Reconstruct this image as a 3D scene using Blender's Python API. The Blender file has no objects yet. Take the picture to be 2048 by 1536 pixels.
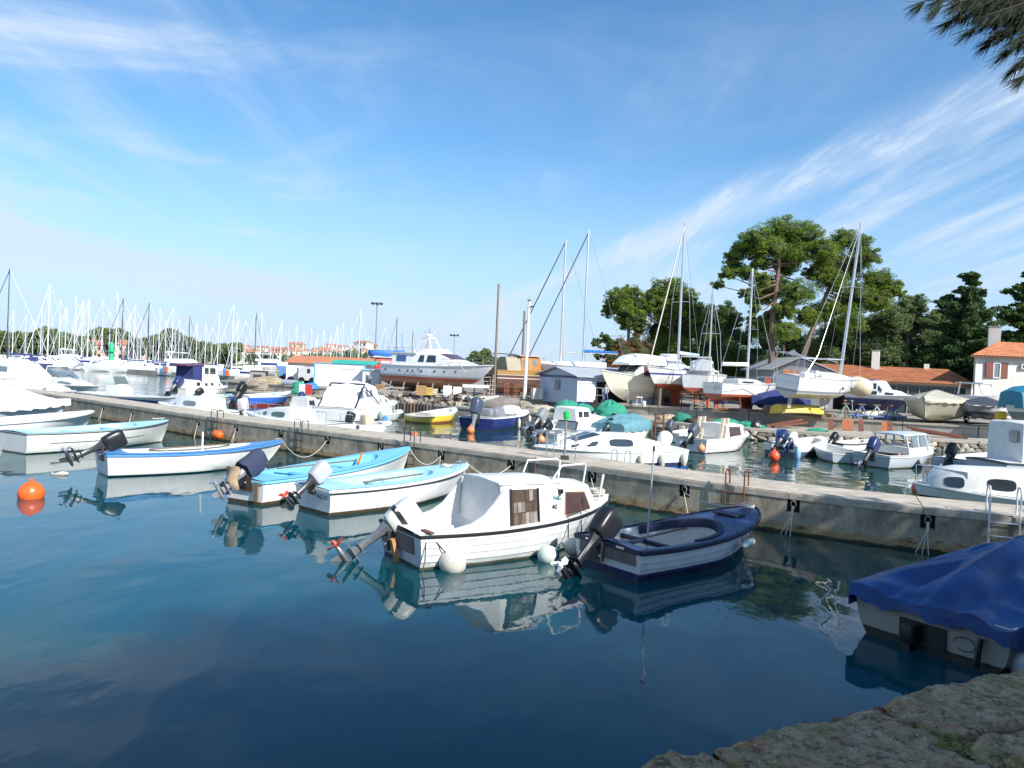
import bpy, math, random
import numpy as np
from mathutils import Vector, Matrix
random.seed(7); rng = np.random.default_rng(7)
S = bpy.context.scene; C = S.collection
rad = math.radians
# ---------------------------------------------------------------- camera
H = 3.2; F = 1500.0; ROLL = rad(2.45); PITCH = math.atan(27/1500)
f0 = Vector((0, math.cos(PITCH), -math.sin(PITCH))); r0 = Vector((1, 0, 0)); u0 = Vector((0, math.sin(PITCH), math.cos(PITCH)))
RC = math.cos(ROLL)*r0 + math.sin(ROLL)*u0; UC = -math.sin(ROLL)*r0 + math.cos(ROLL)*u0
cd = bpy.data.cameras.new('camera'); cam = bpy.data.objects.new('camera', cd); C.objects.link(cam)
cd.sensor_width = 36; cd.lens = 36*F/2048; cd.clip_end = 6000; cd.clip_start = 0.05
m = Matrix((RC, UC, -f0)).transposed().to_4x4(); m.translation = (0, 0, H); cam.matrix_world = m; S.camera = cam
def ray(px, py): return f0 + RC*((px-1024)/F) + UC*((768-py)/F)
def W(px, py, z=0.0):
    d = ray(px, py); return Vector((0, 0, H)) + d*((z-H)/d.z)
def P(px, py, dist):
    d = ray(px, py); return Vector((0, 0, H)) + d*(dist/d.y)
# ---------------------------------------------------------------- world + sun
SAZ = rad(47); SEL = rad(36)
SD = Vector((math.cos(SAZ)*math.cos(SEL), -math.sin(SAZ)*math.cos(SEL), math.sin(SEL)))
S.view_settings.view_transform = 'Standard'; S.view_settings.look = 'None'; S.view_settings.gamma = 1
S.view_settings.use_curve_mapping = False; S.view_settings.exposure = 0.56
S.render.engine = 'CYCLES'
def build_world():
    w = bpy.data.worlds.new('World'); S.world = w; w.use_nodes = True
    nt = w.node_tree; N = nt.nodes; K = nt.links; N.clear()
    out = N.new('ShaderNodeOutputWorld'); bg = N.new('ShaderNodeBackground'); K.new(bg.outputs[0], out.inputs[0])
    sky = N.new('ShaderNodeTexSky'); sky.sky_type = 'NISHITA'; sky.sun_disc = False
    sky.sun_elevation = SEL; sky.sun_rotation = math.atan2(SD.x, SD.y)
    sky.air_density = 1.0; sky.dust_density = 0.3; sky.ozone_density = 3.0
    bg.inputs[1].default_value = 0.14
    tc = N.new('ShaderNodeTexCoord'); sp = N.new('ShaderNodeSeparateXYZ'); K.new(tc.outputs['Generated'], sp.inputs[0])
    def math_(op, a, b=None, clamp=False):
        n = N.new('ShaderNodeMath'); n.operation = op; n.use_clamp = clamp
        for i, q in enumerate((a, b)):
            if q is None: continue
            if isinstance(q, (int, float)): n.inputs[i].default_value = q
            else: K.new(q, n.inputs[i])
        return n.outputs[0]
    z = math_('MAXIMUM', sp.outputs[2], 0.0); zz = math_('ADD', z, 0.06)
    u = math_('DIVIDE', sp.outputs[0], zz); v = math_('DIVIDE', sp.outputs[1], zz)
    cb = N.new('ShaderNodeCombineXYZ'); K.new(u, cb.inputs[0]); K.new(v, cb.inputs[1])
    def noise(rot, scl, loc, scale, detail, rough, dist):
        mp = N.new('ShaderNodeMapping'); mp.inputs['Rotation'].default_value = (0, 0, rot); mp.inputs['Scale'].default_value = scl; mp.inputs['Location'].default_value = loc
        K.new(cb.outputs[0], mp.inputs[0]); n = N.new('ShaderNodeTexNoise'); K.new(mp.outputs[0], n.inputs[0])
        n.inputs['Scale'].default_value = scale; n.inputs['Detail'].default_value = detail; n.inputs['Roughness'].default_value = rough; n.inputs['Distortion'].default_value = dist
        return n.outputs[0]
    def ramp(x, a, b, smooth=True):
        n = N.new('ShaderNodeMapRange'); n.interpolation_type = 'SMOOTHSTEP' if smooth else 'LINEAR'
        n.inputs[1].default_value = a; n.inputs[2].default_value = b; K.new(x, n.inputs[0]); return n.outputs[0]
    # long cirrus streaks that run away towards one point of the horizon
    up = math_('ADD', math_('MULTIPLY', u, .951), math_('MULTIPLY', v, .309))
    s1 = ramp(noise(rad(-18), (1.0, .10, 1), (3.1, .4, 0), 2.6, 9, .62, .35), .41, .72)
    s2 = ramp(noise(rad(-18), (1.0, .16, 1), (7.7, 2.1, 0), 8.0, 7, .7, .5), .42, .74)
    wob = math_('MULTIPLY', math_('SUBTRACT', noise(rad(-18), (1, .3, 1), (1, 1, 0), 1.6, 4, .6, 0), .5), .35)
    main = math_('MULTIPLY', ramp(math_('MULTIPLY', math_('ABSOLUTE', math_('SUBTRACT', math_('ADD', up, wob), 1.96)), -1.0), -.24, .0), math_('ADD', math_('MULTIPLY', s2, .75), .35))
    right = ramp(up, 1.65, 2.15); left = math_('MULTIPLY', ramp(math_('MULTIPLY', up, -1.0), -.6, .5), .75)
    patch = ramp(noise(rad(20), (.8, .5, 1), (4.65, 5.2, 0), 1.3, 4, .55, .3), .46, .68)
    reg = math_('MAXIMUM', math_('MULTIPLY', right, math_('ADD', .6, math_('MULTIPLY', patch, .4))), math_('MAXIMUM', math_('MULTIPLY', left, .35), math_('MULTIPLY', patch, .25)))
    st = math_('ADD', math_('MULTIPLY', main, 1.0), math_('MULTIPLY', math_('ADD', math_('MULTIPLY', s1, .85), math_('MULTIPLY', math_('MULTIPLY', s2, s1), .8)), reg))
    soft = math_('MULTIPLY', math_('MULTIPLY', ramp(noise(rad(40), (.6, .8, 1), (5.3, .2, 0), 1.5, 7, .6, .6), .45, .80), math_('ADD', left, .12)), 1.15)
    cl = math_('ADD', st, soft)
    # pale veil near the horizon with a soft slanting band
    dz = math_('ADD', sp.outputs[2], math_('MULTIPLY', sp.outputs[0], .12))
    veil = math_('MULTIPLY', ramp(math_('MULTIPLY', sp.outputs[2], -1.0), -.30, -.0), .85)
    band = math_('MULTIPLY', math_('MULTIPLY', ramp(math_('MULTIPLY', math_('ABSOLUTE', math_('SUBTRACT', dz, .048)), -1.0), -.042, .0), ramp(math_('MULTIPLY', sp.outputs[0], -1.0), -.1, .4)), .95)
    cl = math_('ADD', cl, math_('MULTIPLY', band, 1.0))
    cl = math_('MINIMUM', cl, .85)
    hs = N.new('ShaderNodeHueSaturation'); K.new(sky.outputs[0], hs.inputs['Color']); hs.inputs['Hue'].default_value = .497; hs.inputs['Saturation'].default_value = 1.2; hs.inputs['Value'].default_value = .92
    m0 = N.new('ShaderNodeMixRGB'); K.new(veil, m0.inputs[0]); K.new(hs.outputs[0], m0.inputs[1]); m0.inputs[2].default_value = (2.35, 3.3, 4.6, 1)
    m1 = N.new('ShaderNodeMixRGB'); K.new(cl, m1.inputs[0]); K.new(m0.outputs[0], m1.inputs[1]); m1.inputs[2].default_value = (3.45, 4.1, 5.0, 1)
    K.new(m1.outputs[0], bg.inputs[0])
build_world()
sl = bpy.data.lights.new('sun', 'SUN'); sl.energy = 4.9; sl.angle = rad(.53); sl.color = (1, .955, .88)
so = bpy.data.objects.new('sun', sl); C.objects.link(so); so.rotation_euler = SD.to_track_quat('Z', 'Y').to_euler(); so.location = (30, -30, 40)
# ---------------------------------------------------------------- materials
MC = {}
def M(name, col, rough=.5, metal=0.0, var=.12, scale=3.0, bump=0.0, bscale=20, dirt=None, damt=.0, spec=.5, stretch=None, alpha=1.0, trans=0.0):
    if name in MC: return MC[name]
    mt = bpy.data.materials.new(name); mt.use_nodes = True; nt = mt.node_tree; N = nt.nodes; K = nt.links
    b = N['Principled BSDF']; b.inputs['Roughness'].default_value = rough; b.inputs['Metallic'].default_value = metal
    b.inputs['Specular IOR Level'].default_value = spec
    if trans: b.inputs['Transmission Weight'].default_value = trans
    if alpha < 1: b.inputs['Alpha'].default_value = alpha
    tc = N.new('ShaderNodeTexCoord'); src = tc.outputs['Object']
    if stretch:
        mp = N.new('ShaderNodeMapping'); mp.inputs['Scale'].default_value = stretch; K.new(src, mp.inputs[0]); src = mp.outputs[0]
    n = N.new('ShaderNodeTexNoise'); n.inputs['Scale'].default_value = scale; n.inputs['Detail'].default_value = 6; n.inputs['Roughness'].default_value = .65; K.new(src, n.inputs[0])
    mr = N.new('ShaderNodeMapRange'); K.new(n.outputs[0], mr.inputs[0]); mr.inputs[1].default_value = .25; mr.inputs[2].default_value = .75
    mr.inputs[3].default_value = 1-var; mr.inputs[4].default_value = 1+var*.6
    mx = N.new('ShaderNodeVectorMath'); mx.operation = 'SCALE'; mx.inputs[0].default_value = col[:3]; K.new(mr.outputs[0], mx.inputs['Scale'])
    last = mx.outputs[0]
    if dirt:
        n2 = N.new('ShaderNodeTexNoise'); n2.inputs['Scale'].default_value = scale*.7; n2.inputs['Detail'].default_value = 8; n2.inputs['Roughness'].default_value = .75; K.new(src, n2.inputs[0])
        m2 = N.new('ShaderNodeMapRange'); K.new(n2.outputs[0], m2.inputs[0]); m2.inputs[1].default_value = .45; m2.inputs[2].default_value = .72; m2.inputs[4].default_value = damt
        mm = N.new('ShaderNodeMixRGB'); K.new(m2.outputs[0], mm.inputs[0]); K.new(last, mm.inputs[1]); mm.inputs[2].default_value = (*dirt, 1); last = mm.outputs[0]
    K.new(last, b.inputs['Base Color'])
    if bump:
        n3 = N.new('ShaderNodeTexNoise'); n3.inputs['Scale'].default_value = bscale; n3.inputs['Detail'].default_value = 6; K.new(src, n3.inputs[0])
        bp = N.new('ShaderNodeBump'); bp.inputs['Strength'].default_value = bump; bp.inputs['Distance'].default_value = .02; K.new(n3.outputs[0], bp.inputs['Height']); K.new(bp.outputs[0], b.inputs['Normal'])
    MC[name] = mt; return mt
def MH(name, bands, rough=.3, grime=.25):
    """hull paint: bands = [(z_from, colour), ...] by height on the boat, lowest first"""
    if name in MC: return MC[name]
    mt = bpy.data.materials.new(name); mt.use_nodes = True; nt = mt.node_tree; N = nt.nodes; K = nt.links
    b = N['Principled BSDF']; b.inputs['Roughness'].default_value = rough
    tc = N.new('ShaderNodeTexCoord'); sp = N.new('ShaderNodeSeparateXYZ'); K.new(tc.outputs['Object'], sp.inputs[0])
    n = N.new('ShaderNodeTexNoise'); n.inputs['Scale'].default_value = 2.5; n.inputs['Detail'].default_value = 8; n.inputs['Roughness'].default_value = .7
    mp = N.new('ShaderNodeMapping'); mp.inputs['Scale'].default_value = (2.2, 2.2, .7); K.new(tc.outputs['Object'], mp.inputs[0]); K.new(mp.outputs[0], n.inputs[0])
    ma = N.new('ShaderNodeMath'); ma.operation = 'MULTIPLY_ADD'; K.new(n.outputs[0], ma.inputs[0]); ma.inputs[1].default_value = .03; K.new(sp.outputs[2], ma.inputs[2])
    last = None
    for i, (z0, col) in enumerate(bands):
        if i == 0:
            q = N.new('ShaderNodeRGB'); q.outputs[0].default_value = (*col, 1); last = q.outputs[0]; continue
        g = N.new('ShaderNodeMapRange'); g.inputs[1].default_value = z0+.012; g.inputs[2].default_value = z0+.020; K.new(ma.outputs[0], g.inputs[0])
        mm = N.new('ShaderNodeMixRGB'); K.new(g.outputs[0], mm.inputs[0]); K.new(last, mm.inputs[1]); mm.inputs[2].default_value = (*col, 1); last = mm.outputs[0]
    m2 = N.new('ShaderNodeMapRange'); K.new(n.outputs[0], m2.inputs[0]); m2.inputs[1].default_value = .42; m2.inputs[2].default_value = .8; m2.inputs[4].default_value = grime
    mm = N.new('ShaderNodeMixRGB'); K.new(m2.outputs[0], mm.inputs[0]); K.new(last, mm.inputs[1]); mm.inputs[2].default_value = (.20, .19, .15, 1)
    # weed and scum line just above the water
    w2 = N.new('ShaderNodeMapRange'); K.new(ma.outputs[0], w2.inputs[0]); w2.inputs[1].default_value = .10; w2.inputs[2].default_value = .02; w2.inputs[4].default_value = .45
    m3 = N.new('ShaderNodeMixRGB'); K.new(w2.outputs[0], m3.inputs[0]); K.new(mm.outputs[0], m3.inputs[1]); m3.inputs[2].default_value = (.07, .075, .03, 1)
    K.new(m3.outputs[0], b.inputs['Base Color'])
    MC[name] = mt; return mt
white = M('white_gelcoat', (.80, .80, .78), .25, dirt=(.30, .28, .23), damt=.30, var=.06)
cream = M('cream_gelcoat', (.74, .72, .63), .3, dirt=(.3, .27, .2), damt=.25)
offwhite = M('chalky_white_paint', (.72, .72, .70), .45, dirt=(.28, .27, .24), damt=.35)
ltblue = M('light_blue_paint', (.17, .50, .72), .4, var=.10, dirt=(.45, .5, .5), damt=.12)
paleblue = M('pale_blue_paint', (.36, .64, .78), .4, var=.08, dirt=(.5, .5, .48), damt=.25)
midblue = M('mid_blue_paint', (.07, .24, .55), .38, var=.15, dirt=(.25, .35, .5), damt=.25)
navy = M('navy_paint', (.018, .035, .12), .32, var=.25, dirt=(.10, .12, .2), damt=.3)
navyflat = M('worn_navy_trim', (.016, .022, .06), .55, var=.3)
black = M('black_plastic', (.015, .016, .018), .35, var=.3)
dkgrey = M('dark_grey_metal', (.05, .055, .06), .35, .3, var=.3)
grey = M('grey_plastic', (.22, .23, .25), .45, var=.15)
alu = M('aluminium', (.62, .64, .67), .35, .8, var=.12)
steel = M('stainless_tube', (.66, .67, .69), .25, .9, var=.1)
glass = M('dark_window_glass', (.03, .04, .05), .06, var=.3, spec=.8)
paleglass = M('milky_window', (.16, .20, .22), .12, var=.3, spec=.8)
brownglass = M('brown_tinted_window', (.055, .022, .016), .08, var=.45, scale=6, spec=.7)
rust = M('rusty_iron', (.18, .065, .03), .8, var=.5, scale=9, bump=.4)
redox = M('red_antifouling', (.42, .09, .045), .7, var=.25, dirt=(.2, .08, .06), damt=.4)
wood = M('weathered_wood', (.20, .14, .09), .75, var=.4, scale=5, stretch=(1, 8, 8), bump=.3)
dkwood = M('dark_wet_wood', (.07, .045, .03), .7, var=.5, scale=5, stretch=(1, 8, 8), bump=.3)
greyply = M('grey_plywood', (.17, .15, .13), .8, var=.35, scale=6, bump=.2)
varnish = M('varnished_wood', (.42, .19, .055), .35, var=.3, scale=4, stretch=(1, 6, 6))
orange = M('orange_float_plastic', (.85, .13, .02), .35, var=.15)
ropew = M('white_rope', (.60, .57, .50), .9, var=.25, scale=30)
ropeb = M('dark_rope', (.06, .07, .07), .9, var=.25, scale=30)
fendw = M('grimy_white_fender', (.62, .60, .54), .45, var=.2, scale=5, dirt=(.22, .16, .10), damt=.6)
fendp = M('pale_green_fender', (.58, .68, .62), .4, var=.12, scale=5, dirt=(.3, .3, .22), damt=.3)
canvasb = M('navy_canvas', (.025, .04, .15), .85, var=.25, bump=.2)
canvasw = M('white_canvas', (.80, .80, .79), .8, var=.06, bump=.15)
tealc = M('teal_canvas', (.10, .25, .30), .8, var=.15, bump=.2, dirt=(.22, .36, .38), damt=.4)
tarpb = M('blue_tarpaulin', (.006, .048, .20), .42, var=.4, scale=2.2, bump=.6, bscale=7, dirt=(.015, .13, .36), damt=.6)
netg = M('green_fishing_net', (.03, .29, .19), .9, var=.5, scale=12, bump=1, bscale=60)
yellowp = M('yellow_paint', (.78, .58, .06), .45, var=.15, dirt=(.4, .32, .12), damt=.4)
redp = M('red_paint', (.50, .04, .04), .45, var=.2)
# ---------------------------------------------------------------- mesh builder
class MB:
    def __init__(s, mat=None): s.v = []; s.f = []; s.m = mat
    def add(s, vs, fs):
        o = len(s.v)
        for p in vs:
            p = Vector(p)
            if s.m is not None: p = s.m @ p
            s.v.append(tuple(p))
        for f in fs: s.f.append(tuple(i+o for i in f))
        return s
    def box(s, c, d, rz=0, ry=0, taper=1.0):
        x, y, z = d[0]/2, d[1]/2, d[2]/2; vs = []
        R = Matrix.Rotation(rz, 3, 'Z') @ Matrix.Rotation(ry, 3, 'Y')
        for zz, k in ((-z, 1), (z, taper)):
            for xx, yy in ((-x, -y), (x, -y), (x, y), (-x, y)): vs.append(R @ Vector((xx*k, yy*k, zz)) + Vector(c))
        return s.add(vs, [(0, 3, 2, 1), (4, 5, 6, 7), (0, 1, 5, 4), (1, 2, 6, 5), (2, 3, 7, 6), (3, 0, 4, 7)])
    def rbox(s, c, d, e=.15, rz=0, ry=0, n=4):
        """rounded box: superellipse rings"""
        R = Matrix.Rotation(rz, 3, 'Z') @ Matrix.Rotation(ry, 3, 'Y'); rings = []
        for k in (-1, -.86, -.4, .4, .86, 1):
            sc = {1: .72, .86: .94, .4: 1}[abs(k)]; ring = []
            for i in range(16):
                a = 2*math.pi*(i+.5)/16; ca, sa = math.cos(a), math.sin(a)
                q = .45
                ring.append(R @ Vector((d[0]/2*sc*math.copysign(abs(ca)**q, ca), d[1]/2*sc*math.copysign(abs(sa)**q, sa), d[2]/2*k)) + Vector(c))
            rings.append(ring)
        return s.loft(rings)
    def loft(s, rings, closed=True, cap=True):
        n = len(rings[0]); vs = [p for r in rings for p in r]; fs = []
        for i in range(len(rings)-1):
            for j in range(n if closed else n-1):
                k = (j+1) % n; fs.append((i*n+j, i*n+k, (i+1)*n+k, (i+1)*n+j))
        if cap and closed:
            fs.append(tuple(range(n-1, -1, -1))); fs.append(tuple((len(rings)-1)*n+j for j in range(n)))
        return s.add(vs, fs)
    def tube(s, pts, r, n=6, cap=True):
        pts = [Vector(p) for p in pts]; rings = []; up = Vector((0, 0, 1))
        prev = None
        for i, p in enumerate(pts):
            t = (pts[min(i+1, len(pts)-1)] - pts[max(i-1, 0)])
            if t.length < 1e-9: t = Vector((0, 0, 1))
            t.normalize()
            if prev is None:
                a = up if abs(t.dot(up)) < .95 else Vector((1, 0, 0)); u = t.cross(a).normalized()
            else: u = (prev - t*prev.dot(t)).normalized()
            prev = u; v = t.cross(u); rr = r[i] if isinstance(r, (list, tuple)) else r
            rings.append([p + (u*math.cos(2*math.pi*j/n) + v*math.sin(2*math.pi*j/n))*rr for j in range(n)])
        return s.loft(rings, True, cap)
    def lathe(s, prof, n=16, c=(0, 0, 0), axis=None):
        rings = []; R = Vector(axis).to_track_quat('Z', 'Y').to_matrix() if axis is not None else Matrix.Identity(3)
        for r, z in prof: rings.append([R @ Vector((r*math.cos(2*math.pi*j/n), r*math.sin(2*math.pi*j/n), z)) + Vector(c) for j in range(n)])
        return s.loft(rings)
    def ball(s, c, r, n=14, sz=1.0):
        return s.lathe([(max(r*math.sin(math.pi*i/8), .001), -r*sz*math.cos(math.pi*i/8)) for i in range(9)], n, c)
    def panel(s, q, th=.012, rnd=0, n=16, lift=.004):
        """slab whose face is quad q (4 corners), corners rounded if rnd; stands proud of the face it is laid on"""
        q = [Vector(a) for a in q]; nrm = ((q[1]-q[0]).cross(q[3]-q[0])).normalized()
        if rnd:
            pts = []
            for i in range(n):
                a = 2*math.pi*(i+.5)/n; e = rnd
                u = math.copysign(abs(math.cos(a))**e, math.cos(a))*.5+.5; v = math.copysign(abs(math.sin(a))**e, math.sin(a))*.5+.5
                pts.append(q[0]*(1-u)*(1-v)+q[1]*u*(1-v)+q[2]*u*v+q[3]*(1-u)*v)
        else: pts = q
        k = len(pts); a = [p - nrm*.01 for p in pts]; b = [p + nrm*(th+lift) for p in pts]
        fs = [tuple(range(k, 2*k))] + [(i, (i+1) % k, k+(i+1) % k, k+i) for i in range(k)]
        return s.add(a+b, fs)
    def build(s, name, mat, parent=None, sharp=35, smooth=True):
        me = bpy.data.meshes.new(name); me.from_pydata(s.v, [], s.f); me.validate()
        if smooth:
            me.polygons.foreach_set('use_smooth', [True]*len(me.polygons)); me.set_sharp_from_angle(angle=rad(sharp))
        o = bpy.data.objects.new(name, me); C.objects.link(o)
        if mat: me.materials.append(mat)
        if parent: o.parent = parent
        return o
def thing(name, label, cat, loc=(0, 0, 0), rz=0, group=None):
    o = bpy.data.objects.new(name, None); o.empty_display_size = .2; C.objects.link(o); o.location = loc; o.rotation_euler = (0, 0, rz)
    o['label'] = label; o['category'] = cat
    if group: o['group'] = group
    return o
def tag(o, label, cat, group=None, kind=None):
    if label: o['label'] = label
    if cat: o['category'] = cat
    if group: o['group'] = group
    if kind: o['kind'] = kind
    return o
KIDS = {}
def dup(root, loc=None, rz=None, label=None, scale=None):
    r = root.copy(); C.objects.link(r)
    if loc is not None: r.location = loc
    if rz is not None: r.rotation_euler = (0, 0, rz)
    if label: r['label'] = label
    if scale is not None: r.scale = scale if isinstance(scale, tuple) else (scale,)*3
    for ch in list(root.children):
        c = ch.copy(); C.objects.link(c); c.parent = r
        for g in ch.children:
            d = g.copy(); C.objects.link(d); d.parent = c
    return r
def sag(a, b, drop, n=10, jit=0.0):
    a, b = Vector(a), Vector(b); return [a.lerp(b, i/n) - Vector((0, 0, drop*4*(i/n)*(1-i/n))) + Vector((random.uniform(-jit, jit), random.uniform(-jit, jit), 0)) for i in range(n+1)]
def text_mesh(txt, name, mat, parent, origin, xdir, updir, size, th=.004):
    cu = bpy.data.curves.new(name, 'FONT'); cu.body = txt; cu.size = size; cu.extrude = th; cu.resolution_u = 3
    t = bpy.data.objects.new(name, cu); C.objects.link(t); bpy.context.view_layer.update()
    me = bpy.data.meshes.new_from_object(t); bpy.data.objects.remove(t)
    o = bpy.data.objects.new(name, me); C.objects.link(o); me.materials.clear(); me.materials.append(mat)
    x = Vector(xdir).normalized(); u = Vector(updir); nz = x.cross(u).normalized(); u = nz.cross(x)
    mm = Matrix((x, u, nz)).transposed()
    for v in me.vertices: v.co = mm @ v.co + Vector(origin)
    o.parent = parent; return o
# ---------------------------------------------------------------- boats
class Hull:
    def __init__(s, root, L, B, h0, h1, mat, draft=.25, rake=.4, tr=.8, dip=.04, tm=.42, p=2.1, q=.85, clinker=0, trk=.06, z0=0, flare=.8, name='hull', fore=.3, deadrise=.08):
        s.root, s.L, s.B, s.h0, s.h1, s.draft, s.rake, s.tr, s.dip, s.tm, s.p, s.q, s.trk, s.z0, s.flare = root, L, B, h0, h1, draft, rake, tr, dip, tm, p, q, trk, z0, flare
        s.fore = fore
        g0 = [(0, .01, 0), (.15, .62-deadrise*2, .10), (.3, .84, .27), (.45, .93, .45), (.6, .965, .6), (.75, .985, .75), (.88, .995, .88), (1, 1, 1)]
        rows = []
        for i, (v, g, zf) in enumerate(g0):
            if clinker and i >= 2 and i < 7: rows.append((v, g, zf, 0)); rows.append((v, g, zf+.002, 0.013 if i > 2 else 0))
            else: rows.append((v, g, zf, 0))
        n = 26; b = MB(); rings = []
        for i in range(n):
            t = (i/(n-1)); t = t if t < .6 else .6+.4*math.sin((t-.6)/.4*math.pi/2)
            right = []
            for v, g, zf, off in rows: right.append(s.pt(t, v, g, zf, off))
            ring = [Vector((a.x, -a.y, a.z)) for a in reversed(right)] + right
            rings.append(ring)
        b.loft(rings, closed=False)
        k = len(rings[0]); b.f.append(tuple(range(k)))
        # stem cap
        s.obj = b.build(name, mat, root, sharp=30)
    def bm(s, t):
        if t <= s.tm: k = s.tr + (1-s.tr)*math.sin(math.pi/2*t/s.tm)
        else: k = max(0, 1-((t-s.tm)/(1-s.tm))**s.p)**s.q
        return s.B/2*k
    def sh(s, t): return s.z0 + s.h0+(s.h1-s.h0)*t**2 - s.dip*math.sin(math.pi*t)
    def pt(s, t, v, g, zf, off=0):
        a = max(0, (t-.5)/.5)*s.flare; gg = g*(1-a)+(v**1.15)*a
        k = s.z0 - s.draft + (s.draft*s.fore*2)*max(0, (t-.6)/.4)**2
        z = k+(s.sh(t)-k)*zf
        x = t*(s.L-s.rake*(1-zf)**1.3) - s.trk*zf*(1-t)**6
        return Vector((x, max(s.bm(t)*gg+off*(1 if t < .985 else 0), .012), z))
    def sheer(s, t, inset=0, dz=0, sg=1):
        return Vector((t*s.L - s.trk*(1-t)**6 - (inset if t > .995 else 0)*.5, sg*max(s.bm(t)-inset, 0), s.sh(t)+dz))
    def rail(s, mat, w=.045, h=.05, dz=-.03, name='rub_rail', t0=0, transom=True):
        ts = [t0+(1-t0)*math.sin(i/24*math.pi/2) for i in range(25)]
        path = [s.sheer(t, 0, dz, -1) for t in ts] + [s.sheer(t, 0, dz, 1) for t in reversed(ts[:-1])]
        b = MB(); rings = []
        for i, p in enumerate(path):
            t = path[min(i+1, len(path)-1)]-path[max(i-1, 0)]; t.z = 0; t.normalize(); nn = Vector((t.y, -t.x, 0))
            rings.append([p+nn*(w)+Vector((0, 0, h*.3)), p+nn*(w)-Vector((0, 0, h*.4)), p+nn*w*.5-Vector((0, 0, h*.6)), p-nn*w*.3-Vector((0, 0, h*.6)), p-nn*w*.3+Vector((0, 0, h*.6)), p+nn*w*.5+Vector((0, 0, h*.6))])
        b.loft(rings)
        if transom and t0 == 0: a, c = path[0], path[-1]; b.box((a+c)/2, (w*1.1, abs(a.y-c.y), h))
        return b.build(name, mat, s.root)
    def deck(s, mat, liner, w=.16, fd=.72, tc=.55, ta=.04, zf=.12, camber=.03, name='deck', floor=None):
        """deck with an open well from ta to fd, rounded at the fore end"""
        def iy(t):
            y = max(s.bm(t)-w, 0)
            if t > tc: y *= math.sqrt(max(0, 1-((t-tc)/(fd-tc))**2.6))
            return y
        op = fd > ta
        ts = []
        if op:
            ts = [(0, 0)]+[(ta, 0), (ta, 1)]+[(ta+(tc-ta)*i/8, 1) for i in range(1, 9)]+[(tc+(fd-tc)*math.sin(i/10*math.pi/2), 1) for i in range(1, 11)]
            ts += [(fd+(1-fd)*i/8, 0) for i in range(1, 9)]
        else: ts = [(i/20, 0) for i in range(21)]
        b = MB(); rings = []
        for t, o in ts:
            y = s.bm(t); i_ = iy(t) if o else 0; z = s.sh(t)+.012; x = s.sheer(t).x
            c = camber*(1-(i_/max(y, .01))**2) if y > .02 else 0
            rings.append([(x, -y, z), (x, -(y+i_)/2, z+c*.7), (x, -i_, z+c), (x, i_, z+c), (x, (y+i_)/2, z+c*.7), (x, y, z)])
        n = 6; vs = [p for r in rings for p in r]; fs = []
        for i in range(len(rings)-1):
            for j in range(5):
                if j == 2 and (ts[i][1] and ts[i+1][1]): continue
                if j == 2 and ts[i][0] != ts[i+1][0] and (ts[i][1] != ts[i+1][1]) and ts[i+1][0] > fd-1e-6 and ts[i][1] == 0: pass
                if ts[i][0] == ts[i+1][0]: continue
                fs.append((i*n+j, i*n+j+1, (i+1)*n+j+1, (i+1)*n+j))
        b.add(vs, fs); d = b.build(name, mat, s.root)
        if op:
            b = MB(); rings = []
            ot = [t for t, o in ts if o]
            zf0 = s.z0+zf
            for t in ot:
                y = iy(t); z = s.sh(t)+.012+camber*(1-(y/max(s.bm(t), .01))**2); x = s.sheer(t).x
                yb = max(y-.05, 0)*.88
                rings.append([(x, -y, z), (x, -y*.98, z-.05), (x, -yb, zf0), (x, 0, zf0), (x, yb, zf0), (x, y*.98, z-.05), (x, y, z)])
            b.loft(rings, closed=False); b.f.append(tuple(range(6, -1, -1)))
            b.build('cockpit_liner', liner, s.root)
        return d
    def thwart(s, t, mat, w=.2, dz=-.12, th=.03, inset=.1):
        p = s.sheer(t); MB().box((p.x, 0, p.z+dz), (w, 2*(s.bm(t)-inset), th)).build('thwart', mat, s.root)
    def cover(s, mat, zr, t0=0.0, t1=1.0, drop=.14, n=40, wr=.03, conv=.5, name='canvas_cover', seed=1, k=14, back=0.06, hem=0.03, fold=0.0, ft=.3, bd=.9):
        r = random.Random(seed); b = MB(); rings = []
        ph = [r.uniform(0, 6) for _ in range(8)]
        for i in range(n+1):
            t = t0+(t1-t0)*i/n; y = s.bm(min(t, 1))+.04; z = s.sh(t); x = s.sheer(t).x - (back if i == 0 else 0) + (.04 if i == n and t1 >= 1 else 0)
            R = zr(t); row = []
            for j in range(-k, k+1):
                u = j/k; a = abs(u)
                hemz = drop+hem*math.sin(9*t*s.L+ph[0])+hem*.6*math.sin(17*t*s.L+ph[1])
                if a > .86: q = (a-.86)/.14; yy = y+.012*math.sin(14*t*s.L+ph[2])*q; zz = z+.02-hemz*q
                else:
                    q = 1-a/.86; yy = y*(a/.86); zz = z+.02+(R-z)*(q**conv*(1-.35*q*(1-q)))
                    zz += wr*math.sin(5*t*s.L+9*u+ph[3])*math.sin(math.pi*a/.86)+wr*.6*math.sin(13*t*s.L*(.3+a)+ph[4]+4*u)*math.sin(math.pi*a/.86)*1.2
                if fold:
                    an = math.atan2(u*1.3, (t-ft)*2.2); q2 = min(1, math.hypot(u, (t-ft)*2))*(1 if a < .86 else 1-.6*(a-.86)/.14)
                    zz += fold*(abs(math.sin(an*3.5+ph[5]+.6*math.sin(t*6)))-.55)*q2+fold*.5*(abs(math.sin(an*8+ph[6]))-.5)*q2*math.sin(math.pi*min(1, a))
                row.append((x, math.copysign(yy, u), zz))
            rings.append(row)
        b.loft(rings, closed=False)
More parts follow.
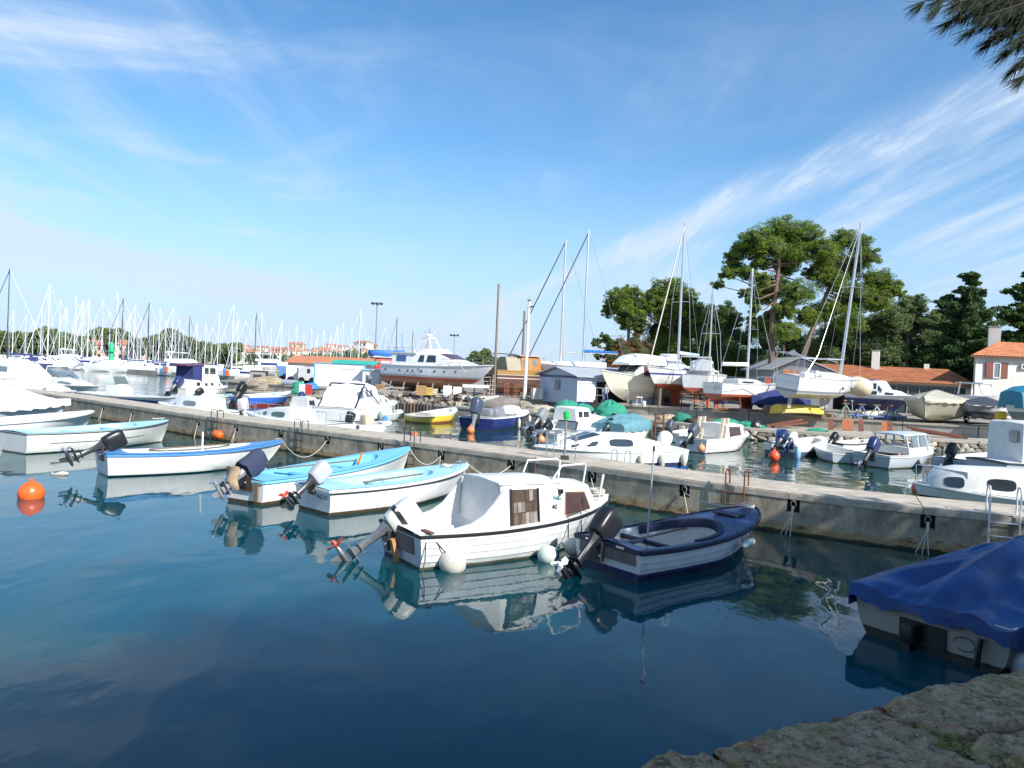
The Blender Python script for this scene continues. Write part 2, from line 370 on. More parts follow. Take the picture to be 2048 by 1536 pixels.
        if t0 <= .001:
            row0 = rings[0]; b.loft([row0, [(x-.01, y*1.0, min(z, s.sh(0)-drop*bd+.03*math.sin(9*y)+.02*math.sin(23*y))) for x, y, z in row0]], closed=False)
        return b.build(name, mat, s.root, sharp=60)
class Cab:
    """st: stations (x, zb, zt, wb, wt)"""
    def __init__(s, root, st, mat, name='cabin', camber=.04, r=.05, cap=True):
        s.st, s.root, s.r = st, root, r; b = MB(); rings = []
        for x, zb, zt, wb, wt in st:
            rr = min(r, max((zt-zb)*.5, .002))
            rings.append([(x, -wb, zb), (x, -wt, zt-rr), (x, -wt+rr*.35, zt-rr*.25), (x, -wt+rr*1.2, zt), (x, 0, zt+camber), (x, wt-rr*1.2, zt), (x, wt-rr*.35, zt-rr*.25), (x, wt, zt-rr), (x, wb, zb)])
        b.loft(rings, closed=True, cap=cap); s.obj = b.build(name, mat, root, sharp=40)
    def at(s, x):
        st = s.st
        for a, b in zip(st, st[1:]):
            if a[0] <= x <= b[0] or b[0] <= x <= a[0]:
                k = 0 if b[0] == a[0] else (x-a[0])/(b[0]-a[0]); return [a[i]+(b[i]-a[i])*k for i in range(5)]
        return st[-1] if abs(x-st[-1][0]) < abs(x-st[0][0]) else st[0]
    def side(s, x, f, sg):
        _, zb, zt, wb, wt = s.at(x); zt -= min(s.r, (zt-zb)*.5); return Vector((x, sg*(wb+(wt-wb)*f), zb+(zt-zb)*f))
    def win(s, xa, xb, fa, fb, mat=None, rnd=0, xa2=None, xb2=None, name='window', sides=(-1, 1), frame=None, sill=None):
        xa2 = xa if xa2 is None else xa2; xb2 = xb if xb2 is None else xb2
        for sg in sides:
            q = [s.side(xa, fa, sg), s.side(xb, fa, sg), s.side(xb2, fb, sg), s.side(xa2, fb, sg)]
            if sg > 0: q = [q[1], q[0], q[3], q[2]]
            pr = s.root
            if frame:
                c = sum(q, Vector())/4; q2 = [c+(p-c)*1.0 + (p-c).normalized()*.03 for p in q]
                pr = MB().panel(q2, .006, rnd).build('window_frame', frame, s.root)
                MB().panel(q, .012, rnd).build(name, mat or glass, pr)
            else: MB().panel(q, .008, rnd).build(name, mat or glass, pr)
    def front(s, i, ya, yb, fa, fb, mat=None, rnd=0, name='windscreen'):
        """glass on the sloping face between station i and i+1 (i = top edge)"""
        a, b = s.st[i], s.st[i+1]
        def p(y, f):
            w = (a[4] if f > .5 else b[4]); k = 1-f
            return Vector((a[0]+(b[0]-a[0])*k, y*(a[4]+(b[4]-a[4])*k), a[2]+(b[2]-a[2])*k+.04*(1-y*y)))
        q = [p(ya, fa), p(yb, fa), p(yb, fb), p(ya, fb)]
        if a[0] > b[0]: q = [q[1], q[0], q[3], q[2]]
        MB().panel(q, .008, rnd, lift=.006).build(name, mat or glass, s.root)
def rails(root, pts, z0=0, posts=True, r=.013, h=.45, mat=None, name='guard_rail', mid=False, every=1):
    b = MB(); top = [Vector(p)+Vector((0, 0, h)) for p in pts]; b.tube(top, r, 5)
    if mid: b.tube([Vector(p)+Vector((0, 0, h*.5)) for p in pts], r*.7, 4)
    if posts:
        for i in range(0, len(pts), every): b.tube([pts[i], top[i]], r, 5)
    return b.build(name, mat or steel, root)
def pulpit(h, t0=.8, hh=.45, r=.013, mat=None, inset=.05):
    ts = [t0, t0+(1-t0)*.4, t0+(1-t0)*.75, .992]
    pts = [h.sheer(t, inset, .02, -1) for t in ts]+[h.sheer(t, inset, .02, 1) for t in reversed(ts[:-1])]
    return rails(h.root, pts, h=hh, r=r, mat=mat, name='bow_rail')
def outboard(root, x, z, y=0, tilt=62, col=None, s=1.0, leg=None, turn=0, tiller=True, prop=None, stripe=None, cloth=None):
    """outboard clamped on the transom top at (x, y, z); tilt in degrees"""
    col = col or black; leg = leg or dkgrey
    base = Matrix.Translation((x, y, z)) @ Matrix.Rotation(rad(turn), 4, 'Z') @ Matrix.Scale(s, 4)
    rot = base @ Matrix.Rotation(rad(tilt), 4, 'Y')
    m = MB(base); m.box((-.05, 0, -.06), (.05, .24, .26)); m.box((.03, -.08, -.05), (.04, .04, .2)); m.box((.03, .08, -.05), (.04, .04, .2)); m.tube([(.03, -.08, -.12), (.09, -.08, -.12)], .012); m.tube([(.03, .08, -.12), (.09, .08, -.12)], .012)
    m.tube([(-.05, -.13, .03), (-.05, .13, .03)], .025, 8)
    br = m.build('outboard_motor', dkgrey, root)
    c = MB(rot); prof = [(-.12, .66, .74), (-.10, .84, .9), (0, .93, .98), (.10, .98, 1), (.2, 1, 1), (.29, .95, .95), (.325, .82, .80), (.335, .5, .5)]
    rings = []
    for zz, kx, ky in prof:
        rings.append([Vector((-.11+.20*kx*math.copysign(abs(math.cos(a))**.48, math.cos(a)), .135*ky*math.copysign(abs(math.sin(a))**.48, math.sin(a)), .17+zz+.05*math.cos(a)*0)) for a in [2*math.pi*(j+.5)/16 for j in range(16)]])
    c.loft(rings); c.build('cowling', col, br, sharp=50)
    if stripe:
        c = MB(rot)
        for zz in (.30,): c.loft([[Vector((-.11+.203*kx*math.copysign(abs(math.cos(a))**.6, math.cos(a)), .138*math.copysign(abs(math.sin(a))**.6, math.sin(a)), .17+q)) for a in [2*math.pi*(j+.5)/16 for j in range(16)]] for q, kx in ((.02, .99), (.09, 1.0))])
        c.build('cowling_band', stripe, br)
    l = MB(rot)
    l.loft([[(-.12+dx*w, dy*d, z_) for dx, dy in ((-1, -.4), (-.4, -1), (.6, -1), (1, -.3), (1, .3), (.6, 1), (-.4, 1), (-1, .4))] for z_, w, d in ((.10, .13, .10), (-.02, .09, .07), (-.12, .06, .045), (-.40, .055, .04), (-.52, .07, .04), (-.60, .08, .028))])
    l.box((-.16, 0, -.53), (.34, .19, .014)); l.box((-.13, 0, -.42), (.2, .14, .012))
    l.lathe([(.008, -.18), (.028, -.14), (.04, -.06), (.042, .06), (.034, .14), (.015, .2)], 10, (-.13, 0, -.66), (-1, 0, 0))
    l.add([(-.06, 0, -.68), (-.2, 0, -.68), (-.22, 0, -.84), (-.15, 0, -.84), (-.06, .012, -.68), (-.2, .012, -.68), (-.22, .006, -.84), (-.15, .006, -.84)], [(0, 1, 2, 3), (7, 6, 5, 4), (0, 4, 5, 1), (1, 5, 6, 2), (2, 6, 7, 3), (3, 7, 4, 0)])
    if tiller: l.tube([(.0, .04, .13), (.2, .07, .15), (.48, .1, .16)], [.022, .018, .02], 6)
    l.tube([(-.02, -.10, .12), (.06, -.1, .0), (.02, -.1, -.15)], .018, 6)
    l.build('leg', leg, br)
    p = MB(rot); p.lathe([(.03, -.05), (.035, 0), (.012, .06)], 8, (-.36, 0, -.66), (-1, 0, 0))
    for a in (0, 2.094, 4.189):
        R = Matrix.Rotation(a, 3, 'X'); pts = [(0, .02, -.012), (-.02, .06, -.05), (-.03, .12, -.045), (-.01, .13, .02), (.02, .08, .045), (.01, .02, .02)]
        q = [R @ Vector(t) + Vector((-.36, 0, -.66)) for t in pts]; k = len(q)
        p.add(q+[t+Vector((.008, 0, 0)) for t in q], [tuple(range(k)), tuple(range(2*k-1, k-1, -1))]+[(i, (i+1) % k, k+(i+1) % k, k+i) for i in range(k)])
    p.build('propeller', prop or alu, br)
    if cloth:
        k = MB(rot); n = 14; rings = []
        for i in range(9):
            v = i/8; ring = []
            for j in range(n):
                a = 2*math.pi*j/n; w = 1+.06*math.sin(3*a+v*5)+.05*math.sin(7*a)
                ring.append((-.11+(.25*w)*math.cos(a)*(1 if v < .85 else .75), .185*w*math.sin(a)*(1 if v < .85 else .75), .02+.55*v+.02*math.sin(5*a)))
            rings.append(ring)
        k.loft(rings); k.build('motor_cover', cloth, br, sharp=60)
    return br
def fender_ball(loc, r, mat, label, rest=True, hook=(0, 0, 1), group=None, name='fender'):
    o = thing(name, label, 'fender' if name == 'fender' else 'buoy', loc, 0, group)
    ax = Vector(hook).normalized()
    MB().lathe([(.02, -r), (r*.45, -r*.9), (r*.8, -r*.6), (r, -r*.1), (r*.97, r*.25), (r*.75, r*.7), (r*.4, r*.98), (r*.16, r*1.12), (r*.14, r*1.3)], 20, (0, 0, 0), ax).build('float', mat, o, sharp=60)
    m = MB(); c = ax*(r*1.36); u = ax.cross(Vector((.3, 1, 0))).normalized()
    m.tube([c+(ax*math.cos(a)+u*math.sin(a))*r*.2 for a in [2*math.pi*i/10 for i in range(11)]], r*.055, 6); m.build('eye', mat, o)
    return o
def fender_tube(root_or_none, loc, r, h, mat, label=None, name='fender', cap=None, line=None, group=None):
    o = thing(name, label, 'fender', loc, 0, group)
    MB().lathe([(.012, -h/2-.03), (r*.5, -h/2), (r, -h/2+r*.8), (r, h/2-r*.8), (r*.5, h/2), (.014, h/2+.05)], 12).build('body', mat, o, sharp=60)
    if line: MB().tube([(0, 0, h/2+.04), Vector(line)-Vector(loc)], .008, 5).build('lanyard', ropew, o)
    return o
def boat(name, label, sx, bx, z=0.0, zs=None, cat='boat', group=None, heel=0, trim=0):
    """sx/bx: photograph positions of stern and bow on the plane z; gives root and length"""
    a = W(*sx, z) if len(sx) == 2 else Vector(sx); b = W(*bx, z) if len(bx) == 2 else Vector(bx)
    d = b-a; r = thing(name, label, cat, a, math.atan2(d.y, d.x), group)
    r.rotation_euler = (heel, trim, math.atan2(d.y, d.x)); return r, d.length
# ---------------------------------------------------------------- water
def water_mat():
    mt = bpy.data.materials.new('harbour_water'); mt.use_nodes = True; nt = mt.node_tree; N = nt.nodes; K = nt.links
    b = N['Principled BSDF']; b.inputs['Roughness'].default_value = .015; b.inputs['IOR'].default_value = 1.37; b.inputs['Specular IOR Level'].default_value = .5
    tc = N.new('ShaderNodeTexCoord')
    n = N.new('ShaderNodeTexNoise'); n.inputs['Scale'].default_value = .07; K.new(tc.outputs['Object'], n.inputs[0])
    cr = N.new('ShaderNodeMixRGB'); K.new(n.outputs[0], cr.inputs[0]); cr.inputs[1].default_value = (.001, .046, .064, 1); cr.inputs[2].default_value = (.001, .064, .082, 1)
    K.new(cr.outputs[0], b.inputs['Base Color'])
    b.subsurface_method = 'BURLEY'; b.inputs['Subsurface Weight'].default_value = 1; b.inputs['Subsurface Radius'].default_value = (1, 1.4, 1.8); b.inputs['Subsurface Scale'].default_value = 1.6
    def nz(scale, sx, sy, det, dist=0.0, rot=0):
        mp = N.new('ShaderNodeMapping'); mp.inputs['Scale'].default_value = (sx, sy, 1); mp.inputs['Rotation'].default_value = (0, 0, rot); K.new(tc.outputs['Object'], mp.inputs[0])
        q = N.new('ShaderNodeTexNoise'); q.inputs['Scale'].default_value = scale; q.inputs['Detail'].default_value = det; q.inputs['Distortion'].default_value = dist; K.new(mp.outputs[0], q.inputs[0]); return q.outputs[0]
    def mth(op, a, c):
        q = N.new('ShaderNodeMath'); q.operation = op
        for i, x in enumerate((a, c)):
            if isinstance(x, (int, float)): q.inputs[i].default_value = x
            else: K.new(x, q.inputs[i])
        return q.outputs[0]
    swell = nz(.55, 1, .7, 2, .3, .3); rip = nz(3.2, 1, .55, 3, .4, -.35); fine = nz(16, 1, .5, 3, .2, -.3)
    patch = nz(.16, 1, .6, 2, .5)
    pr = N.new('ShaderNodeMapRange'); K.new(patch, pr.inputs[0]); pr.inputs[1].default_value = .42; pr.inputs[2].default_value = .66; pr.inputs[3].default_value = .25; pr.inputs[4].default_value = 1.0
    # livelier water beyond the jetty, nearly glassy in its lee
    sp = N.new('ShaderNodeSeparateXYZ'); K.new(tc.outputs['Object'], sp.inputs[0])
    far = N.new('ShaderNodeMapRange'); K.new(mth('ADD', sp.outputs[1], mth('MULTIPLY', sp.outputs[0], .85)), far.inputs[0]); far.inputs[1].default_value = 14; far.inputs[2].default_value = 24; far.inputs[3].default_value = 1; far.inputs[4].default_value = 2.6
    gr = N.new('ShaderNodeMixRGB'); g2 = N.new('ShaderNodeMapRange'); K.new(far.outputs[0], g2.inputs[0]); g2.inputs[1].default_value = 1; g2.inputs[2].default_value = 2.6; K.new(g2.outputs[0], gr.inputs[0]); K.new(cr.outputs[0], gr.inputs[1]); gr.inputs[2].default_value = (.014, .055, .042, 1); K.new(gr.outputs[0], b.inputs['Base Color'])
    hgt = mth('ADD', mth('MULTIPLY', swell, .030), mth('ADD', mth('MULTIPLY', mth('MULTIPLY', rip, pr.outputs[0]), .0062), mth('MULTIPLY', mth('MULTIPLY', fine, pr.outputs[0]), .0008)))
    hgt = mth('MULTIPLY', hgt, far.outputs[0])
    bp = N.new('ShaderNodeBump'); bp.inputs['Strength'].default_value = 1; bp.inputs['Distance'].default_value = 1.0; K.new(hgt, bp.inputs['Height']); K.new(bp.outputs[0], b.inputs['Normal'])
    return mt
tag(MB().add([(-1500, -40, 0), (1500, -40, 0), (1500, 2600, 0), (-1500, 2600, 0)], [(0, 1, 2, 3)]).build('water', water_mat(), smooth=False), 'calm blue green harbour water', None, kind='structure')
tag(MB().add([(-2500, -60, -1.2), (2500, -60, -1.2), (2500, 4500, -1.2), (-2500, 4500, -1.2)], [(0, 1, 2, 3)]).build('ground', M('sea_bed', (.08, .09, .07), .9), smooth=False), 'sea bed and ground under the harbour', None, kind='structure')
def project(p):
    d = Vector(p)-Vector((0, 0, H)); w = d.dot(f0); return 1024+F*d.dot(RC)/w, 768-F*d.dot(UC)/w
# ---------------------------------------------------------------- jetty
JH = .87
jpx = [(-420, 722), (-150, 757), (150, 795), (400, 831), (700, 869), (1022, 909), (1300, 949), (1519, 978), (1700, 1000), (1840, 1015), (2048, 1034), (2330, 1058), (2900, 1100)]
jp = [W(x, y, JH) for x, y in jpx]
def resample(pts, step):
    out = [pts[0].copy()]; acc = 0
    seg = []
    for a, b in zip(pts, pts[1:]):
        L = (b-a).length; n = max(1, round(L/step))
        for i in range(1, n+1): out.append(a.lerp(b, i/n))
    return out
def smooth(pts, k=2):
    for _ in range(k): pts = [pts[0]]+[(pts[i-1]+pts[i]*2+pts[i+1])/4 for i in range(1, len(pts)-1)]+[pts[-1]]
    return pts
jl = smooth(resample(jp, .5), 12)
jl = [p for p in jl]
cum = [0]
for a, b in zip(jl, jl[1:]): cum.append(cum[-1]+(b-a).length)
JL = cum[-1]
def jat(s):
    """point on the front top edge of the jetty, unit direction and normal towards the camera side"""
    s = min(max(s, 0), JL-.001); i = max(k for k in range(len(cum)) if cum[k] <= s) if s > 0 else 0
    i = min(i, len(jl)-2); d = (jl[i+1]-jl[i]); p = jl[i]+d*((s-cum[i])/(cum[i+1]-cum[i])); d = d.normalized()
    i2 = min(max(i-2, 0), len(jl)-6); dd = (jl[i2+5]-jl[i2]).normalized()
    return p, dd, Vector((dd.y, -dd.x, 0))*-1 if Vector((dd.y, -dd.x, 0)).y > 0 else Vector((dd.y, -dd.x, 0))
def jfind(px):
    lo, hi = 0, JL
    for _ in range(40):
        mid = (lo+hi)/2
        if project(jat(mid)[0])[0] < px: lo = mid
        else: hi = mid
    return lo
conc_wall = bpy.data.materials.new('stained_jetty_concrete'); conc_wall.use_nodes = True
def _cw():
    nt = conc_wall.node_tree; N = nt.nodes; K = nt.links; b = N['Principled BSDF']; b.inputs['Roughness'].default_value = .85
    tc = N.new('ShaderNodeTexCoord'); sp = N.new('ShaderNodeSeparateXYZ'); K.new(tc.outputs['Object'], sp.inputs[0])
    def nz(sc, s, det=8, r=.7):
        mp = N.new('ShaderNodeMapping'); mp.inputs['Scale'].default_value = s; K.new(tc.outputs['Object'], mp.inputs[0])
        n = N.new('ShaderNodeTexNoise'); n.inputs['Scale'].default_value = sc; n.inputs['Detail'].default_value = det; n.inputs['Roughness'].default_value = r; K.new(mp.outputs[0], n.inputs[0]); return n.outputs[0]
    def mix(f, a, c):
        n = N.new('ShaderNodeMixRGB')
        if isinstance(f, float): n.inputs[0].default_value = f
        else: K.new(f, n.inputs[0])
        for i, q in ((1, a), (2, c)):
            if isinstance(q, tuple): n.inputs[i].default_value = (*q, 1)
            else: K.new(q, n.inputs[i])
        return n.outputs[0]
    def mr(x, a, c, lo=0, hi=1):
        n = N.new('ShaderNodeMapRange'); K.new(x, n.inputs[0]); n.inputs[1].default_value = a; n.inputs[2].default_value = c; n.inputs[3].default_value = lo; n.inputs[4].default_value = hi; return n.outputs[0]
    def mul(a, c, op='MULTIPLY'):
        n = N.new('ShaderNodeMath'); n.operation = op
        for i, x in enumerate((a, c)):
            if isinstance(x, (int, float)): n.inputs[i].default_value = x
            else: K.new(x, n.inputs[i])
        return n.outputs[0]
    base = mix(mr(nz(1.2, (1, 1, 1)), .35, .65), (.50, .42, .29), (.36, .30, .21))
    base = mix(mr(nz(26, (1, 1, 1), 4), .45, .62, 0, .45), base, (.56, .51, .42))
    blot = mul(mr(nz(1.6, (1, 1, .7), 10, .72), .44, .58, 0, .72), mr(sp.outputs[2], .22, .42))
    base = mix(blot, base, (.17, .15, .12))
    streak = mul(mr(nz(3.0, (1, 1, .10)), .44, .66, 0, .75), mr(sp.outputs[2], .12, .75))
    base = mix(streak, base, (.10, .09, .075))
    zz = mul(sp.outputs[2], mul(nz(2.2, (1, 1, .5)), .18), 'SUBTRACT')
    base = mix(mr(zz, .16, .06, 0, .85), base, (.40, .28, .13))
    rst = mul(mr(nz(4.5, (1, 1, 2.2)), .52, .63, 0, 1), mul(mr(zz, .24, .08), mr(zz, -.10, .03)))
    base = mix(rst, base, (.20, .045, .018))
    base = mix(mr(zz, -.015, -.05, 0, .95), base, (.020, .024, .012))
    K.new(base, b.inputs['Base Color'])
    bp = N.new('ShaderNodeBump'); bp.inputs['Strength'].default_value = .5; bp.inputs['Distance'].default_value = .02; K.new(nz(18, (1, 1, 1), 8), bp.inputs['Height']); K.new(bp.outputs[0], b.inputs['Normal'])
_cw()
conc_top = M('worn_jetty_top_concrete', (.51, .45, .36), .85, var=.35, scale=2.5, bump=.5, bscale=25, dirt=(.22, .19, .15), damt=.6)
conc = M('pale_concrete', (.42, .39, .33), .85, var=.25, scale=1.5, bump=.4, dirt=(.2, .17, .13), damt=.5)
jetty = thing('jetty', 'long stained concrete jetty with mooring rings crossing the harbour', 'jetty')
ringpx = [207, 265, 328, 397, 473, 562, 655, 762, 883, 1023, 1185, 1370, 1588, 1857]
rs = [jfind(x) for x in ringpx] + [jfind(1857)+3.2, jfind(1857)+6.5]
JW = 1.65; RH = .13
cuts = [0]
bounds = sorted([r-RH for r in rs]+[r+RH for r in rs])
DN = Vector((0, 0, -1))
def seg_box(mb, s0, s1, z0, z1, n0, n1):
    """block of the jetty between arc lengths s0..s1, heights z0..z1, offsets n0..n1 along the normal towards the camera"""
    k = max(1, int((s1-s0)/.8)); rings = []
    for i in range(k+1):
        p, d, n = jat(s0+(s1-s0)*i/k); q = Vector((p.x, p.y, 0))
        rings.append([q+n*n1+Vector((0, 0, z0)), q+n*n0+Vector((0, 0, z0)), q+n*n0+Vector((0, 0, z1)), q+n*n1+Vector((0, 0, z1))])
    mb.loft(rings)
recess_m = M('dark_recess', (.035, .03, .027), .9, var=.4)  # near-black tone for the back and sides of each ring recess
prev = 0.0
for r in rs:
    if r-RH > prev+.01:
        b = MB(); seg_box(b, prev, r-RH, -1.15, JH-.14, -JW, 0); b.build('wall_panel', conc_wall, jetty, smooth=False)
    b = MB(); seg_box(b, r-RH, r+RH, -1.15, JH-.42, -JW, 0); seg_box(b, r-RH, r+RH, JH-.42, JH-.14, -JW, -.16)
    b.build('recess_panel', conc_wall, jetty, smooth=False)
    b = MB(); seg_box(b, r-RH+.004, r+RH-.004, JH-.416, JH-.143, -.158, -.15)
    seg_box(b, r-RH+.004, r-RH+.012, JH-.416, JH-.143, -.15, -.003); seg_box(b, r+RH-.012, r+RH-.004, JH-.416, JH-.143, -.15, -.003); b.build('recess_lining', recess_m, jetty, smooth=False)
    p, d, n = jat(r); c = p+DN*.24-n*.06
    b = MB(); b.tube([p+DN*.17-n*.16, p+DN*.17-n*.02], .02); b.tube([c+(d*math.cos(a)*.7+DN*math.sin(a)-n*.2*math.sin(a))*.075+n*.06 for a in [2*math.pi*i/14 for i in range(15)]], .013, 6)
    b.build('mooring_ring', M('galvanised_ring', (.42, .40, .36), .5, .6, var=.3), jetty)
    prev = r+RH
b = MB(); seg_box(b, prev, JL-.01, -1.15, JH-.14, -JW, 0); b.build('wall_panel', conc_wall, jetty, smooth=False)
s = 0
while s < JL-.3:
    e = min(s+random.choice((2.4, 2.5, 2.6)), JL-.01); b = MB(); dz = random.uniform(-.006, .006)
    seg_box(b, s, e-.014, JH-.139, JH-.03+dz, -JW-.02, .018); seg_box(b, s+.006, e-.02, JH-.03+dz, JH+dz, -JW, -.004); b.build('cap_slab', conc_top, jetty, smooth=False); s = e
def jpt(px, off=0.0, z=JH):
    """on the jetty: beside the front edge at photograph column px, off metres towards the camera (negative = onto the jetty)"""
    p, d, n = jat(jfind(px)); return Vector((p.x, p.y, z))+n*off, d, n
def ladder(px, label, w=.42, top=.35, mat=rust, off=.08, bot=-.4, backward=False, hoop=True, rungs=4):
    p, d, n = jat(jfind(px))
    if backward: p = p - n*JW; n = -n
    r = thing('ladder', label, 'ladder', (p.x, p.y, 0))
    for sg in (-1, 1):
        q = d*(w/2*sg)
        pts = [q+n*off+Vector((0, 0, bot)), q+n*off+Vector((0, 0, JH+top*.8)), q+n*(off-.06)+Vector((0, 0, JH+top)), q+n*(off-.2)+Vector((0, 0, JH+top)), q+n*(off-.26)+Vector((0, 0, JH+top*.8)), q+n*(off-.27)+Vector((0, 0, JH))]
        MB().tube(pts if hoop else pts[:2], .018, 6).build('stile', mat, r)
    for i in range(rungs): z = JH-.15-i*.26; MB().tube([d*(w/2)+n*off+Vector((0, 0, z)), -d*(w/2)+n*off+Vector((0, 0, z))], .015, 6).build('rung', mat, r)
    return r
ladder(1472, 'rusty red ladder on the jetty behind the navy open boat')
ladder(600, 'dark thin ladder on the jetty wall above the blue dory bow', mat=dkgrey, top=.3)
ladder(432, 'dark ladder on the jetty wall near the orange float', mat=dkgrey, top=.3)
ladder(822, 'dark ladder on the jetty by the light blue boat bow', mat=dkgrey, top=.5)
ladder(1172, 'small grey hooped ladder on the far side of the jetty beside the white motor cruiser', w=.42, mat=steel, top=.3, backward=True)
ladder(1290, 'grey ladder low on the far side of the jetty', mat=steel, top=.02, backward=True, hoop=False) if False else None
ladder(2008, 'tall white tube ladder at the right end of the jetty', w=.5, mat=M('white_painted_tube', (.7, .7, .7), .35), top=.52, off=.06, bot=0, rungs=3)
# navigation pole with green top, on the jetty
p, d, n = jpt(1106, -.5)
r = thing('navigation_pole', 'thin post with a green lantern on top standing on the jetty', 'navigation light', p)
MB().tube([(0, 0, 0), (0, 0, 1.05)], .03, 8).build('post', M('grey_red_post', (.30, .22, .2), .6, var=.4), r)
MB().box((0, 0, .05), (.22, .22, .1)).build('base', dkgrey, r)
gl = M('green_lantern', (.02, .50, .10), .35)
MB().lathe([(.04, 1.05), (.07, 1.07), (.07, 1.12), (.085, 1.14), (.085, 1.28), (.03, 1.31)], 10).build('lantern', gl, r)
for sx in (-.62, -.38, .35):
    MB().tube([d*sx+Vector((0, 0, 0)), d*sx+Vector((0, 0, .72))], .014, 5).build('guard_tube', steel, r)
MB().tube([d*-.62+Vector((0, 0, .72)), d*-.38+Vector((0, 0, .72))], .014, 5).build('guard_tube', steel, r)
# bent bracket on the jetty front
p, d, n = jpt(1052, .02)
tag(MB().tube([p+d*-.25+DN*.25, p+d*.35-DN*.02, p+d*.36+DN*.45], .014, 5).build('bent_bracket', rust), 'thin bent iron bracket on the jetty wall above the white cabin boat', 'bracket')
# mooring ropes from rings to boats or into the water
def rope(pts, label, mat=ropew, r=.012, group='mooring ropes along the jetty'):
    o = MB().tube(pts, r, 5).build('mooring_rope', mat); tag(o, label, 'rope', group); return o
def ring_pt(i): p, d, n = jat(rs[i]); return p+DN*.31+n*.03, d, n
# ---------------------------------------------------------------- foreground quay
from mathutils.geometry import delaunay_2d_cdt
from mathutils import noise as mnoise
QZ = 1.6
stone_m = bpy.data.materials.new('mossy_old_stone'); stone_m.use_nodes = True
def _sm():
    nt = stone_m.node_tree; N = nt.nodes; K = nt.links; b = N['Principled BSDF']; b.inputs['Roughness'].default_value = .95
    tc = N.new('ShaderNodeTexCoord')
    def nz(sc, det=10, r=.72, off=0):
        mp = N.new('ShaderNodeMapping'); mp.inputs['Location'].default_value = (off, off, 0); K.new(tc.outputs['Object'], mp.inputs[0])
        n = N.new('ShaderNodeTexNoise'); n.inputs['Scale'].default_value = sc; n.inputs['Detail'].default_value = det; n.inputs['Roughness'].default_value = r; K.new(mp.outputs[0], n.inputs[0]); return n.outputs[0]
    last = None
    cols = [(.48, .31, .17), (.62, .46, .28), (.24, .23, .06), (.52, .19, .07), (.10, .06, .035), (.80, .68, .52)]
    prm = [None, (9, .46, .58, .8), (6.0, .5, .60, .75), (4, .55, .64, .7), (17, .50, .60, .8), (42, .56, .62, .7)]
    q = N.new('ShaderNodeRGB'); q.outputs[0].default_value = (*cols[0], 1); last = q.outputs[0]
    for i in range(1, 6):
        sc, a, c, k = prm[i]; mr = N.new('ShaderNodeMapRange'); K.new(nz(sc, off=i*7.3), mr.inputs[0]); mr.inputs[1].default_value = a; mr.inputs[2].default_value = c; mr.inputs[4].default_value = k
        mm = N.new('ShaderNodeMixRGB'); K.new(mr.outputs[0], mm.inputs[0]); K.new(last, mm.inputs[1]); mm.inputs[2].default_value = (*cols[i], 1); last = mm.outputs[0]
    K.new(last, b.inputs['Base Color'])
    bp = N.new('ShaderNodeBump'); bp.inputs['Strength'].default_value = 1; bp.inputs['Distance'].default_value = .035; K.new(nz(24), bp.inputs['Height']); K.new(bp.outputs[0], b.inputs['Normal'])
_sm()
def slab(px_poly, name, mat, parent, z=QZ, th=.35, amp=.02, step=.035, edge=.03, world=False, seed=0):
    """irregular stone: outline given on the plane z, weathered top, rounded rim"""
    P2 = [Vector(p) if world else W(p[0], p[1], z) for p in px_poly]; r = random.Random(seed+len(px_poly))
    out = []
    for a, b in zip(P2, P2[1:]+P2[:1]):
        n = max(1, int((b-a).length/(step*1.2)))
        for i in range(n):
            q = a.lerp(b, i/n); nn = mnoise.noise(Vector((q.x*9, q.y*9, seed)))*.018+mnoise.noise(Vector((q.x*30, q.y*30, seed)))*.008
            t = (b-a).normalized(); out.append(Vector((q.x-t.y*nn, q.y+t.x*nn)))
    n = len(out); xs = [p.x for p in out]; ys = [p.y for p in out]; pts = list(out)
    ed = [(i, (i+1) % n) for i in range(n)]
    gx = np.arange(min(xs), max(xs), step); gy = np.arange(min(ys), max(ys), step)
    for x in gx:
        for y in gy: pts.append(Vector((x+r.uniform(-.3, .3)*step, y+r.uniform(-.3, .3)*step)))
    vs, es, fs, *_ = delaunay_2d_cdt(pts, ed, [], 1, 1e-5)
    oa = np.array([(p.x, p.y) for p in out])
    V = []
    for v in vs:
        dmin = np.sqrt(((oa-np.array((v.x, v.y)))**2).sum(1)).min()
        k = min(1, dmin/edge); h = -(1-k)**2*edge*.9
        h += amp*(mnoise.fractal(Vector((v.x*4, v.y*4, seed)), 1.0, 2.0, 4)-.1) + amp*.5*mnoise.noise(Vector((v.x*22, v.y*22, seed)))
        V.append((v.x, v.y, z+h))
    mb = MB(); mb.add(V, [tuple(f) for f in fs])
    base = {}; m = len(V)
    # skirt
    cnt = {}
    for f in fs:
        for i in range(len(f)):
            e = (f[i], f[(i+1) % len(f)]); cnt[tuple(sorted(e))] = cnt.get(tuple(sorted(e)), 0)+1
    bd = [e for e, c in cnt.items() if c == 1]
    vs2 = []; ff = []
    for a, b_ in bd:
        i = len(mb.v); A, B = mb.v[a], mb.v[b_]
        mb.v += [(A[0], A[1], z-th), (B[0], B[1], z-th)]; mb.f.append((a, b_, i+1, i))
    return mb.build(name, mat, parent, sharp=180)
quay = thing('quay', 'mossy stone quay in the shade at the bottom right corner', 'quay')
slab([(1276, 1530), (1300, 1512), (1345, 1499), (1418, 1497), (1500, 1560), (1500, 2100), (1000, 2100), (1180, 1700)], 'paving_stone', stone_m, quay, seed=1, th=1.5)
slab([(1426, 1495), (1477, 1473), (1556, 1453), (1674, 1427), (1748, 1408), (1800, 1440), (1900, 1478), (1960, 1520), (2080, 1545), (2300, 1620), (2300, 2100), (1540, 2100), (1530, 1570)], 'paving_stone', stone_m, quay, seed=2, th=1.5, amp=.03)
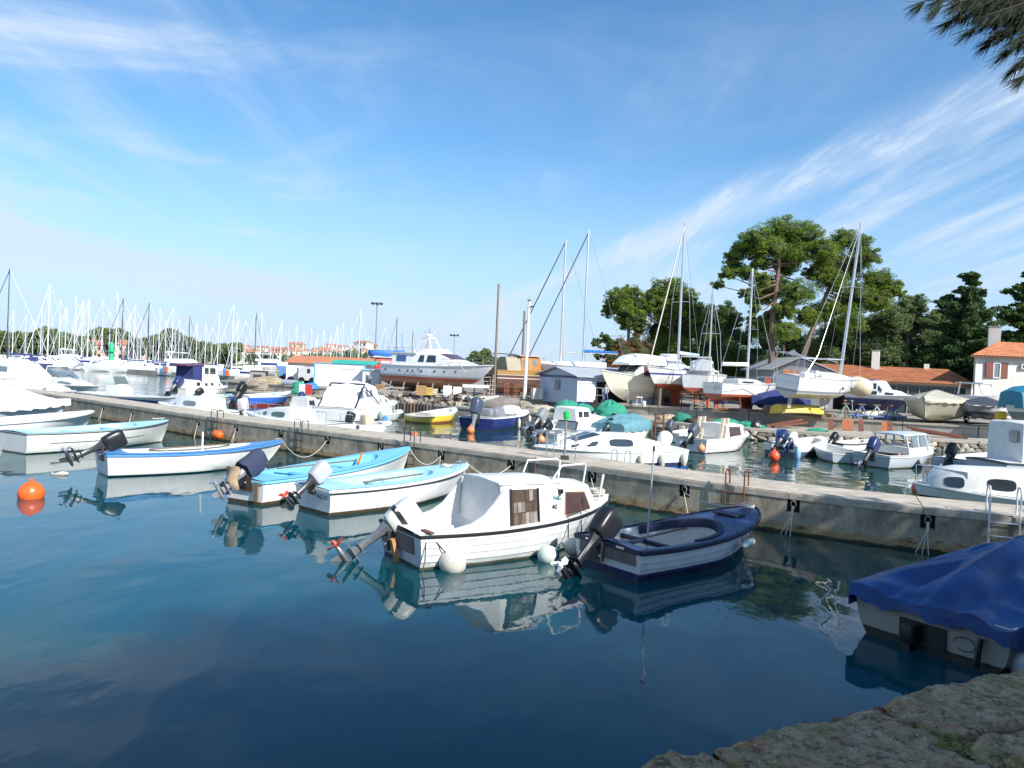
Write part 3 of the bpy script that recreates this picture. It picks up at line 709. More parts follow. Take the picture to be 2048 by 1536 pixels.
slab([(1760, 1404), (1792, 1386), (1871, 1366), (1990, 1341), (2048, 1336), (2300, 1300), (2700, 1260), (2900, 1300), (2500, 1450), (2200, 1440), (2048, 1446), (1985, 1452), (1945, 1470), (1880, 1462), (1815, 1436)], 'paving_stone', stone_m, quay, seed=3, th=1.5)
slab([(1935, 1478), (1960, 1462), (2010, 1456), (2080, 1452), (2250, 1450), (2600, 1460), (2700, 1600), (2300, 1600), (2080, 1528), (1990, 1508), (1950, 1495)], 'paving_stone', stone_m, quay, seed=4, amp=.035, z=QZ+.03, edge=.06, th=1.0)
mort = M('joint_soil', (.16, .075, .045), .95, var=.5, scale=14, bump=.8, dirt=(.10, .10, .05), damt=.7)
slab([(1440, 1500), (1560, 1460), (1790, 1396), (1990, 1350), (2300, 1315), (2700, 1275), (2900, 2100), (1500, 2100)], 'joint_bed', mort, quay, z=QZ-.035, amp=.015, seed=9, th=1.0, step=.06)
# dry leaves and twigs of moss in the joints
r_ = random.Random(4); mb = MB()
for i in range(700):
    x = r_.choice((r_.gauss(1880, 50), r_.gauss(1980, 60))); y = 1456+(x-1790)*.30+r_.gauss(0, 10); p = W(x, y, QZ-.02)
    a = r_.uniform(0, 6.3); l = r_.uniform(.008, .03); d = Vector((math.cos(a)*l, math.sin(a)*l, r_.uniform(.002, l)))
    mb.add([p, p+d+Vector((.002, 0, 0)), p+d*.6+Vector((0, .006, .003))], [(0, 1, 2)])
tag(mb.build('grass', M('yellow_moss_grass', (.22, .24, .06), .9, var=.5, scale=20), smooth=False), 'yellowish moss and grass in the quay joints', 'grass', kind='stuff')
# body of the quay behind the paving, down to the water and away to the right and behind the camera
a = [W(1276, 1530, QZ), W(1556, 1456, QZ), W(2048, 1340, QZ), W(2700, 1270, QZ)]
bk = [(14, 10), (60, 12), (60, -40), (-30, -40), (-4, 2.2), (.35, 2.6)]
vs = [(p.x+.02, p.y-.05, 0) for p in a]+[(x, y, 0) for x, y in bk]; k = len(vs)
mb = MB(); mb.add([(x, y, -1.15) for x, y, _ in vs]+[(x, y, QZ-.2) for x, y, _ in vs], [tuple(range(k, 2*k))]+[(i, (i+1) % k, k+(i+1) % k, k+i) for i in range(k)]); mb.build('quay_body', stone_m, quay, smooth=False)
# ---------------------------------------------------------------- boats this side of the jetty
h_white = MH('hull_white_dark_bottom', [(-1, (.05, .055, .05)), (.03, (.78, .78, .76))])
h_whitered = MH('hull_white_brown_bottom', [(-1, (.10, .05, .03)), (.07, (.80, .80, .79))])
h_cabin = MH('hull_old_white', [(-1, (.06, .07, .04)), (.04, (.62, .64, .66))], .45, .45)
h_navyb = MH('hull_white_navy_bottom', [(-1, (.012, .022, .11)), (.15, (.70, .71, .70))], .35, .3)
boardw = M('pale_inner_boards', (.62, .55, .44), .6, var=.2, scale=3, dirt=(.3, .22, .15), damt=.5)
inner = M('inner_white_paint', (.70, .70, .66), .5, dirt=(.3, .28, .22), damt=.5)
# --- dory with blue deck
r, L = boat('rowing_boat', 'white dory with mid blue deck and black outboard tilted up, left of centre', (207, 950), (548, 930)); L += .25
h = Hull(r, L, 1.55, .60, .74, h_white, draft=.16, rake=.65, tr=.72, dip=.06, trk=.08)
h.rail(midblue, .04, .05); h.deck(midblue, inner, w=.24, fd=.80, tc=.62, ta=.10, zf=.1); h.thwart(.34, boardw, dz=-.1, inset=.18); h.thwart(.58, boardw, dz=-.1, inset=.18)
outboard(r, -.02, .64, tilt=66, s=1.2, tiller=True); MB().box((-.06, 0, .52), (.05, .46, .26)).build('transom_board', wood, r)
MB().tube([(L*.47, -.52, .3), (L*.47, -.52, 1.12)], .028, 6).build('white_stake', offwhite, r)
MB().box((L-.16, 0, .80), (.18, .1, .03)).build('bow_cleat', alu, r)
text_mesh('NG', 'registration_letters', black, r, h.pt(.88, .85, .985, .85)+Vector((0, 0, 0)), (-1, .35, 0), (0, 0, 1), .16) if False else None
def hull_text(h, txt, t, zf, size, sg, mat=black):
    a = h.pt(t, zf, .985, zf); b = h.pt(t+.06, zf, .985, zf); a.y *= sg; b.y *= sg; d = b-a
    if sg > 0: d = -d; a = b
    up = h.pt(t, min(zf+.2, 1), .99, min(zf+.2, 1)); up.y *= sg; up0 = h.pt(t, zf, .985, zf); up0.y *= sg
    n = Vector((d.y, -d.x, 0)).normalized()
    return text_mesh(txt, 'registration_letters', mat, h.root, a+n*.03, d, up-up0, size, .004)
hull_text(h, 'NG', .84, .55, .14, -1)
ropeD = (r, L, h)
MB().tube([(L*.25, .42, .58), (L*.70, .30, .66)], .022, 6).build('oar', wood, r); MB().rbox((L*.22, -.15, .32), (.32, .22, .3)).build('red_fuel_tank', M('faded_red_tank', (.45, .06, .04), .5), r)
# --- light blue boat with shrouded outboard
r, L = boat('rowing_boat', 'white dory with light blue deck and outboard wrapped in cloth and tan bag', (490, 1006), (812, 948)); L += .12
h = Hull(r, L, 1.6, .54, .80, h_whitered, draft=.2, rake=.45, tr=.74, dip=.03)
h.rail(ltblue, .04, .05); h.deck(ltblue, ltblue, w=.26, fd=.74, tc=.56, ta=.12, zf=.12); h.thwart(.3, ltblue, dz=-.1, inset=.2); h.thwart(.52, ltblue, dz=-.1, inset=.2)
outboard(r, -.02, .58, tilt=58, s=1.1, tiller=True, cloth=M('dark_blue_wrap', (.035, .045, .09), .9, var=.3, bump=.4), leg=grey)
m = MB(); tanm = M('tan_cloth_bag', (.42, .31, .20), .95, var=.25, scale=9, bump=.5)
rings = []
for i in range(9):
    v = i/8; w = .17+.02*math.sin(v*9); rings.append([(-.36+.03*math.sin(v*7)+dx*(.045+.02*math.sin(3*v)), dy*w+.02, .85-.50*v) for dx, dy in ((-1, -.8), (-1.3, 0), (-1, .8), (0, 1), (1, .8), (1.2, 0), (1, -.8), (0, -1))])
m.loft(rings); m.build('tan_bag', tanm, r, sharp=60)
MB().box((-.06, 0, .44), (.05, .5, .3)).build('transom_board', dkwood, r); MB().box((-.10, -.42, .30), (.03, .11, .42)).build('wood_bracket', wood, r)
MB().tube([(L*.62, 0, .5), (L*.66, .05, .8)], [.05, .03], 6).build('stowed_oar_end', varnish, r)
MB().tube([(L*.2, .3, .62), (L*.55, -.3, .68)], .02, 5).build('oar', wood, r)
MB().tube([(.5, .62, .6), (.5, .62, .75)], .012, 5).build('rowlock', steel, r); MB().tube([(L*.6, -.66, .68), (L*.6, -.66, .84)], .012, 5).build('rowlock', steel, r)
ropeE = (r, L, h)
# --- pale blue and white boat
r, L = boat('rowing_boat', 'white dory with pale blue inside, grey topped outboard and red propeller', (628, 1024), (925, 985)); L += .12
h = Hull(r, L, 1.62, .55, .74, h_whitered, draft=.2, rake=.35, tr=.8, dip=.02, p=2.4)
h.rail(offwhite, .04, .055); MB().tube([h.sheer(t, -.012, -.075, -1) for t in [i/20 for i in range(21)]], .018, 5).build('rubber_strip', dkgrey, r)
h.deck(paleblue, paleblue, w=.29, fd=.72, tc=.56, ta=.16, zf=.14, camber=.015); h.thwart(.42, paleblue, w=.5, dz=-.13, inset=.24)
outboard(r, -.02, .58, tilt=50, s=1.0, stripe=None, col=M('silver_grey_cowl', (.42, .44, .46), .35), prop=M('red_propeller', (.75, .08, .04), .4), tiller=False)
rails(r, [h.sheer(.84, .14, .03, -1), h.sheer(.90, .12, .03, -1)], h=.16, r=.011, name='grab_rail'); rails(r, [h.sheer(.24, .2, .02, -1), h.sheer(.3, .22, .02, -1)], h=.12, r=.011, name='grab_rail')
hull_t = text_mesh('NG 12', 'registration_letters', M('dark_letters', (.04, .05, .06), .6), r, (-.075, -.20, .34), (0, -1, 0), (0, 0, 1), .13)
MB().box((L-.2, 0, .80), (.16, .06, .03)).build('bow_cleat', steel, r)
ropeF = (r, L, h)
MB().tube([(L*.22, -.35, .60), (L*.62, -.25, .64)], .022, 6).build('oar', wood, r); MB().rbox((L*.33, .1, .30), (.3, .2, .24)).build('fuel_tank', dkgrey, r)
m = MB()
for i in range(3): m.tube([(L*.84+.11*math.cos(a+i), .12*math.sin(a+i), h.sh(.84)+.05+.018*i) for a in [2*math.pi*k/12 for k in range(13)]], .012, 5)
m.build('rope_coil', ropew, r)
# --- old white cabin boat, number 40
r, L = boat('cabin_boat', 'old white cabin boat with plank door, brown windows and number 40', (806, 1122), (1205, 1072)); L += .12
h = Hull(r, L, 1.78, .56, .82, h_cabin, draft=.22, rake=.38, tr=.82, dip=.05, clinker=1, p=2.6, q=.8, trk=.1)
h.rail(black, .022, .04, dz=-.02, name='black_rub_rail')
h.deck(offwhite, white, w=.20, fd=.36, tc=.30, ta=.10, zf=.18)
# toe rail over the deck, continuous white coaming rising to the cabin
def coaming(h, pts, mat, w=.05, name='coaming', inset=.12):
    for sg in (-1, 1):
        rings = []
        for t, z in pts: p = h.sheer(t, inset, 0, sg); q = h.sheer(t, inset+w, 0, sg); s0 = h.sh(t); rings.append([(p.x, p.y, s0), (q.x, q.y, s0), (q.x, q.y, s0+z), (p.x, p.y, s0+z)])
        MB().loft(rings).build(name, mat, h.root, sharp=30)
coaming(h, [(.0, .02), (.06, .03), (.14, .06), (.20, .12), (.25, .24), (.29, .44), (.33, .66)], white, inset=.16)
b1 = L
cab = Cab(r, [(L*.325, .50, 1.24, .66, .60), (L*.335, .50, 1.28, .70, .62), (L*.62, .56, 1.23, .68, .58), (L*.79, .62, 1.14, .56, .45), (L*.855, .66, .80, .38, .32)], offwhite, camber=.04)
rf = Cab(r, [(L*.315, 1.265, 1.295, .64, .62), (L*.62, 1.225, 1.26, .60, .57)], white, name='roof_panel', camber=.035)
# side panel with planked door on the camera side
q = [cab.side(L*.372, .06, -1), cab.side(L*.492, .06, -1), cab.side(L*.492, .93, -1), cab.side(L*.372, .93, -1)]
door = MB().panel(q, .012).build('plank_door', dkwood, r)
for i in range(6):
    for k_ in range(3):
        if (i, k_) in ((1, 2), (2, 2), (4, 1)): continue
        f0_, f1_ = [(.08, .36), (.37, .62), (.63, .91)][k_]; xa = L*.377+(L*.112)*i/6; xb = xa+L*.112/6-.006
        MB().panel([cab.side(xa, f0_+random.uniform(0, .02), -1), cab.side(xb, f0_+random.uniform(0, .02), -1), cab.side(xb, f1_, -1), cab.side(xa, f1_, -1)], .02+random.uniform(0, .01)).build('plank', random.choice((greyply, dkwood, M('brown_grey_plank', (.12, .085, .06), .8, var=.5, scale=6), M('pale_grey_plank', (.26, .23, .20), .8, var=.4, scale=6))), door)
for xx in (.362, .494): MB().panel([cab.side(L*xx, .04, -1), cab.side(L*xx+.03, .04, -1), cab.side(L*xx+.03, .95, -1), cab.side(L*xx, .95, -1)], .03).build('door_frame', black, r)
cab.win(L*.635, L*.785, .16, .80, brownglass, xb2=L*.755, xa2=L*.645, sides=(-1,), frame=M('brown_window_frame', (.30, .17, .10), .6))
cab.win(L*.45, L*.56, .45, .85, brownglass, sides=(1,)); cab.win(L*.6, L*.72, .3, .8, brownglass, sides=(1,))
cab.front(3, -.8, .8, .15, .9, brownglass)
text_mesh('40', 'number', black, r, cab.side(L*.565, .36, -1)+Vector((0, -.008, 0)), (1, -.02, 0), (0, .08, 1), .13, .003)
text_mesh('NG', 'registration_letters', M('teal_letters', (.03, .22, .22), .5), r, cab.side(L*.575, .60, -1)+Vector((0, -.008, 0)), (1, -.02, 0), (0, .08, 1), .12, .003)
MB().box(cab.side(L*.612, .84, -1)+Vector((0, -.03, 0)), (.07, .06, .08)).build('side_light', black, r)
MB().tube([cab.side(L*.60, .95, -1)+Vector((0, -.01, 0)), cab.side(L*.605, .8, -1)+Vector((0, -.03, 0)), cab.side(L*.6, .6, -1)+Vector((0, -.02, 0))], .006, 5).build('cable', black, r)
MB().tube([(L*.60, -.45, 1.28), (L*.63, -.5, 1.50), (L*.64, -.48, 1.52), (L*.77, -.40, 1.52), (L*.785, -.38, 1.48), (L*.77, -.36, .95)], .018, 6).build('roof_rail', M('white_tube_rail', (.75, .75, .76), .3), r)
MB().tube([(L*.60, .45, 1.28), (L*.63, .5, 1.50), (L*.77, .40, 1.52), (L*.785, .38, 1.48), (L*.77, .36, .95)], .018, 6).build('roof_rail', MC['white_tube_rail'], r)
MB().tube([(L*.885, -.28, .80), (L*.90, -.30, 1.28)], [.016, .03], 6).build('bow_stake', offwhite, r)
q = h.sheer(.62, .02, 0, -1); q2 = h.sheer(.70, .02, 0, -1)
MB().tube([q+Vector((0, -.02, -.38)), q, q+Vector((0, .03, .06)), q2+Vector((0, .03, .06)), q2+Vector((0, -.02, -.35))], .012, 5).build('fender_lanyard', black, r)
outboard(r, -.12, .40, y=.22, tilt=54, s=1.22, turn=-16, col=M('white_cowl_aged', (.66, .66, .60), .35, var=.1), leg=M('mid_grey_metal', (.20, .21, .22), .4, .5, var=.4), stripe=black, prop=M('dull_red_propeller', (.35, .06, .04), .5), tiller=True)
MB().panel([(-.105, .60, .12), (-.105, -.50, .12), (-.105, -.50, .46), (-.105, .60, .46)], .02).build('transom_board', greyply, r) if False else MB().box((-.075, .05, .36), (.06, 1.1, .26)).build('transom_board', greyply, r)
MB().box((-.16, .0, .18), (.06, .09, .42), ry=-.25).build('wood_bracket', M('orange_wood', (.5, .26, .09), .7, var=.3), r)
pile = MB()
for i in range(5): pile.tube([(L*.93+.12*math.cos(a+i)*1.1, .16*math.sin(a+i), .86+.02*i+.01*math.sin(3*a)) for a in [2*math.pi*k/12 for k in range(13)]], .014, 5)
pile.build('rope_coil', ropew, r)
MB().box((L*.02, -.62, .60), (.08, .3, .02)).build('cleat', rust, r)
ropeG = (r, L, h)
fb = W(905, 1140, 0)
fender_ball((fb.x, fb.y, .12), .22, fendw, 'big grimy round fender at the stern quarter of the cabin boat', hook=(-.5, .2, .5))
p0 = r.matrix_world if False else Matrix.Translation(r.location) @ Matrix.Rotation(r.rotation_euler.z, 4, 'Z')
def L2W(rt, v): return (Matrix.Translation(rt.location) @ rt.rotation_euler.to_matrix().to_4x4()) @ Vector(v)
MB().tube([(.02, -.70, .6), (-.05, -.82, .2), (-.12, -.84, -.05)], .01, 5).build('fender_line', ropeb, r)
MB().tube([(.06, -.70, .6), (.50, -.93, .05)], .01, 5).build('fender_line', ropeb, r)
q = P(1114, 1072, 12.0); q = L2W(r, h.sheer(.62, -.16, -.44, -1))
fender_ball((q.x, q.y, q.z), .17, fendw, 'brownish round fender hanging between cabin boat and navy boat', hook=(-.9, -.2, .15))
q = W(1094, 1122, 0); fender_ball((q.x, q.y, .10), .165, fendp, 'pale green round buoy floating between cabin boat and navy boat', hook=(.8, .1, .55), name='mooring_buoy')
# --- navy open boat
r, L = boat('open_boat', 'open boat with navy deck, white clinker sides and black outboard', (1216, 1148), (1478, 1096)); L += .42
h = Hull(r, L, 1.56, .50, .74, h_navyb, draft=.2, rake=.38, tr=.92, dip=.06, clinker=1, p=2.5, q=.7, tm=.4)
h.rail(navyflat, .035, .07, dz=-.01, name='navy_gunwale')
wood_in = M('cream_inner_hull', (.74, .71, .64), .45, dirt=(.3, .26, .2), damt=.4)
h.deck(navy, wood_in, w=.13, fd=.66, tc=.40, ta=.05, zf=.1, camber=.05)
m = MB(); rings = []
for sg, seq in ((-1, range(0, 21)), (1, range(19, -1, -1))):
    for i in seq:
        t = .36+.30*math.sin(i/20*math.pi/2); y = h.bm(t)-.13
        if t > .40: y *= math.sqrt(max(0, 1-((t-.40)/.26)**2.6))
        z = h.sh(t)+.012+.05*(1-(y/h.bm(t))**2); x = h.sheer(t).x; k_ = .02 if y > .05 else 0
        rings.append([(x+.03, sg*(y+k_), z+.022), (x-.04, sg*max(y-.045, 0), z+.022), (x-.04, sg*max(y-.055, 0), z-.13), (x, sg*y, z-.13)])
m.loft(rings)
m.build('foredeck_beam', navyflat, r, sharp=40)
MB().box((L*.80, 0, h.sh(.8)+.075), (.30, .5, .035)).build('foredeck_hatch', navyflat, r)
MB().box((L*.24, 0, .40), (.08, 1.3, .07)).build('thwart', navyflat, r); MB().box((L*.12, .1, .42), (L*.26, .08, .05)).build('centre_rail', navyflat, r)
MB().tube([(L*.24, .05, .1), (L*.24+.02, .0, 1.95)], .015, 6).build('grey_pole', M('grey_painted_pole', (.36, .40, .46), .5), r); MB().tube([(L*.24+.02, 0, 1.95), (L*.24+.02, 0, 2.03)], .026, 6).build('pole_cap', rust, r)
MB().box((-.04, 0, .37), (.05, 1.22, .2)).build('transom_board', greyply, r); MB().box((-.05, .36, .50), (.07, .2, .035)).build('transom_plate', alu, r); MB().box((-.05, -.30, .50), (.07, .16, .035)).build('transom_plate', alu, r)
outboard(r, -.06, .42, y=.20, tilt=50, s=1.2, turn=4, leg=M('matt_black_leg', (.012, .014, .02), .4), tiller=True, prop=M('pale_propeller', (.75, .78, .76), .35))
hs = [h.sheer(.62, .0, -.02, -1), h.sheer(.70, .0, -.02, -1)]
m = MB()
for a in hs: m.tube([a+Vector((0, .05, .04)), a+Vector((0, -.03, .02)), a+Vector((0, -.06, -.12))], .009, 5)
m.build('fender_line', ropeb, r)
m = MB(); c = (hs[0]+hs[1])/2+Vector((0, -.10, -.17)); dv = (hs[1]-hs[0]).normalized()
m.lathe([(.02, -.22), (.05, -.18), (.065, -.12), (.065, .12), (.05, .18), (.02, .22)], 12, c, dv); o = m.build('fender', fendp); 
o2 = thing('fender', 'white sausage fender on the near side of the navy boat bow', 'fender', L2W(r, (0, 0, 0)), r.rotation_euler.z); o.name = 'body'; o.parent = o2
MB().lathe([(.03, 0), (.1, .02), (.12, .10), (.08, .2), (.02, .22)], 10, h.sheer(.02, .3, .0, 1)+Vector((.25, .1, .03))).build('blue_bottle', midblue, r)
m = MB()
for i in range(3): m.tube([(L*.95+.09*math.cos(a+i), .13*math.sin(a+i), h.sh(.95)+.07+.02*i) for a in [2*math.pi*k/12 for k in range(13)]], .012, 5)
m.build('rope_coil', ropew, r)
ropeH = (r, L, h)
MB().tube([(L*.30, .40, .36), (L*.60, .34, .44)], .02, 6).build('oar', wood, r); MB().rbox((L*.13, .38, .26), (.26, .2, .24)).build('fuel_tank', M('faded_red_tank', (.45, .06, .04), .5), r)
# --- boat under the blue tarpaulin
ca = W(1722, 1290, 0); cb = W(2005, 1352, 0); ax = Vector((.80, .60, 0)); st = (ca+cb)/2
hI = MH('hull_grey_cream', [(-1, (.02, .022, .02)), (.10, (.36, .34, .29))], .5, .3)
r = thing('covered_boat', 'boat under a wrinkled blue tarpaulin moored beside the stone quay', 'boat', st+Vector((-.15, .25, 0)), math.atan2(.56, .83))
r.location.x += .28
h = Hull(r, 4.9, 2.05, .58, .85, hI, draft=.22, rake=.5, tr=.9, dip=.0)
def zr(t): return .56+.60*min(1, (t/.45))**.62
h.cover(tarpb, zr, 0, 1, drop=.32, wr=.03, conv=.9, n=90, k=34, seed=5, back=.10, hem=.04, fold=.10, ft=.52, bd=.45, name='blue_tarpaulin')
h.rail(offwhite, .03, .05)
MB().box((-.05, .05, .22), (.05, .55, .26)).build('motor_bracket', black, r); k = MB(); k.rbox((-.15, .15, .22), (.20, .20, .24)); k.loft([[(-.15+dx*.07, .15+dy*.04, z_) for dx, dy in ((-1, -1), (1, -1), (1.6, 0), (1, 1), (-1, 1))] for z_ in (.22, -.3)]); k.build('outboard_motor', black, r)
MB().tube([(-.10, -.62, .38), (-.14, -.62, .2), (-.12, -.6, .05)], .035, 8).build('black_hose', black, r)
MB().tube([(-.09+.0*math.cos(a), -.45+.12*math.cos(a), .26+.08*math.sin(a)) for a in [2*math.pi*k/14 for k in range(13)]], .006, 5).build('wire_loop', black, r)
q = W(2040, 1350, 0); fender_ball((q.x+.1, q.y, .16), .24, M('bluish_white_fender', (.62, .70, .74), .35), 'pale blue white round fender between covered boat and quay', hook=(.1, .1, 1))
# --- upper left: three moored boats
r, L = boat('rowing_boat', 'white boat with pale blue inside moored at the left under the jetty', (28, 905), (322, 884)); L += .15
h = Hull(r, L+.15, 1.9, .64, .80, MH('hull_ivory', [(-1, (.05, .05, .04)), (.03, (.70, .71, .66))]), draft=.2, rake=.35, tr=.82, dip=.04, p=2.4, q=.8)
h.rail(dkgrey, .012, .03, dz=-.03, name='dark_stripe'); h.deck(paleblue, paleblue, w=.24, fd=.74, tc=.6, ta=.06, zf=.2); h.thwart(.35, paleblue, dz=-.08); h.thwart(.6, paleblue, dz=-.08)
h.cover  # open boat
MB().tube([h.pt(t, .6, .965, .62)*1+Vector((0, 0, 0)) for t in (.1, .3, .5, .7, .8)], .012, 4).build('side_line', dkgrey, r) if False else None
m = MB(); pts = []
for t in [.12+.07*i for i in range(10)]: q = h.pt(t, .6, .97, .62); pts.append(Vector((q.x, -q.y-.004, q.z)))
m.tube(pts, .012, 4); m.build('side_line', dkgrey, r)
m = MB(); m.tube([(L*.98, -.12, .9), (L*.9, .0, .88), (L*.93, .18, .89)], .014, 5); m.build('bow_line', ropew, r)
ropeC = (r, L, h)
r, L = boat('rowing_boat', 'low white boat behind the pale blue one at the far left', (-150, 882), (185, 852))
h = Hull(r, L, 1.9, .55, .68, h_white, draft=.2, rake=.5, tr=.8, dip=.05, p=2.6, q=.8); h.rail(offwhite, .05, .06); h.deck(offwhite, offwhite, w=.25, fd=.78, tc=.6, ta=.06, zf=.25)
r, L = boat('covered_boat', 'large white boat under a white cover at the far left', (-330, 852), (138, 838))
h = Hull(r, L, 2.5, .75, .95, MH('hull_white_grey', [(-1, (.05, .05, .06)), (.05, (.62, .63, .68))]), draft=.25, rake=.7, tr=.85, dip=.05, p=2.2)
h.cover(canvasw, lambda t: 1.0+.72*math.exp(-((t-.62)/.18)**2)+.75*math.exp(-((t-.15)/.3)**2)-.2*max(0, t-.85)/.15*.9, 0, 1, drop=.3, wr=.03, conv=.75, seed=8, n=60)
h.rail(offwhite, .03, .05)
# --- buoys
o = thing('mooring_buoy', 'round orange buoy floating in open water at the left', 'buoy', W(62, 996, 0)); q = W(62, 996, 0)
MB().ball((0, 0, .10), .265).build('float', orange, o, sharp=60); MB().lathe([(.04, .33), (.04, .40), (.02, .42)], 8).build('eye', orange, o)
o = thing('float', 'small white torpedo float lying on the water at the left', 'float', W(119, 950, 0), -.1); MB().lathe([(.01, -.26), (.05, -.2), (.07, -.05), (.07, .1), (.04, .22), (.01, .25)], 12, (0, 0, .03), (1, 0, .08)).build('body', fendw, o, sharp=60)
q = W(56, 905, 0); fender_tube(None, (q.x, q.y, .16), .085, .34, M('ivory_fender', (.66, .62, .45), .5), 'ivory fender hanging on a rope at the stern of the pale blue boat', line=(q.x, q.y+.05, .75))
q = W(68, 904, 0); o = thing('float', 'tiny white float beside the ivory fender at the left', 'float', q); MB().ball((0, 0, .03), .07, 12).build('body', fendw, o)
q, d, n = jpt(448, .25, .26); o = thing('mooring_buoy', 'orange plastic float hanging by ropes against the jetty wall', 'buoy', q)
MB().lathe([(.02, -.27), (.12, -.24), (.17, -.12), (.17, .12), (.12, .24), (.02, .27)], 14, (0, 0, 0), (d.x, d.y, 0)).build('body', orange, o, sharp=60)
q, d, n = jpt(1060, .3, 0)
# --- mooring lines
def ring_rope(i, rt, v, label, drop=.25, mat=ropew, r=.011):
    a, d, n = ring_pt(i); b = L2W(rt, v); rope(sag(a, b, drop, 12, .006), label, mat, r)
ring_rope(3+2, ropeD[0], (ropeD[1], 0, .74), 'slack white rope from the blue dory bow to a jetty ring', .42) if False else None
a = L2W(ropeD[0], (ropeD[1]-.05, 0, .78)); p6, d6, n6 = ring_pt(6)
rope(sag(a, p6, .55, 14, .004), 'slack white rope from the blue dory bow to the jetty', ropew, .011)
p5, d5, n5 = ring_pt(8)
rope(sag(L2W(ropeE[0], (ropeE[1]-.05, 0, .82)), p5, .38, 14), 'white rope from the light blue boat bow to the jetty', ropew, .012)
p5, d5, n5 = ring_pt(9)
rope(sag(L2W(ropeF[0], (ropeF[1]-.05, 0, .80)), p5, .30, 14), 'white rope from the pale blue dory bow to the jetty', ropew, .012)
p5, d5, n5 = ring_pt(11); a = L2W(ropeH[0], (ropeH[1]-.1, .1, .78))
rope(sag(p5, a, .12, 8), 'doubled rope from the navy boat bow up to a jetty ring', ropew, .013)
rope([p5, p5+DN*.25+d5*.12+n5*.1, p5+DN*.62+d5*.28+n5*.22], 'loose rope end hanging from the jetty ring behind the navy boat', ropew, .009)
a = L2W(ropeG[0], (ropeG[1]-.05, .1, .82)); p5, d5, n5 = ring_pt(10)
rope(sag(a, p5, .2, 8), 'rope from the cabin boat bow to a jetty ring', ropew, .011)
rope([a, a+Vector((.10, -.15, -.45)), a+Vector((.22, -.3, -.86))], 'thin yellowish line from the cabin boat bow into the water', ropew, .007)
for i, lab in ((12, 'second jetty ring from the right'), (13, 'rightmost jetty ring in view')):
    p5, d5, n5 = ring_pt(i)
    m = MB()
    for k in range(3): m.tube([p5+Vector((0, 0, .04)), p5+DN*(.2)+d5*(.02*k-.04)+n5*.05, p5+DN*.62+d5*(.12*(k-1)-.1)+n5*(.14+.05*k), p5+DN*.95+d5*(.16*(k-1)-.2)+n5*(.3+.08*k)], .010, 5)
    m.tube([p5+Vector((0, 0, .03)), p5+DN*.08+n5*.04, p5+DN*.16+n5*.05], .028, 6)
    tag(m.build('mooring_rope', ropew), 'knotted white ropes hanging from the '+lab, 'rope', 'mooring ropes along the jetty')
for i in (0, 1, 2, 3, 4, 7, 8):
    p5, d5, n5 = ring_pt(i); m = MB(); m.tube([p5, p5+DN*.2+n5*.04, p5+DN*.62+d5*.03*((i % 3)-1)+n5*.10], .011, 5); m.tube([p5, p5+DN*.15+n5*.04+d5*.03, p5+DN*.58+d5*.12*((i % 2)-.5)+n5*.16], .009, 5)
    tag(m.build('mooring_rope', ropew), 'short rope hanging from a small jetty ring above the dories at the left', 'rope', 'short ropes hanging from the small jetty rings')
# float rope at bottom right
pts = [W(1650+12*math.sin(i*1.3), 1170+10*i, 0)+Vector((0, 0, .005)) for i in range(11)]
tag(MB().tube(pts, .012, 5).build('floating_rope', ropew), 'white rope lying loosely on the water left of the tarpaulin boat', 'rope')
tag(MB().tube([W(1652, 1268, 0)+Vector((0, 0, .01)), W(1702, 1300, 0)+Vector((0, 0, .01)), W(1682, 1224, 0)+Vector((0, 0, .12))], .008, 5).build('dark_line', ropeb), 'thin dark line tied to the floating rope near the covered boat', 'rope') if False else None
# ---------------------------------------------------------------- boats beyond the jetty
hw2 = MH('hull_white_clean', [(-1, (.05, .07, .09)), (.03, (.80, .80, .79))], .25, .2)
hw_navyline = MH('hull_white_navy_line', [(-1, (.03, .05, .14)), (.16, (.80, .80, .80))], .25, .2)
hw_blueb = MH('hull_white_blue_bottom', [(-1, (.02, .13, .5)), (.22, (.03, .04, .10)), (.36, (.80, .80, .80))], .25, .1)
h_navy = MH('hull_navy', [(-1, (.01, .015, .05)), (.02, (.015, .03, .16)), (.62, (.8, .8, .8))], .22, .15)
h_yel = MH('hull_yellow', [(-1, (.35, .10, .03)), (.10, (.72, .52, .05)), (.42, (.8, .78, .70))], .4, .3)
h_bluered = MH('hull_blue_red', [(-1, (.35, .03, .04)), (.16, (.03, .13, .50)), (.60, (.82, .80, .80))], .3, .15)
h_greyb = MH('hull_pale_grey_blue', [(-1, (.06, .05, .05)), (.04, (.42, .48, .52))], .4, .3)
h_maroon = MH('hull_maroon', [(-1, (.07, .015, .012)), (.52, (.8, .8, .8))], .3, .15)
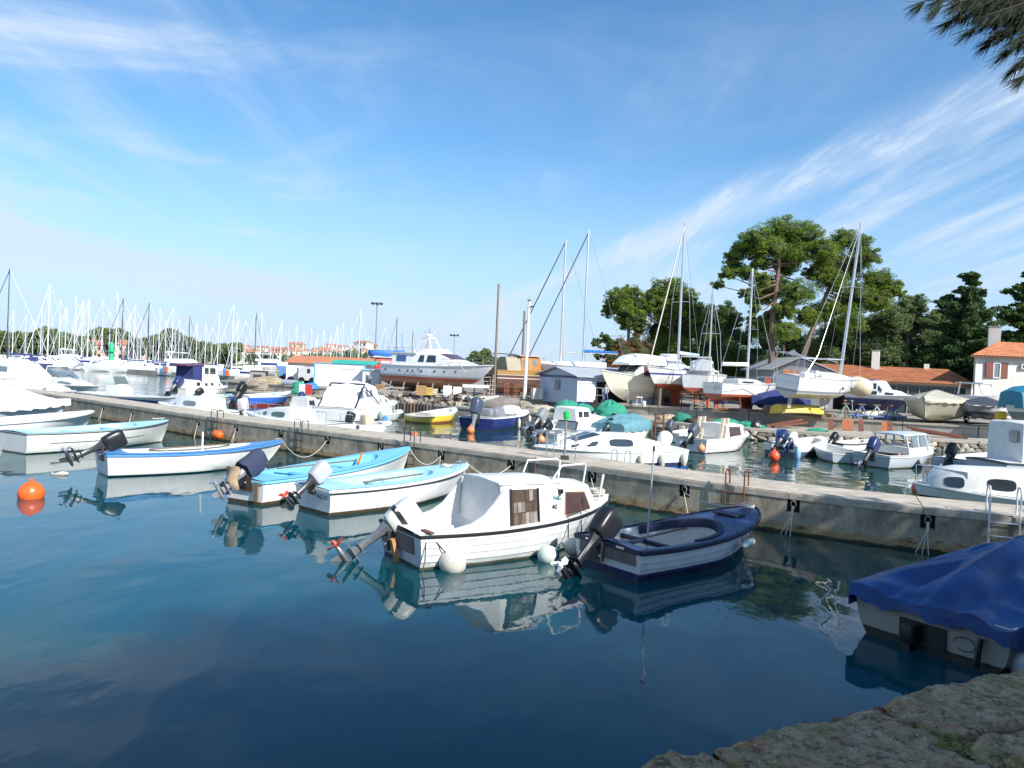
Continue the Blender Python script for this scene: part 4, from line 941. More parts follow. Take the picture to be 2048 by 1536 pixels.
def mboat(name, label, s, b, B=2.0, h0=.6, h1=.8, hm=None, deck=None, well=None, cabins=(), ob=None, rail=None, pul=0, ext=.1, rk=.5, tr=.8, winm=None, **kw):
    r, L = boat(name, label, s, b); L += ext
    h = Hull(r, L, B, h0, h1, hm or hw2, rake=rk, tr=tr, **kw); h.rail(rail or offwhite, .03, .045)
    if well: h.deck(deck or white, inner, w=well[2] if len(well) > 2 else .22, ta=well[0], fd=well[1], tc=well[0]+(well[1]-well[0])*.7, zf=.2)
    else: h.deck(deck or white, inner, fd=0, ta=.5)
    out = []
    for c in cabins:
        cab = Cab(r, [(x*L, h.sh(x)-.02+a, zt, wb, wt) for x, a, zt, wb, wt in c['st']], c.get('m', white), name=c.get('name', 'cabin'), camber=c.get('cam', .04))
        for w in c.get('win', ()): cab.win(w[0]*L, w[1]*L, w[2], w[3], w[4] if len(w) > 4 and w[4] else (winm or glass), rnd=w[5] if len(w) > 5 else 0, xa2=w[6]*L if len(w) > 6 else None, xb2=w[7]*L if len(w) > 7 else None)
        for f in c.get('front', ()): cab.front(f[0], f[1], f[2], f[3], f[4], winm or glass)
        out.append(cab)
    if ob: outboard(r, ob.get('x', -.02), h.sh(0), y=ob.get('y', 0), tilt=ob.get('tilt', 55), s=ob.get('s', 1.2), col=ob.get('col'), leg=ob.get('leg'), tiller=False)
    if pul: pulpit(h, pul, .42)
    return r, L, h, out
# V : cruiser alongside
r, L, h, cb = mboat('motor_cruiser', 'white motor cruiser with navy stripe and bright blue bottom alongside the jetty', W(1338, 938), W(1072, 944), 2.1, .78, .86, hw_blueb, pul=.78, rk=.7, tr=.9,
    cabins=[dict(st=[(.16, 0, 1.0, .66, .62), (.26, 0, 1.10, .74, .66), (.36, 0, 1.24, .78, .66), (.58, 0, 1.26, .78, .64), (.80, 0, .96, .5, .42), (.86, 0, .88, .3, .26)], win=[(.38, .56, .28, .82, None, .5, .39, .56), (.64, .71, .30, .80, None, .6, .62, .70), (.755, .80, .35, .85, None, 0, .74, .79)], front=[(3, -.8, -.1, .2, .9), (3, .1, .8, .2, .9)])])
MB().lathe([(.05, -.25), (.2, -.2), (.26, 0), (.24, .2), (.12, .3)], 14, (.1, -.2, 1.0), (-.35, 0, 1)).build('white_outboard_cover', canvasw, r, sharp=60)
MB().tube([(L*.56, -.3, 1.30), (L*.98, -.1, 1.32)], .018, 5).build('boat_hook', steel, r)
for i, t in enumerate((.05, .22, .38, .03)):
    q = L2W(r, h.sheer(t, -.1, -.32, 1 if i < 3 else -1)); fender_tube(None, q, .09, .42, fendw, f'white fender on the near side of the white cruiser, {["at its stern", "second from its stern", "amidships", "on its far quarter"][i]}', line=(q.x, q.y, q.z+.35))
# T : navy speedboat
r, L, h, cb = mboat('speedboat', 'navy and white speedboat with a big dark grey outboard', W(952, 860), W(1050, 847), 2.2, .68, .85, h_navy, well=(.06, .62), rk=.9, ob=dict(tilt=18, s=1.9, col=M('slate_cowl', (.06, .08, .12), .3), leg=grey), tr=.9,
    cabins=[dict(st=[(.30, -.3, 1.0, .25, .2), (.42, -.3, 1.15, .3, .25), (.46, -.3, .8, .3, .25)], m=grey, name='console'), dict(st=[(.60, 0, .95, .7, .6), (.66, 0, 1.15, .65, .5), (.68, 0, 1.1, .6, .5), (.84, 0, .84, .3, .2)])])
for t in (.14, .24): MB().rbox((L*t, .1, .85), (.4, 1.2, .5)).build('seat', grey, r)
for t, nm in ((.42, 'white cylinder fender hanging on the navy speedboat side'), (.75, 'white cylinder fender near the navy speedboat bow')):
    q = L2W(r, h.sheer(t, -.12, -.4, -1)); fender_tube(None, q, .09, .5, fendw, nm, line=(q.x, q.y+.05, q.z+.45))
q = W(941, 866); fender_ball((q.x, q.y, .14), .2, M('faded_orange_float', (.75, .22, .08), .5), 'faded orange buoy by the stern of the navy speedboat', name='mooring_buoy')
q = W(829, 875); fender_ball((q.x, q.y, .10), .16, orange, 'small orange buoy floating just behind the jetty, centre left', name='mooring_buoy')
# U1, U2
mboat('cabin_boat', 'white cabin boat with small dark windows right of the navy speedboat', W(1078, 871), W(1212, 862), 2.1, .62, .78, hw2, well=(.05, .4), ob=dict(tilt=50, s=1.5, col=grey, leg=dkgrey), rk=.6,
    cabins=[dict(st=[(.34, 0, 1.35, .75, .65), (.36, 0, 1.42, .75, .65), (.55, 0, 1.38, .72, .6), (.62, 0, 1.05, .6, .5), (.80, 0, .92, .4, .3), (.86, 0, .8, .3, .2)], win=[(.38, .44, .4, .8), (.46, .54, .4, .8)], front=[(2, -.8, .8, .1, .9)])])
r, L, h, cb = mboat('open_boat', 'small open boat with a dark framed windscreen in front of the white cabin boat', W(1090, 888), W(1185, 880), 1.7, .5, .65, hw2, well=(.06, .5), ob=dict(tilt=55, s=1.1), rk=.4)
MB().tube([(L*.38, -.6, .6), (L*.44, -.55, .98), (L*.44, .55, .98), (L*.38, .6, .6)], .02, 5).build('windscreen_frame', black, r); MB().panel([(L*.385, -.58, .6), (L*.385, .58, .6), (L*.44, .53, .97), (L*.44, -.53, .97)], .004).build('windscreen', paleglass, r)
q = W(1082, 893); fender_ball((q.x, q.y, .3), .16, M('pale_orange_float', (.78, .32, .15), .5), 'pale orange fender on the stern of the small windscreen boat', name='fender')
mboat('rowing_boat', 'low white dinghy with black outboard left of the teal covered boat', W(1198, 880), W(1160, 868), 1.4, .4, .5, hw2, well=(.1, .75), ob=dict(tilt=60, s=1.0), ext=.9)
# W : teal cover
r, L = boat('covered_boat', 'cream boat under a faded teal canvas cover', W(1216, 884), W(1284, 876)); L += .5
h = Hull(r, L, 2.0, .62, .80, MH('hull_cream', [(-1, (.10, .05, .04)), (.05, (.74, .70, .58))], .3, .25), rake=.4, tr=.85); h.rail(offwhite, .03, .05); h.deck(cream, inner, fd=0, ta=.5)
h.cover(tealc, lambda t: .95+.34*math.exp(-((t-.42)/.36)**6), .0, .88, drop=.1, wr=.03, conv=.28, fold=.05, n=30)
outboard(r, -.05, .6, tilt=60, s=1.1, tiller=False)
q = W(1240, 889); fender_ball((q.x, q.y-.1, .32), .17, M('terracotta_float', (.60, .20, .10), .5), 'terracotta round fender on the side of the teal covered boat')
q = L2W(r, h.sheer(.62, -.1, -.3, -1)); fender_tube(None, q, .08, .4, ropeb, 'dark fender in the middle of the teal covered boat side', line=(q.x, q.y, q.z+.3))
# X
r, L, h, cb = mboat('cabin_boat', 'white cabin boat with slanting cream boards and a brown tinted window', W(1382, 904), W(1486, 894), 1.9, .60, .80, hw2, well=(.05, .42), ob=dict(tilt=52, s=1.3, col=M('blue_grey_cowl', (.07, .08, .11), .4)), rk=.35, p=2.6,
    cabins=[dict(st=[(.38, 0, 1.20, .70, .62), (.40, 0, 1.24, .72, .64), (.70, 0, 1.18, .66, .55), (.76, 0, 1.12, .6, .5), (.90, 0, .84, .3, .25)], win=[(.42, .66, .10, .85, brownglass), (.74, .85, .15, .8, M('red_tinted_window', (.30, .05, .06), .2), 0, .74, .80)])])
for x, y in ((.30, -.58), (.38, -.58), (.30, .58), (.38, .58)): MB().box((L*x+.05, y, 1.0), (.09, .14, 1.0), ry=.28).build('cream_board', M('cream_board', (.74, .62, .42), .6), r)
q = W(1402, 911); fender_ball((q.x, q.y, .3), .16, MC['pale_orange_float'], 'pale orange fender on the side of the cabin boat with cream boards')
mboat('rowing_boat', 'low white dinghy with grey outboard left of the boat with cream boards', W(1338, 884), W(1398, 878), 1.4, .45, .6, hw2, well=(.08, .7), ob=dict(tilt=35, s=1.2, col=MC['blue_grey_cowl']))
# Y, Z
r, L, h, cb = mboat('rowing_boat', 'white and grey dinghy with a bright blue motor cover', W(1560, 912), W(1642, 900), 1.8, .52, .66, MH('hull_white_over_grey', [(-1, (.10, .12, .2)), (.22, (.8, .8, .8))]), well=(.1, .80, .2), ob=dict(tilt=60, s=1.3, col=navy))
k = MB(Matrix.Translation((.35, .2, .55)) @ Matrix.Rotation(.25, 4, 'Y')); k.rbox((0, 0, .28), (.3, .34, .62)); k.build('blue_motor_cover', M('bright_blue_cover', (.03, .17, .55), .5), r)
outboard(r, .0, .55, y=-.45, tilt=60, s=1.1, col=white, leg=navy, tiller=False)
q = W(1548, 922); fender_ball((q.x, q.y, .2), .22, M('red_orange_buoy', (.85, .10, .03), .4), 'red orange buoy below the blue motor cover', name='mooring_buoy')
q = W(1595, 917); fender_tube(None, (q.x, q.y, .2), .12, .5, M('blue_white_fender', (.25, .45, .7), .4), 'blue and white fender lying against the dinghy with the blue cover')
mboat('rowing_boat', 'small pale grey boat with square transom turned to the camera', W(1698, 928), W(1640, 908), 1.5, .42, .55, h_greyb, well=(.1, .8), tr=.9)
q = W(1706, 928); fender_ball((q.x, q.y, .12), .14, M('yellow_white_float', (.75, .68, .4), .5), 'yellowish float at the corner of the pale grey boat', name='mooring_buoy')
# AA : cuddy with frame
r, L, h, cb = mboat('cabin_boat', 'pale grey blue boat with an open windowed shelter and black outboard', W(1742, 934), W(1850, 925), 1.9, .50, .72, h_greyb, well=(.05, .72), deck=offwhite, ob=dict(tilt=42, s=1.3, col=navy), rk=.4, p=2.5)
pg = M('pale_grey_blue_paint', (.50, .56, .62), .45)
m = MB()
for sg in (-1, 1):
    for a, b_ in (((.34, .5), (.30, 1.28)), ((.52, .5), (.50, 1.30)), ((.70, .55), (.64, 1.28)), ((.86, .72), (.72, 1.24))):
        m.tube([(L*a[0], sg*.72*(1 if a[0] < .8 else .5), a[1]), (L*b_[0], sg*.62, b_[1])], .045, 6)
m.build('shelter_frame', pg, r)
Cab(r, [(L*.26, 1.26, 1.30, .66, .64), (L*.50, 1.28, 1.34, .68, .66), (L*.70, 1.27, 1.33, .66, .6), (L*.78, 1.20, 1.22, .5, .45)], pg, name='shelter_roof')
Cab(r, [(L*.34, .5, .78, .74, .72), (L*.70, .6, .82, .68, .66), (L*.86, .68, .78, .45, .4), (L*.90, .7, .74, .3, .25)], offwhite, name='shelter_side')
MB().panel([(L*.40, -.715, .80), (L*.50, -.70, .80), (L*.49, -.66, 1.24), (L*.38, -.66, 1.24)], .004).build('window', paleglass, r); MB().panel([(L*.54, -.70, .82), (L*.66, -.68, .82), (L*.63, -.64, 1.24), (L*.53, -.66, 1.24)], .004).build('window', paleglass, r)
q = W(1797, 934); fender_ball((q.x, q.y, .3), .17, M('salmon_float', (.80, .34, .20), .5), 'salmon fender on the side of the boat with the shelter')
for t, nm in ((.68, 'first'), (.84, 'second')):
    q = L2W(r, h.sheer(t, -.1, -.32, -1)); fender_tube(None, q, .09, .3, ropeb, f'dark tyre fender, {nm} from amidships on the boat with the shelter')
q = W(1836, 985); fender_ball((q.x, q.y, .12), .2, M('deep_orange_float', (.70, .16, .06), .5), 'orange buoy just behind the jetty at the right', name='mooring_buoy', hook=(1, .2, .1))
# AB / AC / AD
mboat('rowing_boat', 'white dinghy with black outboard beside the wheelhouse boat', W(1898, 944), W(2010, 932), 1.7, .5, .62, h_greyb, well=(.08, .8), deck=offwhite, ob=dict(tilt=45, s=1.2))
a = W(1972, 958); r, L, h, cb = mboat('fishing_boat', 'boat with a tall plain white wheelhouse cut by the right edge', a, a+Vector((5.6, .8, 0)), 2.3, .70, .9, h_greyb, rail=dkgrey, rk=.4, tr=.85)
c = Cab(r, [(L*.12, .6, 2.08, .82, .80), (L*.14, .6, 2.14, .84, .82), (L*.55, .7, 2.16, .84, .8), (L*.58, .7, 2.1, .8, .7)], offwhite, name='wheelhouse'); MB().panel([(L*.118, -.20, 1.38), (L*.118, -.66, 1.38), (L*.119, -.66, 1.84), (L*.119, -.20, 1.84)], .012, .35, lift=.02).build('window_frame', M('pink_grey_frame', (.45, .38, .38), .6), r); MB().panel([(L*.116, -.24, 1.42), (L*.116, -.62, 1.42), (L*.117, -.62, 1.80), (L*.117, -.24, 1.80)], .02, .35, lift=.03).build('window', paleglass, r)
r, L, h, cb = mboat('cabin_boat', 'white cabin boat with two rounded dark windows at the right end of the jetty', (15.2, 17.6, 0), (10.35, 18.9, 0), 2.0, .72, .82, h_maroon, rk=.5, pul=.8, winm=glass,
    cabins=[dict(st=[(.10, 0, 1.22, .70, .62), (.56, 0, 1.30, .72, .64), (.80, 0, 1.28, .66, .56), (.90, 0, 1.2, .46, .38), (.955, 0, .9, .2, .16)], win=[(.60, .72, .22, .74, None, .6), (.81, .89, .15, .72, None, .55), (.3, .46, .22, .72, None, .6)])])
# N, P alongside behind the jetty at the left
def Wd(px, d): return P(px, 741, d)*1 if False else Vector(((px-1024)/1500*d*1.0, d, 0))
r, L, h, cb = mboat('cabin_boat', 'low white cabin boat with one long window behind the jetty, above the blue dory', Wd(486, 35.2), Wd(322, 38.6), 2.1, .68, .82, hw_navyline, rk=.8, well=(.04, .36), tr=.9, ob=dict(tilt=15, s=1.3, col=white, leg=white),
    cabins=[dict(st=[(.32, 0, 1.22, .74, .64), (.36, 0, 1.28, .76, .66), (.60, 0, 1.24, .72, .6), (.82, 0, .86, .4, .3)], win=[(.38, .54, .30, .75, paleglass, .6), (.64, .72, .3, .75, paleglass, .6)])])
rails(r, [h.sheer(t, .1, 0, -1) for t in (.45, .6, .75, .9, .98)], h=.3)
r, L, h, cb = mboat('cabin_boat', 'white sloop like cabin boat with greenish windows and dark red waterline behind the jetty', Wd(682, 30.6), Wd(498, 34.4), 2.0, .70, .82, MH('hull_white_red_line', [(-1, (.04, .02, .05)), (.40, (.22, .03, .05)), (.50, (.8, .8, .8))], .25, .1), rk=.8, well=(.05, .38), tr=.85, pul=.75,
    cabins=[dict(st=[(.36, 0, 1.16, .7, .6), (.40, 0, 1.22, .72, .62), (.62, 0, 1.12, .62, .52), (.84, 0, .9, .35, .28)], win=[(.42, .58, .25, .75, M('green_tinted_window', (.06, .14, .12), .15), .6), (.64, .70, .3, .8, MC['green_tinted_window'], .7), (.73, .78, .3, .8, MC['green_tinted_window'], .7)])])
rails(r, [h.sheer(t, .08, 0, -1) for t in (.02, .15, .3, .45, .6, .75)], h=.36)
# Q : big cruiser with canopy
r, L, h, cb = mboat('motor_cruiser', 'white motor cruiser under a tall white canopy with dark roll bars', W(668, 847), W(786, 833), 2.6, .85, 1.05, hw_navyline, rk=1.0, tr=.9, pul=.7,
    cabins=[dict(st=[(.42, 0, 1.35, .95, .85), (.46, 0, 1.45, .95, .85), (.55, 0, 1.45, .9, .8), (.78, 0, 1.14, .5, .4), (.86, 0, 1.0, .3, .2)], win=[(.48, .70, .4, .78, None, 0, .48, .62)], front=[(2, -.85, -.05, .1, .9), (2, .05, .85, .1, .9)]),
            dict(st=[(.05, 0, 1.5, 1.05, .9), (.08, 0, 1.9, 1.05, .8), (.30, 0, 2.15, 1.02, .75), (.45, .3, 1.95, .9, .7), (.50, .5, 1.5, .85, .7)], m=canvasw, name='canopy', cam=.12, win=[(.10, .2, .45, .8, paleglass), (.24, .36, .45, .8, paleglass)])])
m = MB(); m.tube([(L*.02, -1.1, .8), (L*.18, -1.0, 2.1), (L*.18, 1.0, 2.1), (L*.02, 1.1, .8)], .05, 6); m.tube([(L*.44, -1.0, 1.0), (L*.16, -1.02, 2.02)], .035, 6); m.tube([(L*.44, 1.0, 1.0), (L*.16, 1.02, 2.02)], .035, 6); m.build('roll_bar', navyflat, r)
for t in (.35, .62):
    q = L2W(r, h.sheer(t, -.12, -.5, -1)); fender_tube(None, q, .11, .5, M('greenish_fender', (.22, .30, .28), .5), f'grey green fender on the {"after" if t < .5 else "fore"} side of the tall canopy cruiser', line=(q.x, q.y+.05, q.z+.5))
r, L, h, cb = mboat('open_boat', 'small white open boat tucked behind the jetty below the canopy cruiser', W(700, 876), W(776, 872), 1.7, .60, .68, hw_navyline, well=(.08, .7), rk=.4, ob=dict(tilt=20, s=1.0))
MB().rbox((L*.4, 0, .75), (.5, .5, .5)).build('seat_box', M('tan_box', (.6, .5, .36), .7), r)
MB().lathe([(.1, 0), (.13, .2), (.12, .55), (.04, .6)], 10, (L*.9, .1, .3)).build('blue_canister', midblue, r)
MB().tube([(L*.3+.14*math.cos(a), -.7, .62+.14*math.sin(a)) for a in [2*math.pi*k/12 for k in range(13)]], .03, 6).build('white_ring', fendw, r)
# O, M, L, K, J
mboat('open_boat', 'open motor boat with blue hull, pink white gunwale and red bottom', W(480, 812), W(572, 808), 2.0, .72, .95, h_bluered, well=(.05, .6), rk=.8, ext=.5, ob=dict(tilt=40, s=1.7, leg=dkgrey))
r, L, h, cb = mboat('cabin_boat', 'white cabin boat with cream wheelhouse and dark blue canopy on far side of the basin', W(352, 799), W(452, 796), 2.4, .85, 1.0, hw2, rk=.6, ob=dict(tilt=45, s=1.7, col=navy), pul=.8,
    cabins=[dict(st=[(.10, 0, 1.5, .9, .85), (.62, 0, 1.45, .85, .75), (.80, 0, 1.2, .5, .4)], win=[(.2, .27, .35, .8), (.36, .42, .35, .7), (.48, .54, .35, .75), (.66, .72, .35, .7)]),
            dict(st=[(.30, .4, 2.55, .74, .66), (.36, .4, 2.62, .76, .66), (.60, .4, 2.6, .74, .62), (.70, .4, 1.6, .7, .6)], m=cream, name='wheelhouse', win=[(.38, .46, .52, .88), (.49, .60, .52, .88)], front=[(2, -.9, -.05, .35, .9), (2, .05, .9, .35, .9)])])
Cab(r, [(L*.02, 2.5, 2.6, .85, .8), (L*.36, 2.62, 2.7, .85, .8)], M('maroon_canvas', (.12, .05, .10), .8), name='canopy_top'); Cab(r, [(L*.14, 1.3, 2.5, .82, .8), (L*.31, 1.3, 2.6, .82, .8)], canvasb, name='blue_canopy')
r, L, h, cb = mboat('console_boat', 'long low blue and white launch with centre console behind the jetty', Wd(182, 49.5), Wd(352, 44.5), 2.2, .60, .78, MH('hull_blue_white_top', [(-1, (.02, .03, .10)), (.1, (.06, .10, .36)), (.48, (.8, .8, .82))], .3, .1), well=(.05, .7), rk=1.0,
    cabins=[dict(st=[(.28, -.3, 1.15, .5, .45), (.40, -.3, 1.25, .5, .42), (.44, -.3, 1.0, .5, .4)], name='console')])
MB().panel([(L*.39, -.45, 1.24), (L*.39, .45, 1.24), (L*.35, .38, 1.75), (L*.35, -.38, 1.75)], .01).build('console_screen', M('smoked_screen', (.10, .14, .13), .3), r)
r, L, h, cb = mboat('motor_cruiser', 'white speed cruiser with raked windscreen and radar arch at the left', Wd(70, 57), Wd(196, 51.5), 2.6, .80, .95, hw_navyline, well=(.05, .35), rk=1.4, tr=.9,
    cabins=[dict(st=[(.34, 0, 1.30, .95, .85), (.52, 0, 1.35, .9, .8), (.85, 0, 1.0, .4, .3)], win=[(.5, .72, .30, .72, paleglass, .6)])])
Cab(r, [(L*.36, 1.30, 2.0, .85, .7), (L*.38, 1.30, 2.05, .85, .7), (L*.56, 1.3, 1.36, .75, .7)], paleglass, name='windscreen', camber=.02)
MB().tube([(L*.36, -.85, 1.3), (L*.38, -.72, 2.08), (L*.38, .72, 2.08), (L*.36, .85, 1.3)], .045, 6).build('windscreen_frame', offwhite, r)
MB().tube([(L*.48, 0, 1.35), (L*.66, 0, 2.2), (L*.8, 0, 2.35)], .06, 6).build('radar_arm', offwhite, r); MB().box((L*.76, 0, 2.42), (.7, .3, .12)).build('radar', white, r)
r, L, h, cb = mboat('motor_cruiser', 'white cabin cruiser with a white canopy cut by the left edge', Wd(-110, 53), Wd(100, 50), 2.8, .9, 1.05, hw2, rk=1.0, tr=.9,
    cabins=[dict(st=[(.30, 0, 1.9, 1.05, .95), (.50, 0, 1.95, 1.0, .9), (.62, 0, 1.4, .9, .8), (.85, 0, 1.1, .4, .3)], win=[(.40, .56, .5, .85, paleglass, 0, .40, .52)], front=[(1, -.8, .8, .1, .9)]),
            dict(st=[(.56, .3, 1.5, .8, .7), (.60, .3, 2.3, .85, .75), (.80, .3, 2.25, .85, .75), (.93, .2, 1.5, .7, .6)], m=canvasw, name='canopy', cam=.1, win=[(.62, .70, .45, .8, paleglass)])])
MB().rbox((L*.52, 0, 2.15), (1.2, 1.0, .3)).build('red_bundle', M('dull_red_cloth', (.45, .12, .14), .8), r)
# low white cabin boats and a dinghy in the gap at the left
r, L, h, cb = mboat('motor_cruiser', 'white boat with long dark side window at the far left behind the jetty', Wd(20, 47), Wd(150, 44.5), 2.4, .75, .9, hw2, rk=1.2, cabins=[dict(st=[(.1, 0, 1.3, .9, .8), (.5, 0, 1.3, .85, .75), (.85, 0, 1.0, .4, .3)], win=[(.25, .7, .3, .7, M('slate_window', (.22, .26, .32), .3))])])
# S yellow boats
mboat('rowing_boat', 'yellow and white wooden boat by the stone quay', W(845, 846), W(905, 840), 1.7, .55, .78, h_yel, well=(.08, .8), deck=cream, rk=.3, ext=.3)
mboat('rowing_boat', 'small worn yellow boat left of the larger yellow boat', W(826, 842), W(858, 848), 1.3, .40, .5, MH('hull_dull_yellow', [(-1, (.3, .2, .05)), (.08, (.62, .50, .12))], .5, .4), well=(.08, .8), deck=cream, ext=.4)
# more small boats filling the basin
mboat('open_boat', 'small white open boat with navy motor between the canopy cruiser and the stone quay', W(600, 822), W(668, 817), 1.9, .55, .7, hw2, well=(.06, .7), ob=dict(tilt=40, s=1.3, col=navy))
mboat('cabin_boat', 'white cuddy boat moored behind the greenish windowed cabin boat', Wd(560, 41), Wd(650, 44), 1.9, .6, .75, hw_navyline, well=(.05, .45), cabins=[dict(st=[(.42, 0, 1.2, .7, .6), (.6, 0, 1.2, .65, .55), (.82, 0, .9, .3, .25)], win=[(.45, .58, .3, .8)])])
mboat('rowing_boat', 'white dinghy with pale blue inside left of the blue and red open boat', Wd(395, 52), Wd(462, 54), 1.7, .5, .65, hw2, deck=ltblue, well=(.08, .8), ob=dict(tilt=55, s=1.2))
mboat('open_boat', 'white launch with small console between the teal covered boat and the nets', W(1120, 856), W(1212, 850), 1.9, .55, .75, hw2, well=(.06, .66), ob=dict(tilt=30, s=1.4, col=grey), cabins=[dict(st=[(.3, -.3, .95, .3, .25), (.4, -.3, 1.05, .3, .25), (.44, -.3, .8, .3, .25)], m=whw if 'whw' in globals() else white, name='console')])
mboat('rowing_boat', 'long white dinghy behind the launch near the green nets', W(1228, 862), W(1180, 848), 1.6, .45, .6, hw2, well=(.08, .8), ob=dict(tilt=55, s=1.1))
mboat('open_boat', 'low grey white boat moored left of the small worn yellow boat', W(742, 842), W(800, 838), 1.6, .45, .55, h_greyb, well=(.08, .75), deck=offwhite)
mboat('rowing_boat', 'narrow white boat behind the blue motor cover dinghy, close to the stones', W(1665, 902), W(1735, 898), 1.4, .4, .5, hw2, well=(.08, .8), rail=dkwood, ob=dict(tilt=50, s=1.0))
# ---------------------------------------------------------------- boatyard: ledge, yard, buildings
YZ = 1.2; LZ = .6
def on(px, d, z=YZ):
    """world point at photograph column px, distance d, height z"""
    x = (px-1024)/F*d
    for _ in range(4):
        q = project((x, d, z)); x += (px-q[0])*d/F
    return Vector((x, d, z))
LE = [on(px, d, LZ) for px, d in ((440, 62), (640, 56.5), (830, 53.2), (1080, 47.6), (1300, 44.2), (1500, 40.6), (1665, 39.4), (1957, 38.4), (2400, 37))]
YE = [on(px, d) for px, d in ((440, 66), (640, 60), (860, 57.2), (1100, 54.2), (1300, 50.6), (1500, 46.4), (1665, 44.4), (1957, 41.4), (2400, 40))]
def slab_poly(front, back, z0, z1, name, mat, parent, kind=None):
    pts = list(front)+list(back); k = len(pts); mb = MB()
    mb.add([(p[0], p[1], z0) for p in pts]+[(p[0], p[1], z1) for p in pts], [tuple(range(k, 2*k))]+[(i, (i+1) % k, k+(i+1) % k, k+i) for i in range(k)])
    return mb.build(name, mat, parent, smooth=False)
yardm = M('dusty_yard_ground', (.30, .27, .22), .95, var=.3, scale=.8, bump=.4, bscale=6, dirt=(.16, .13, .10), damt=.7)
ledgem = M('ledge_concrete', (.40, .37, .31), .9, var=.25, scale=1.2, bump=.4, bscale=12, dirt=(.2, .15, .11), damt=.6)
wallm = M('yard_wall_concrete', (.36, .34, .30), .9, var=.3, scale=1.5, bump=.4, bscale=12, dirt=(.17, .13, .10), damt=.7)
rubm = M('rubble_stone', (.33, .29, .23), .95, var=.5, scale=2.5, bump=1, bscale=8, dirt=(.12, .10, .08), damt=.7)
lo = thing('lower_quay', 'rough stone ledge quay along the far side of the boat basin', 'quay')
slab_poly(LE, [q+Vector((0, 8, 0)) for q in reversed(LE)], -1.15, LZ-.14, 'rubble_core', rubm, lo)
# stones of the ledge face, one by one
rr = random.Random(11); smesh = []
for k in range(6):
    mb = MB(); mb.rbox((0, 0, 0), (.37, .30, .21)); o = mb.build('stone', rubm, lo, sharp=20); smesh.append(o)
    for v in o.data.vertices: v.co = v.co*(1+.5*mnoise.noise(v.co*7+Vector((k*3, 0, 0))))+Vector((.10*v.co.z*(k-2.5), 0, .25*v.co.x*math.sin(k*2)))
stm = [rubm, M('pale_rubble', (.44, .40, .33), .95, var=.3, scale=3, bump=.8), M('dark_rubble', (.17, .15, .12), .95, var=.4, scale=3, bump=.8)]
for k, o in enumerate(smesh): o.data.materials.clear(); o.data.materials.append(stm[k % 3])
first = True; cnt = 0
for a, b_ in zip(LE, LE[1:]):
    d = (b_-a); L_ = d.length; d.normalize(); n = Vector((d.y, -d.x, 0))
    if project(b_)[0] < 1250 or a.x > 27: continue
    for row in range(2):
        s = rr.uniform(0, .2)
        while s < L_ and cnt < 290:
            w = rr.uniform(.28, .5); o = smesh[cnt] if cnt < 6 else smesh[rr.randrange(6)].copy()
            if cnt >= 6: C.objects.link(o)
            q = a+d*(s+w/2)+n*rr.uniform(.0, .05); o.location = (q.x, q.y, .12+row*.22+rr.uniform(-.02, .02)); o.rotation_euler = (rr.uniform(-.1, .1), rr.uniform(-.15, .15), math.atan2(d.y, d.x)+rr.uniform(-.1, .1)); o.scale = (w/.36, 1, rr.uniform(.85, 1.1)); cnt += 1; s += w+.02
mb = MB()
for a, b_ in zip(LE, LE[1:]):
    L_ = (b_-a).length; k = max(1, int(L_/2.2))
    for i in range(k):
        p = a.lerp(b_, i/k+.004); q = a.lerp(b_, (i+1)/k-.004); n = Vector(((q-p).y, -(q-p).x, 0)).normalized(); z = rr.uniform(-.012, .012)
        o = MB().add([(*(p+n*.06)[:2], LZ-.138), (*(q+n*.06)[:2], LZ-.138), (*(q-n*1.3)[:2], LZ-.138), (*(p-n*1.3)[:2], LZ-.138), (*(p+n*.06)[:2], LZ+z), (*(q+n*.06)[:2], LZ+z), (*(q-n*1.3)[:2], LZ+z), (*(p-n*1.3)[:2], LZ+z)], [(4, 5, 6, 7), (0, 1, 5, 4), (1, 2, 6, 5), (2, 3, 7, 6), (3, 0, 4, 7)]).build('edge_slab', ledgem, lo, smooth=False)
slab_poly([q+Vector((.2, 1.34, 0)) for q in LE], [q+Vector((0, 8, 0)) for q in reversed(LE)], -1, LZ-.01, 'ledge_fill', ledgem, lo)
yard_back = [(70, 40), (300, 60), (700, 400), (900, 1500), (-60, 900), (-60, 260), (-38, 150), (-30, 90)]
yd = slab_poly(YE, yard_back, -1.1, YZ, 'boatyard_ground', yardm, None); tag(yd, 'dusty concrete ground of the boatyard', None, kind='structure')
yw = thing('retaining_wall', 'low pale concrete retaining wall between ledge and boatyard', 'wall')
for a, b_ in zip(YE, YE[1:]):
    L_ = (b_-a).length; k = max(1, int(L_/3))
    for i in range(k):
        p = a.lerp(b_, i/k); q = a.lerp(b_, (i+1)/k-.006); d = (q-p).normalized(); n = Vector((d.y, -d.x, 0)); c = (p+q)/2
        z = rr.uniform(-.01, .01)
        MB().box((c.x+n.x*.02, c.y+n.y*.02, (LZ+YZ)/2-.4), ((q-p).length, .2, YZ-LZ+.62), rz=math.atan2(d.y, d.x)).build('wall_block', wallm, yw, smooth=False)
        MB().box((c.x, c.y, YZ-.03+z), ((q-p).length-.01, .42, .10), rz=math.atan2(d.y, d.x)).build('coping_stone', ledgem, yw, smooth=False)
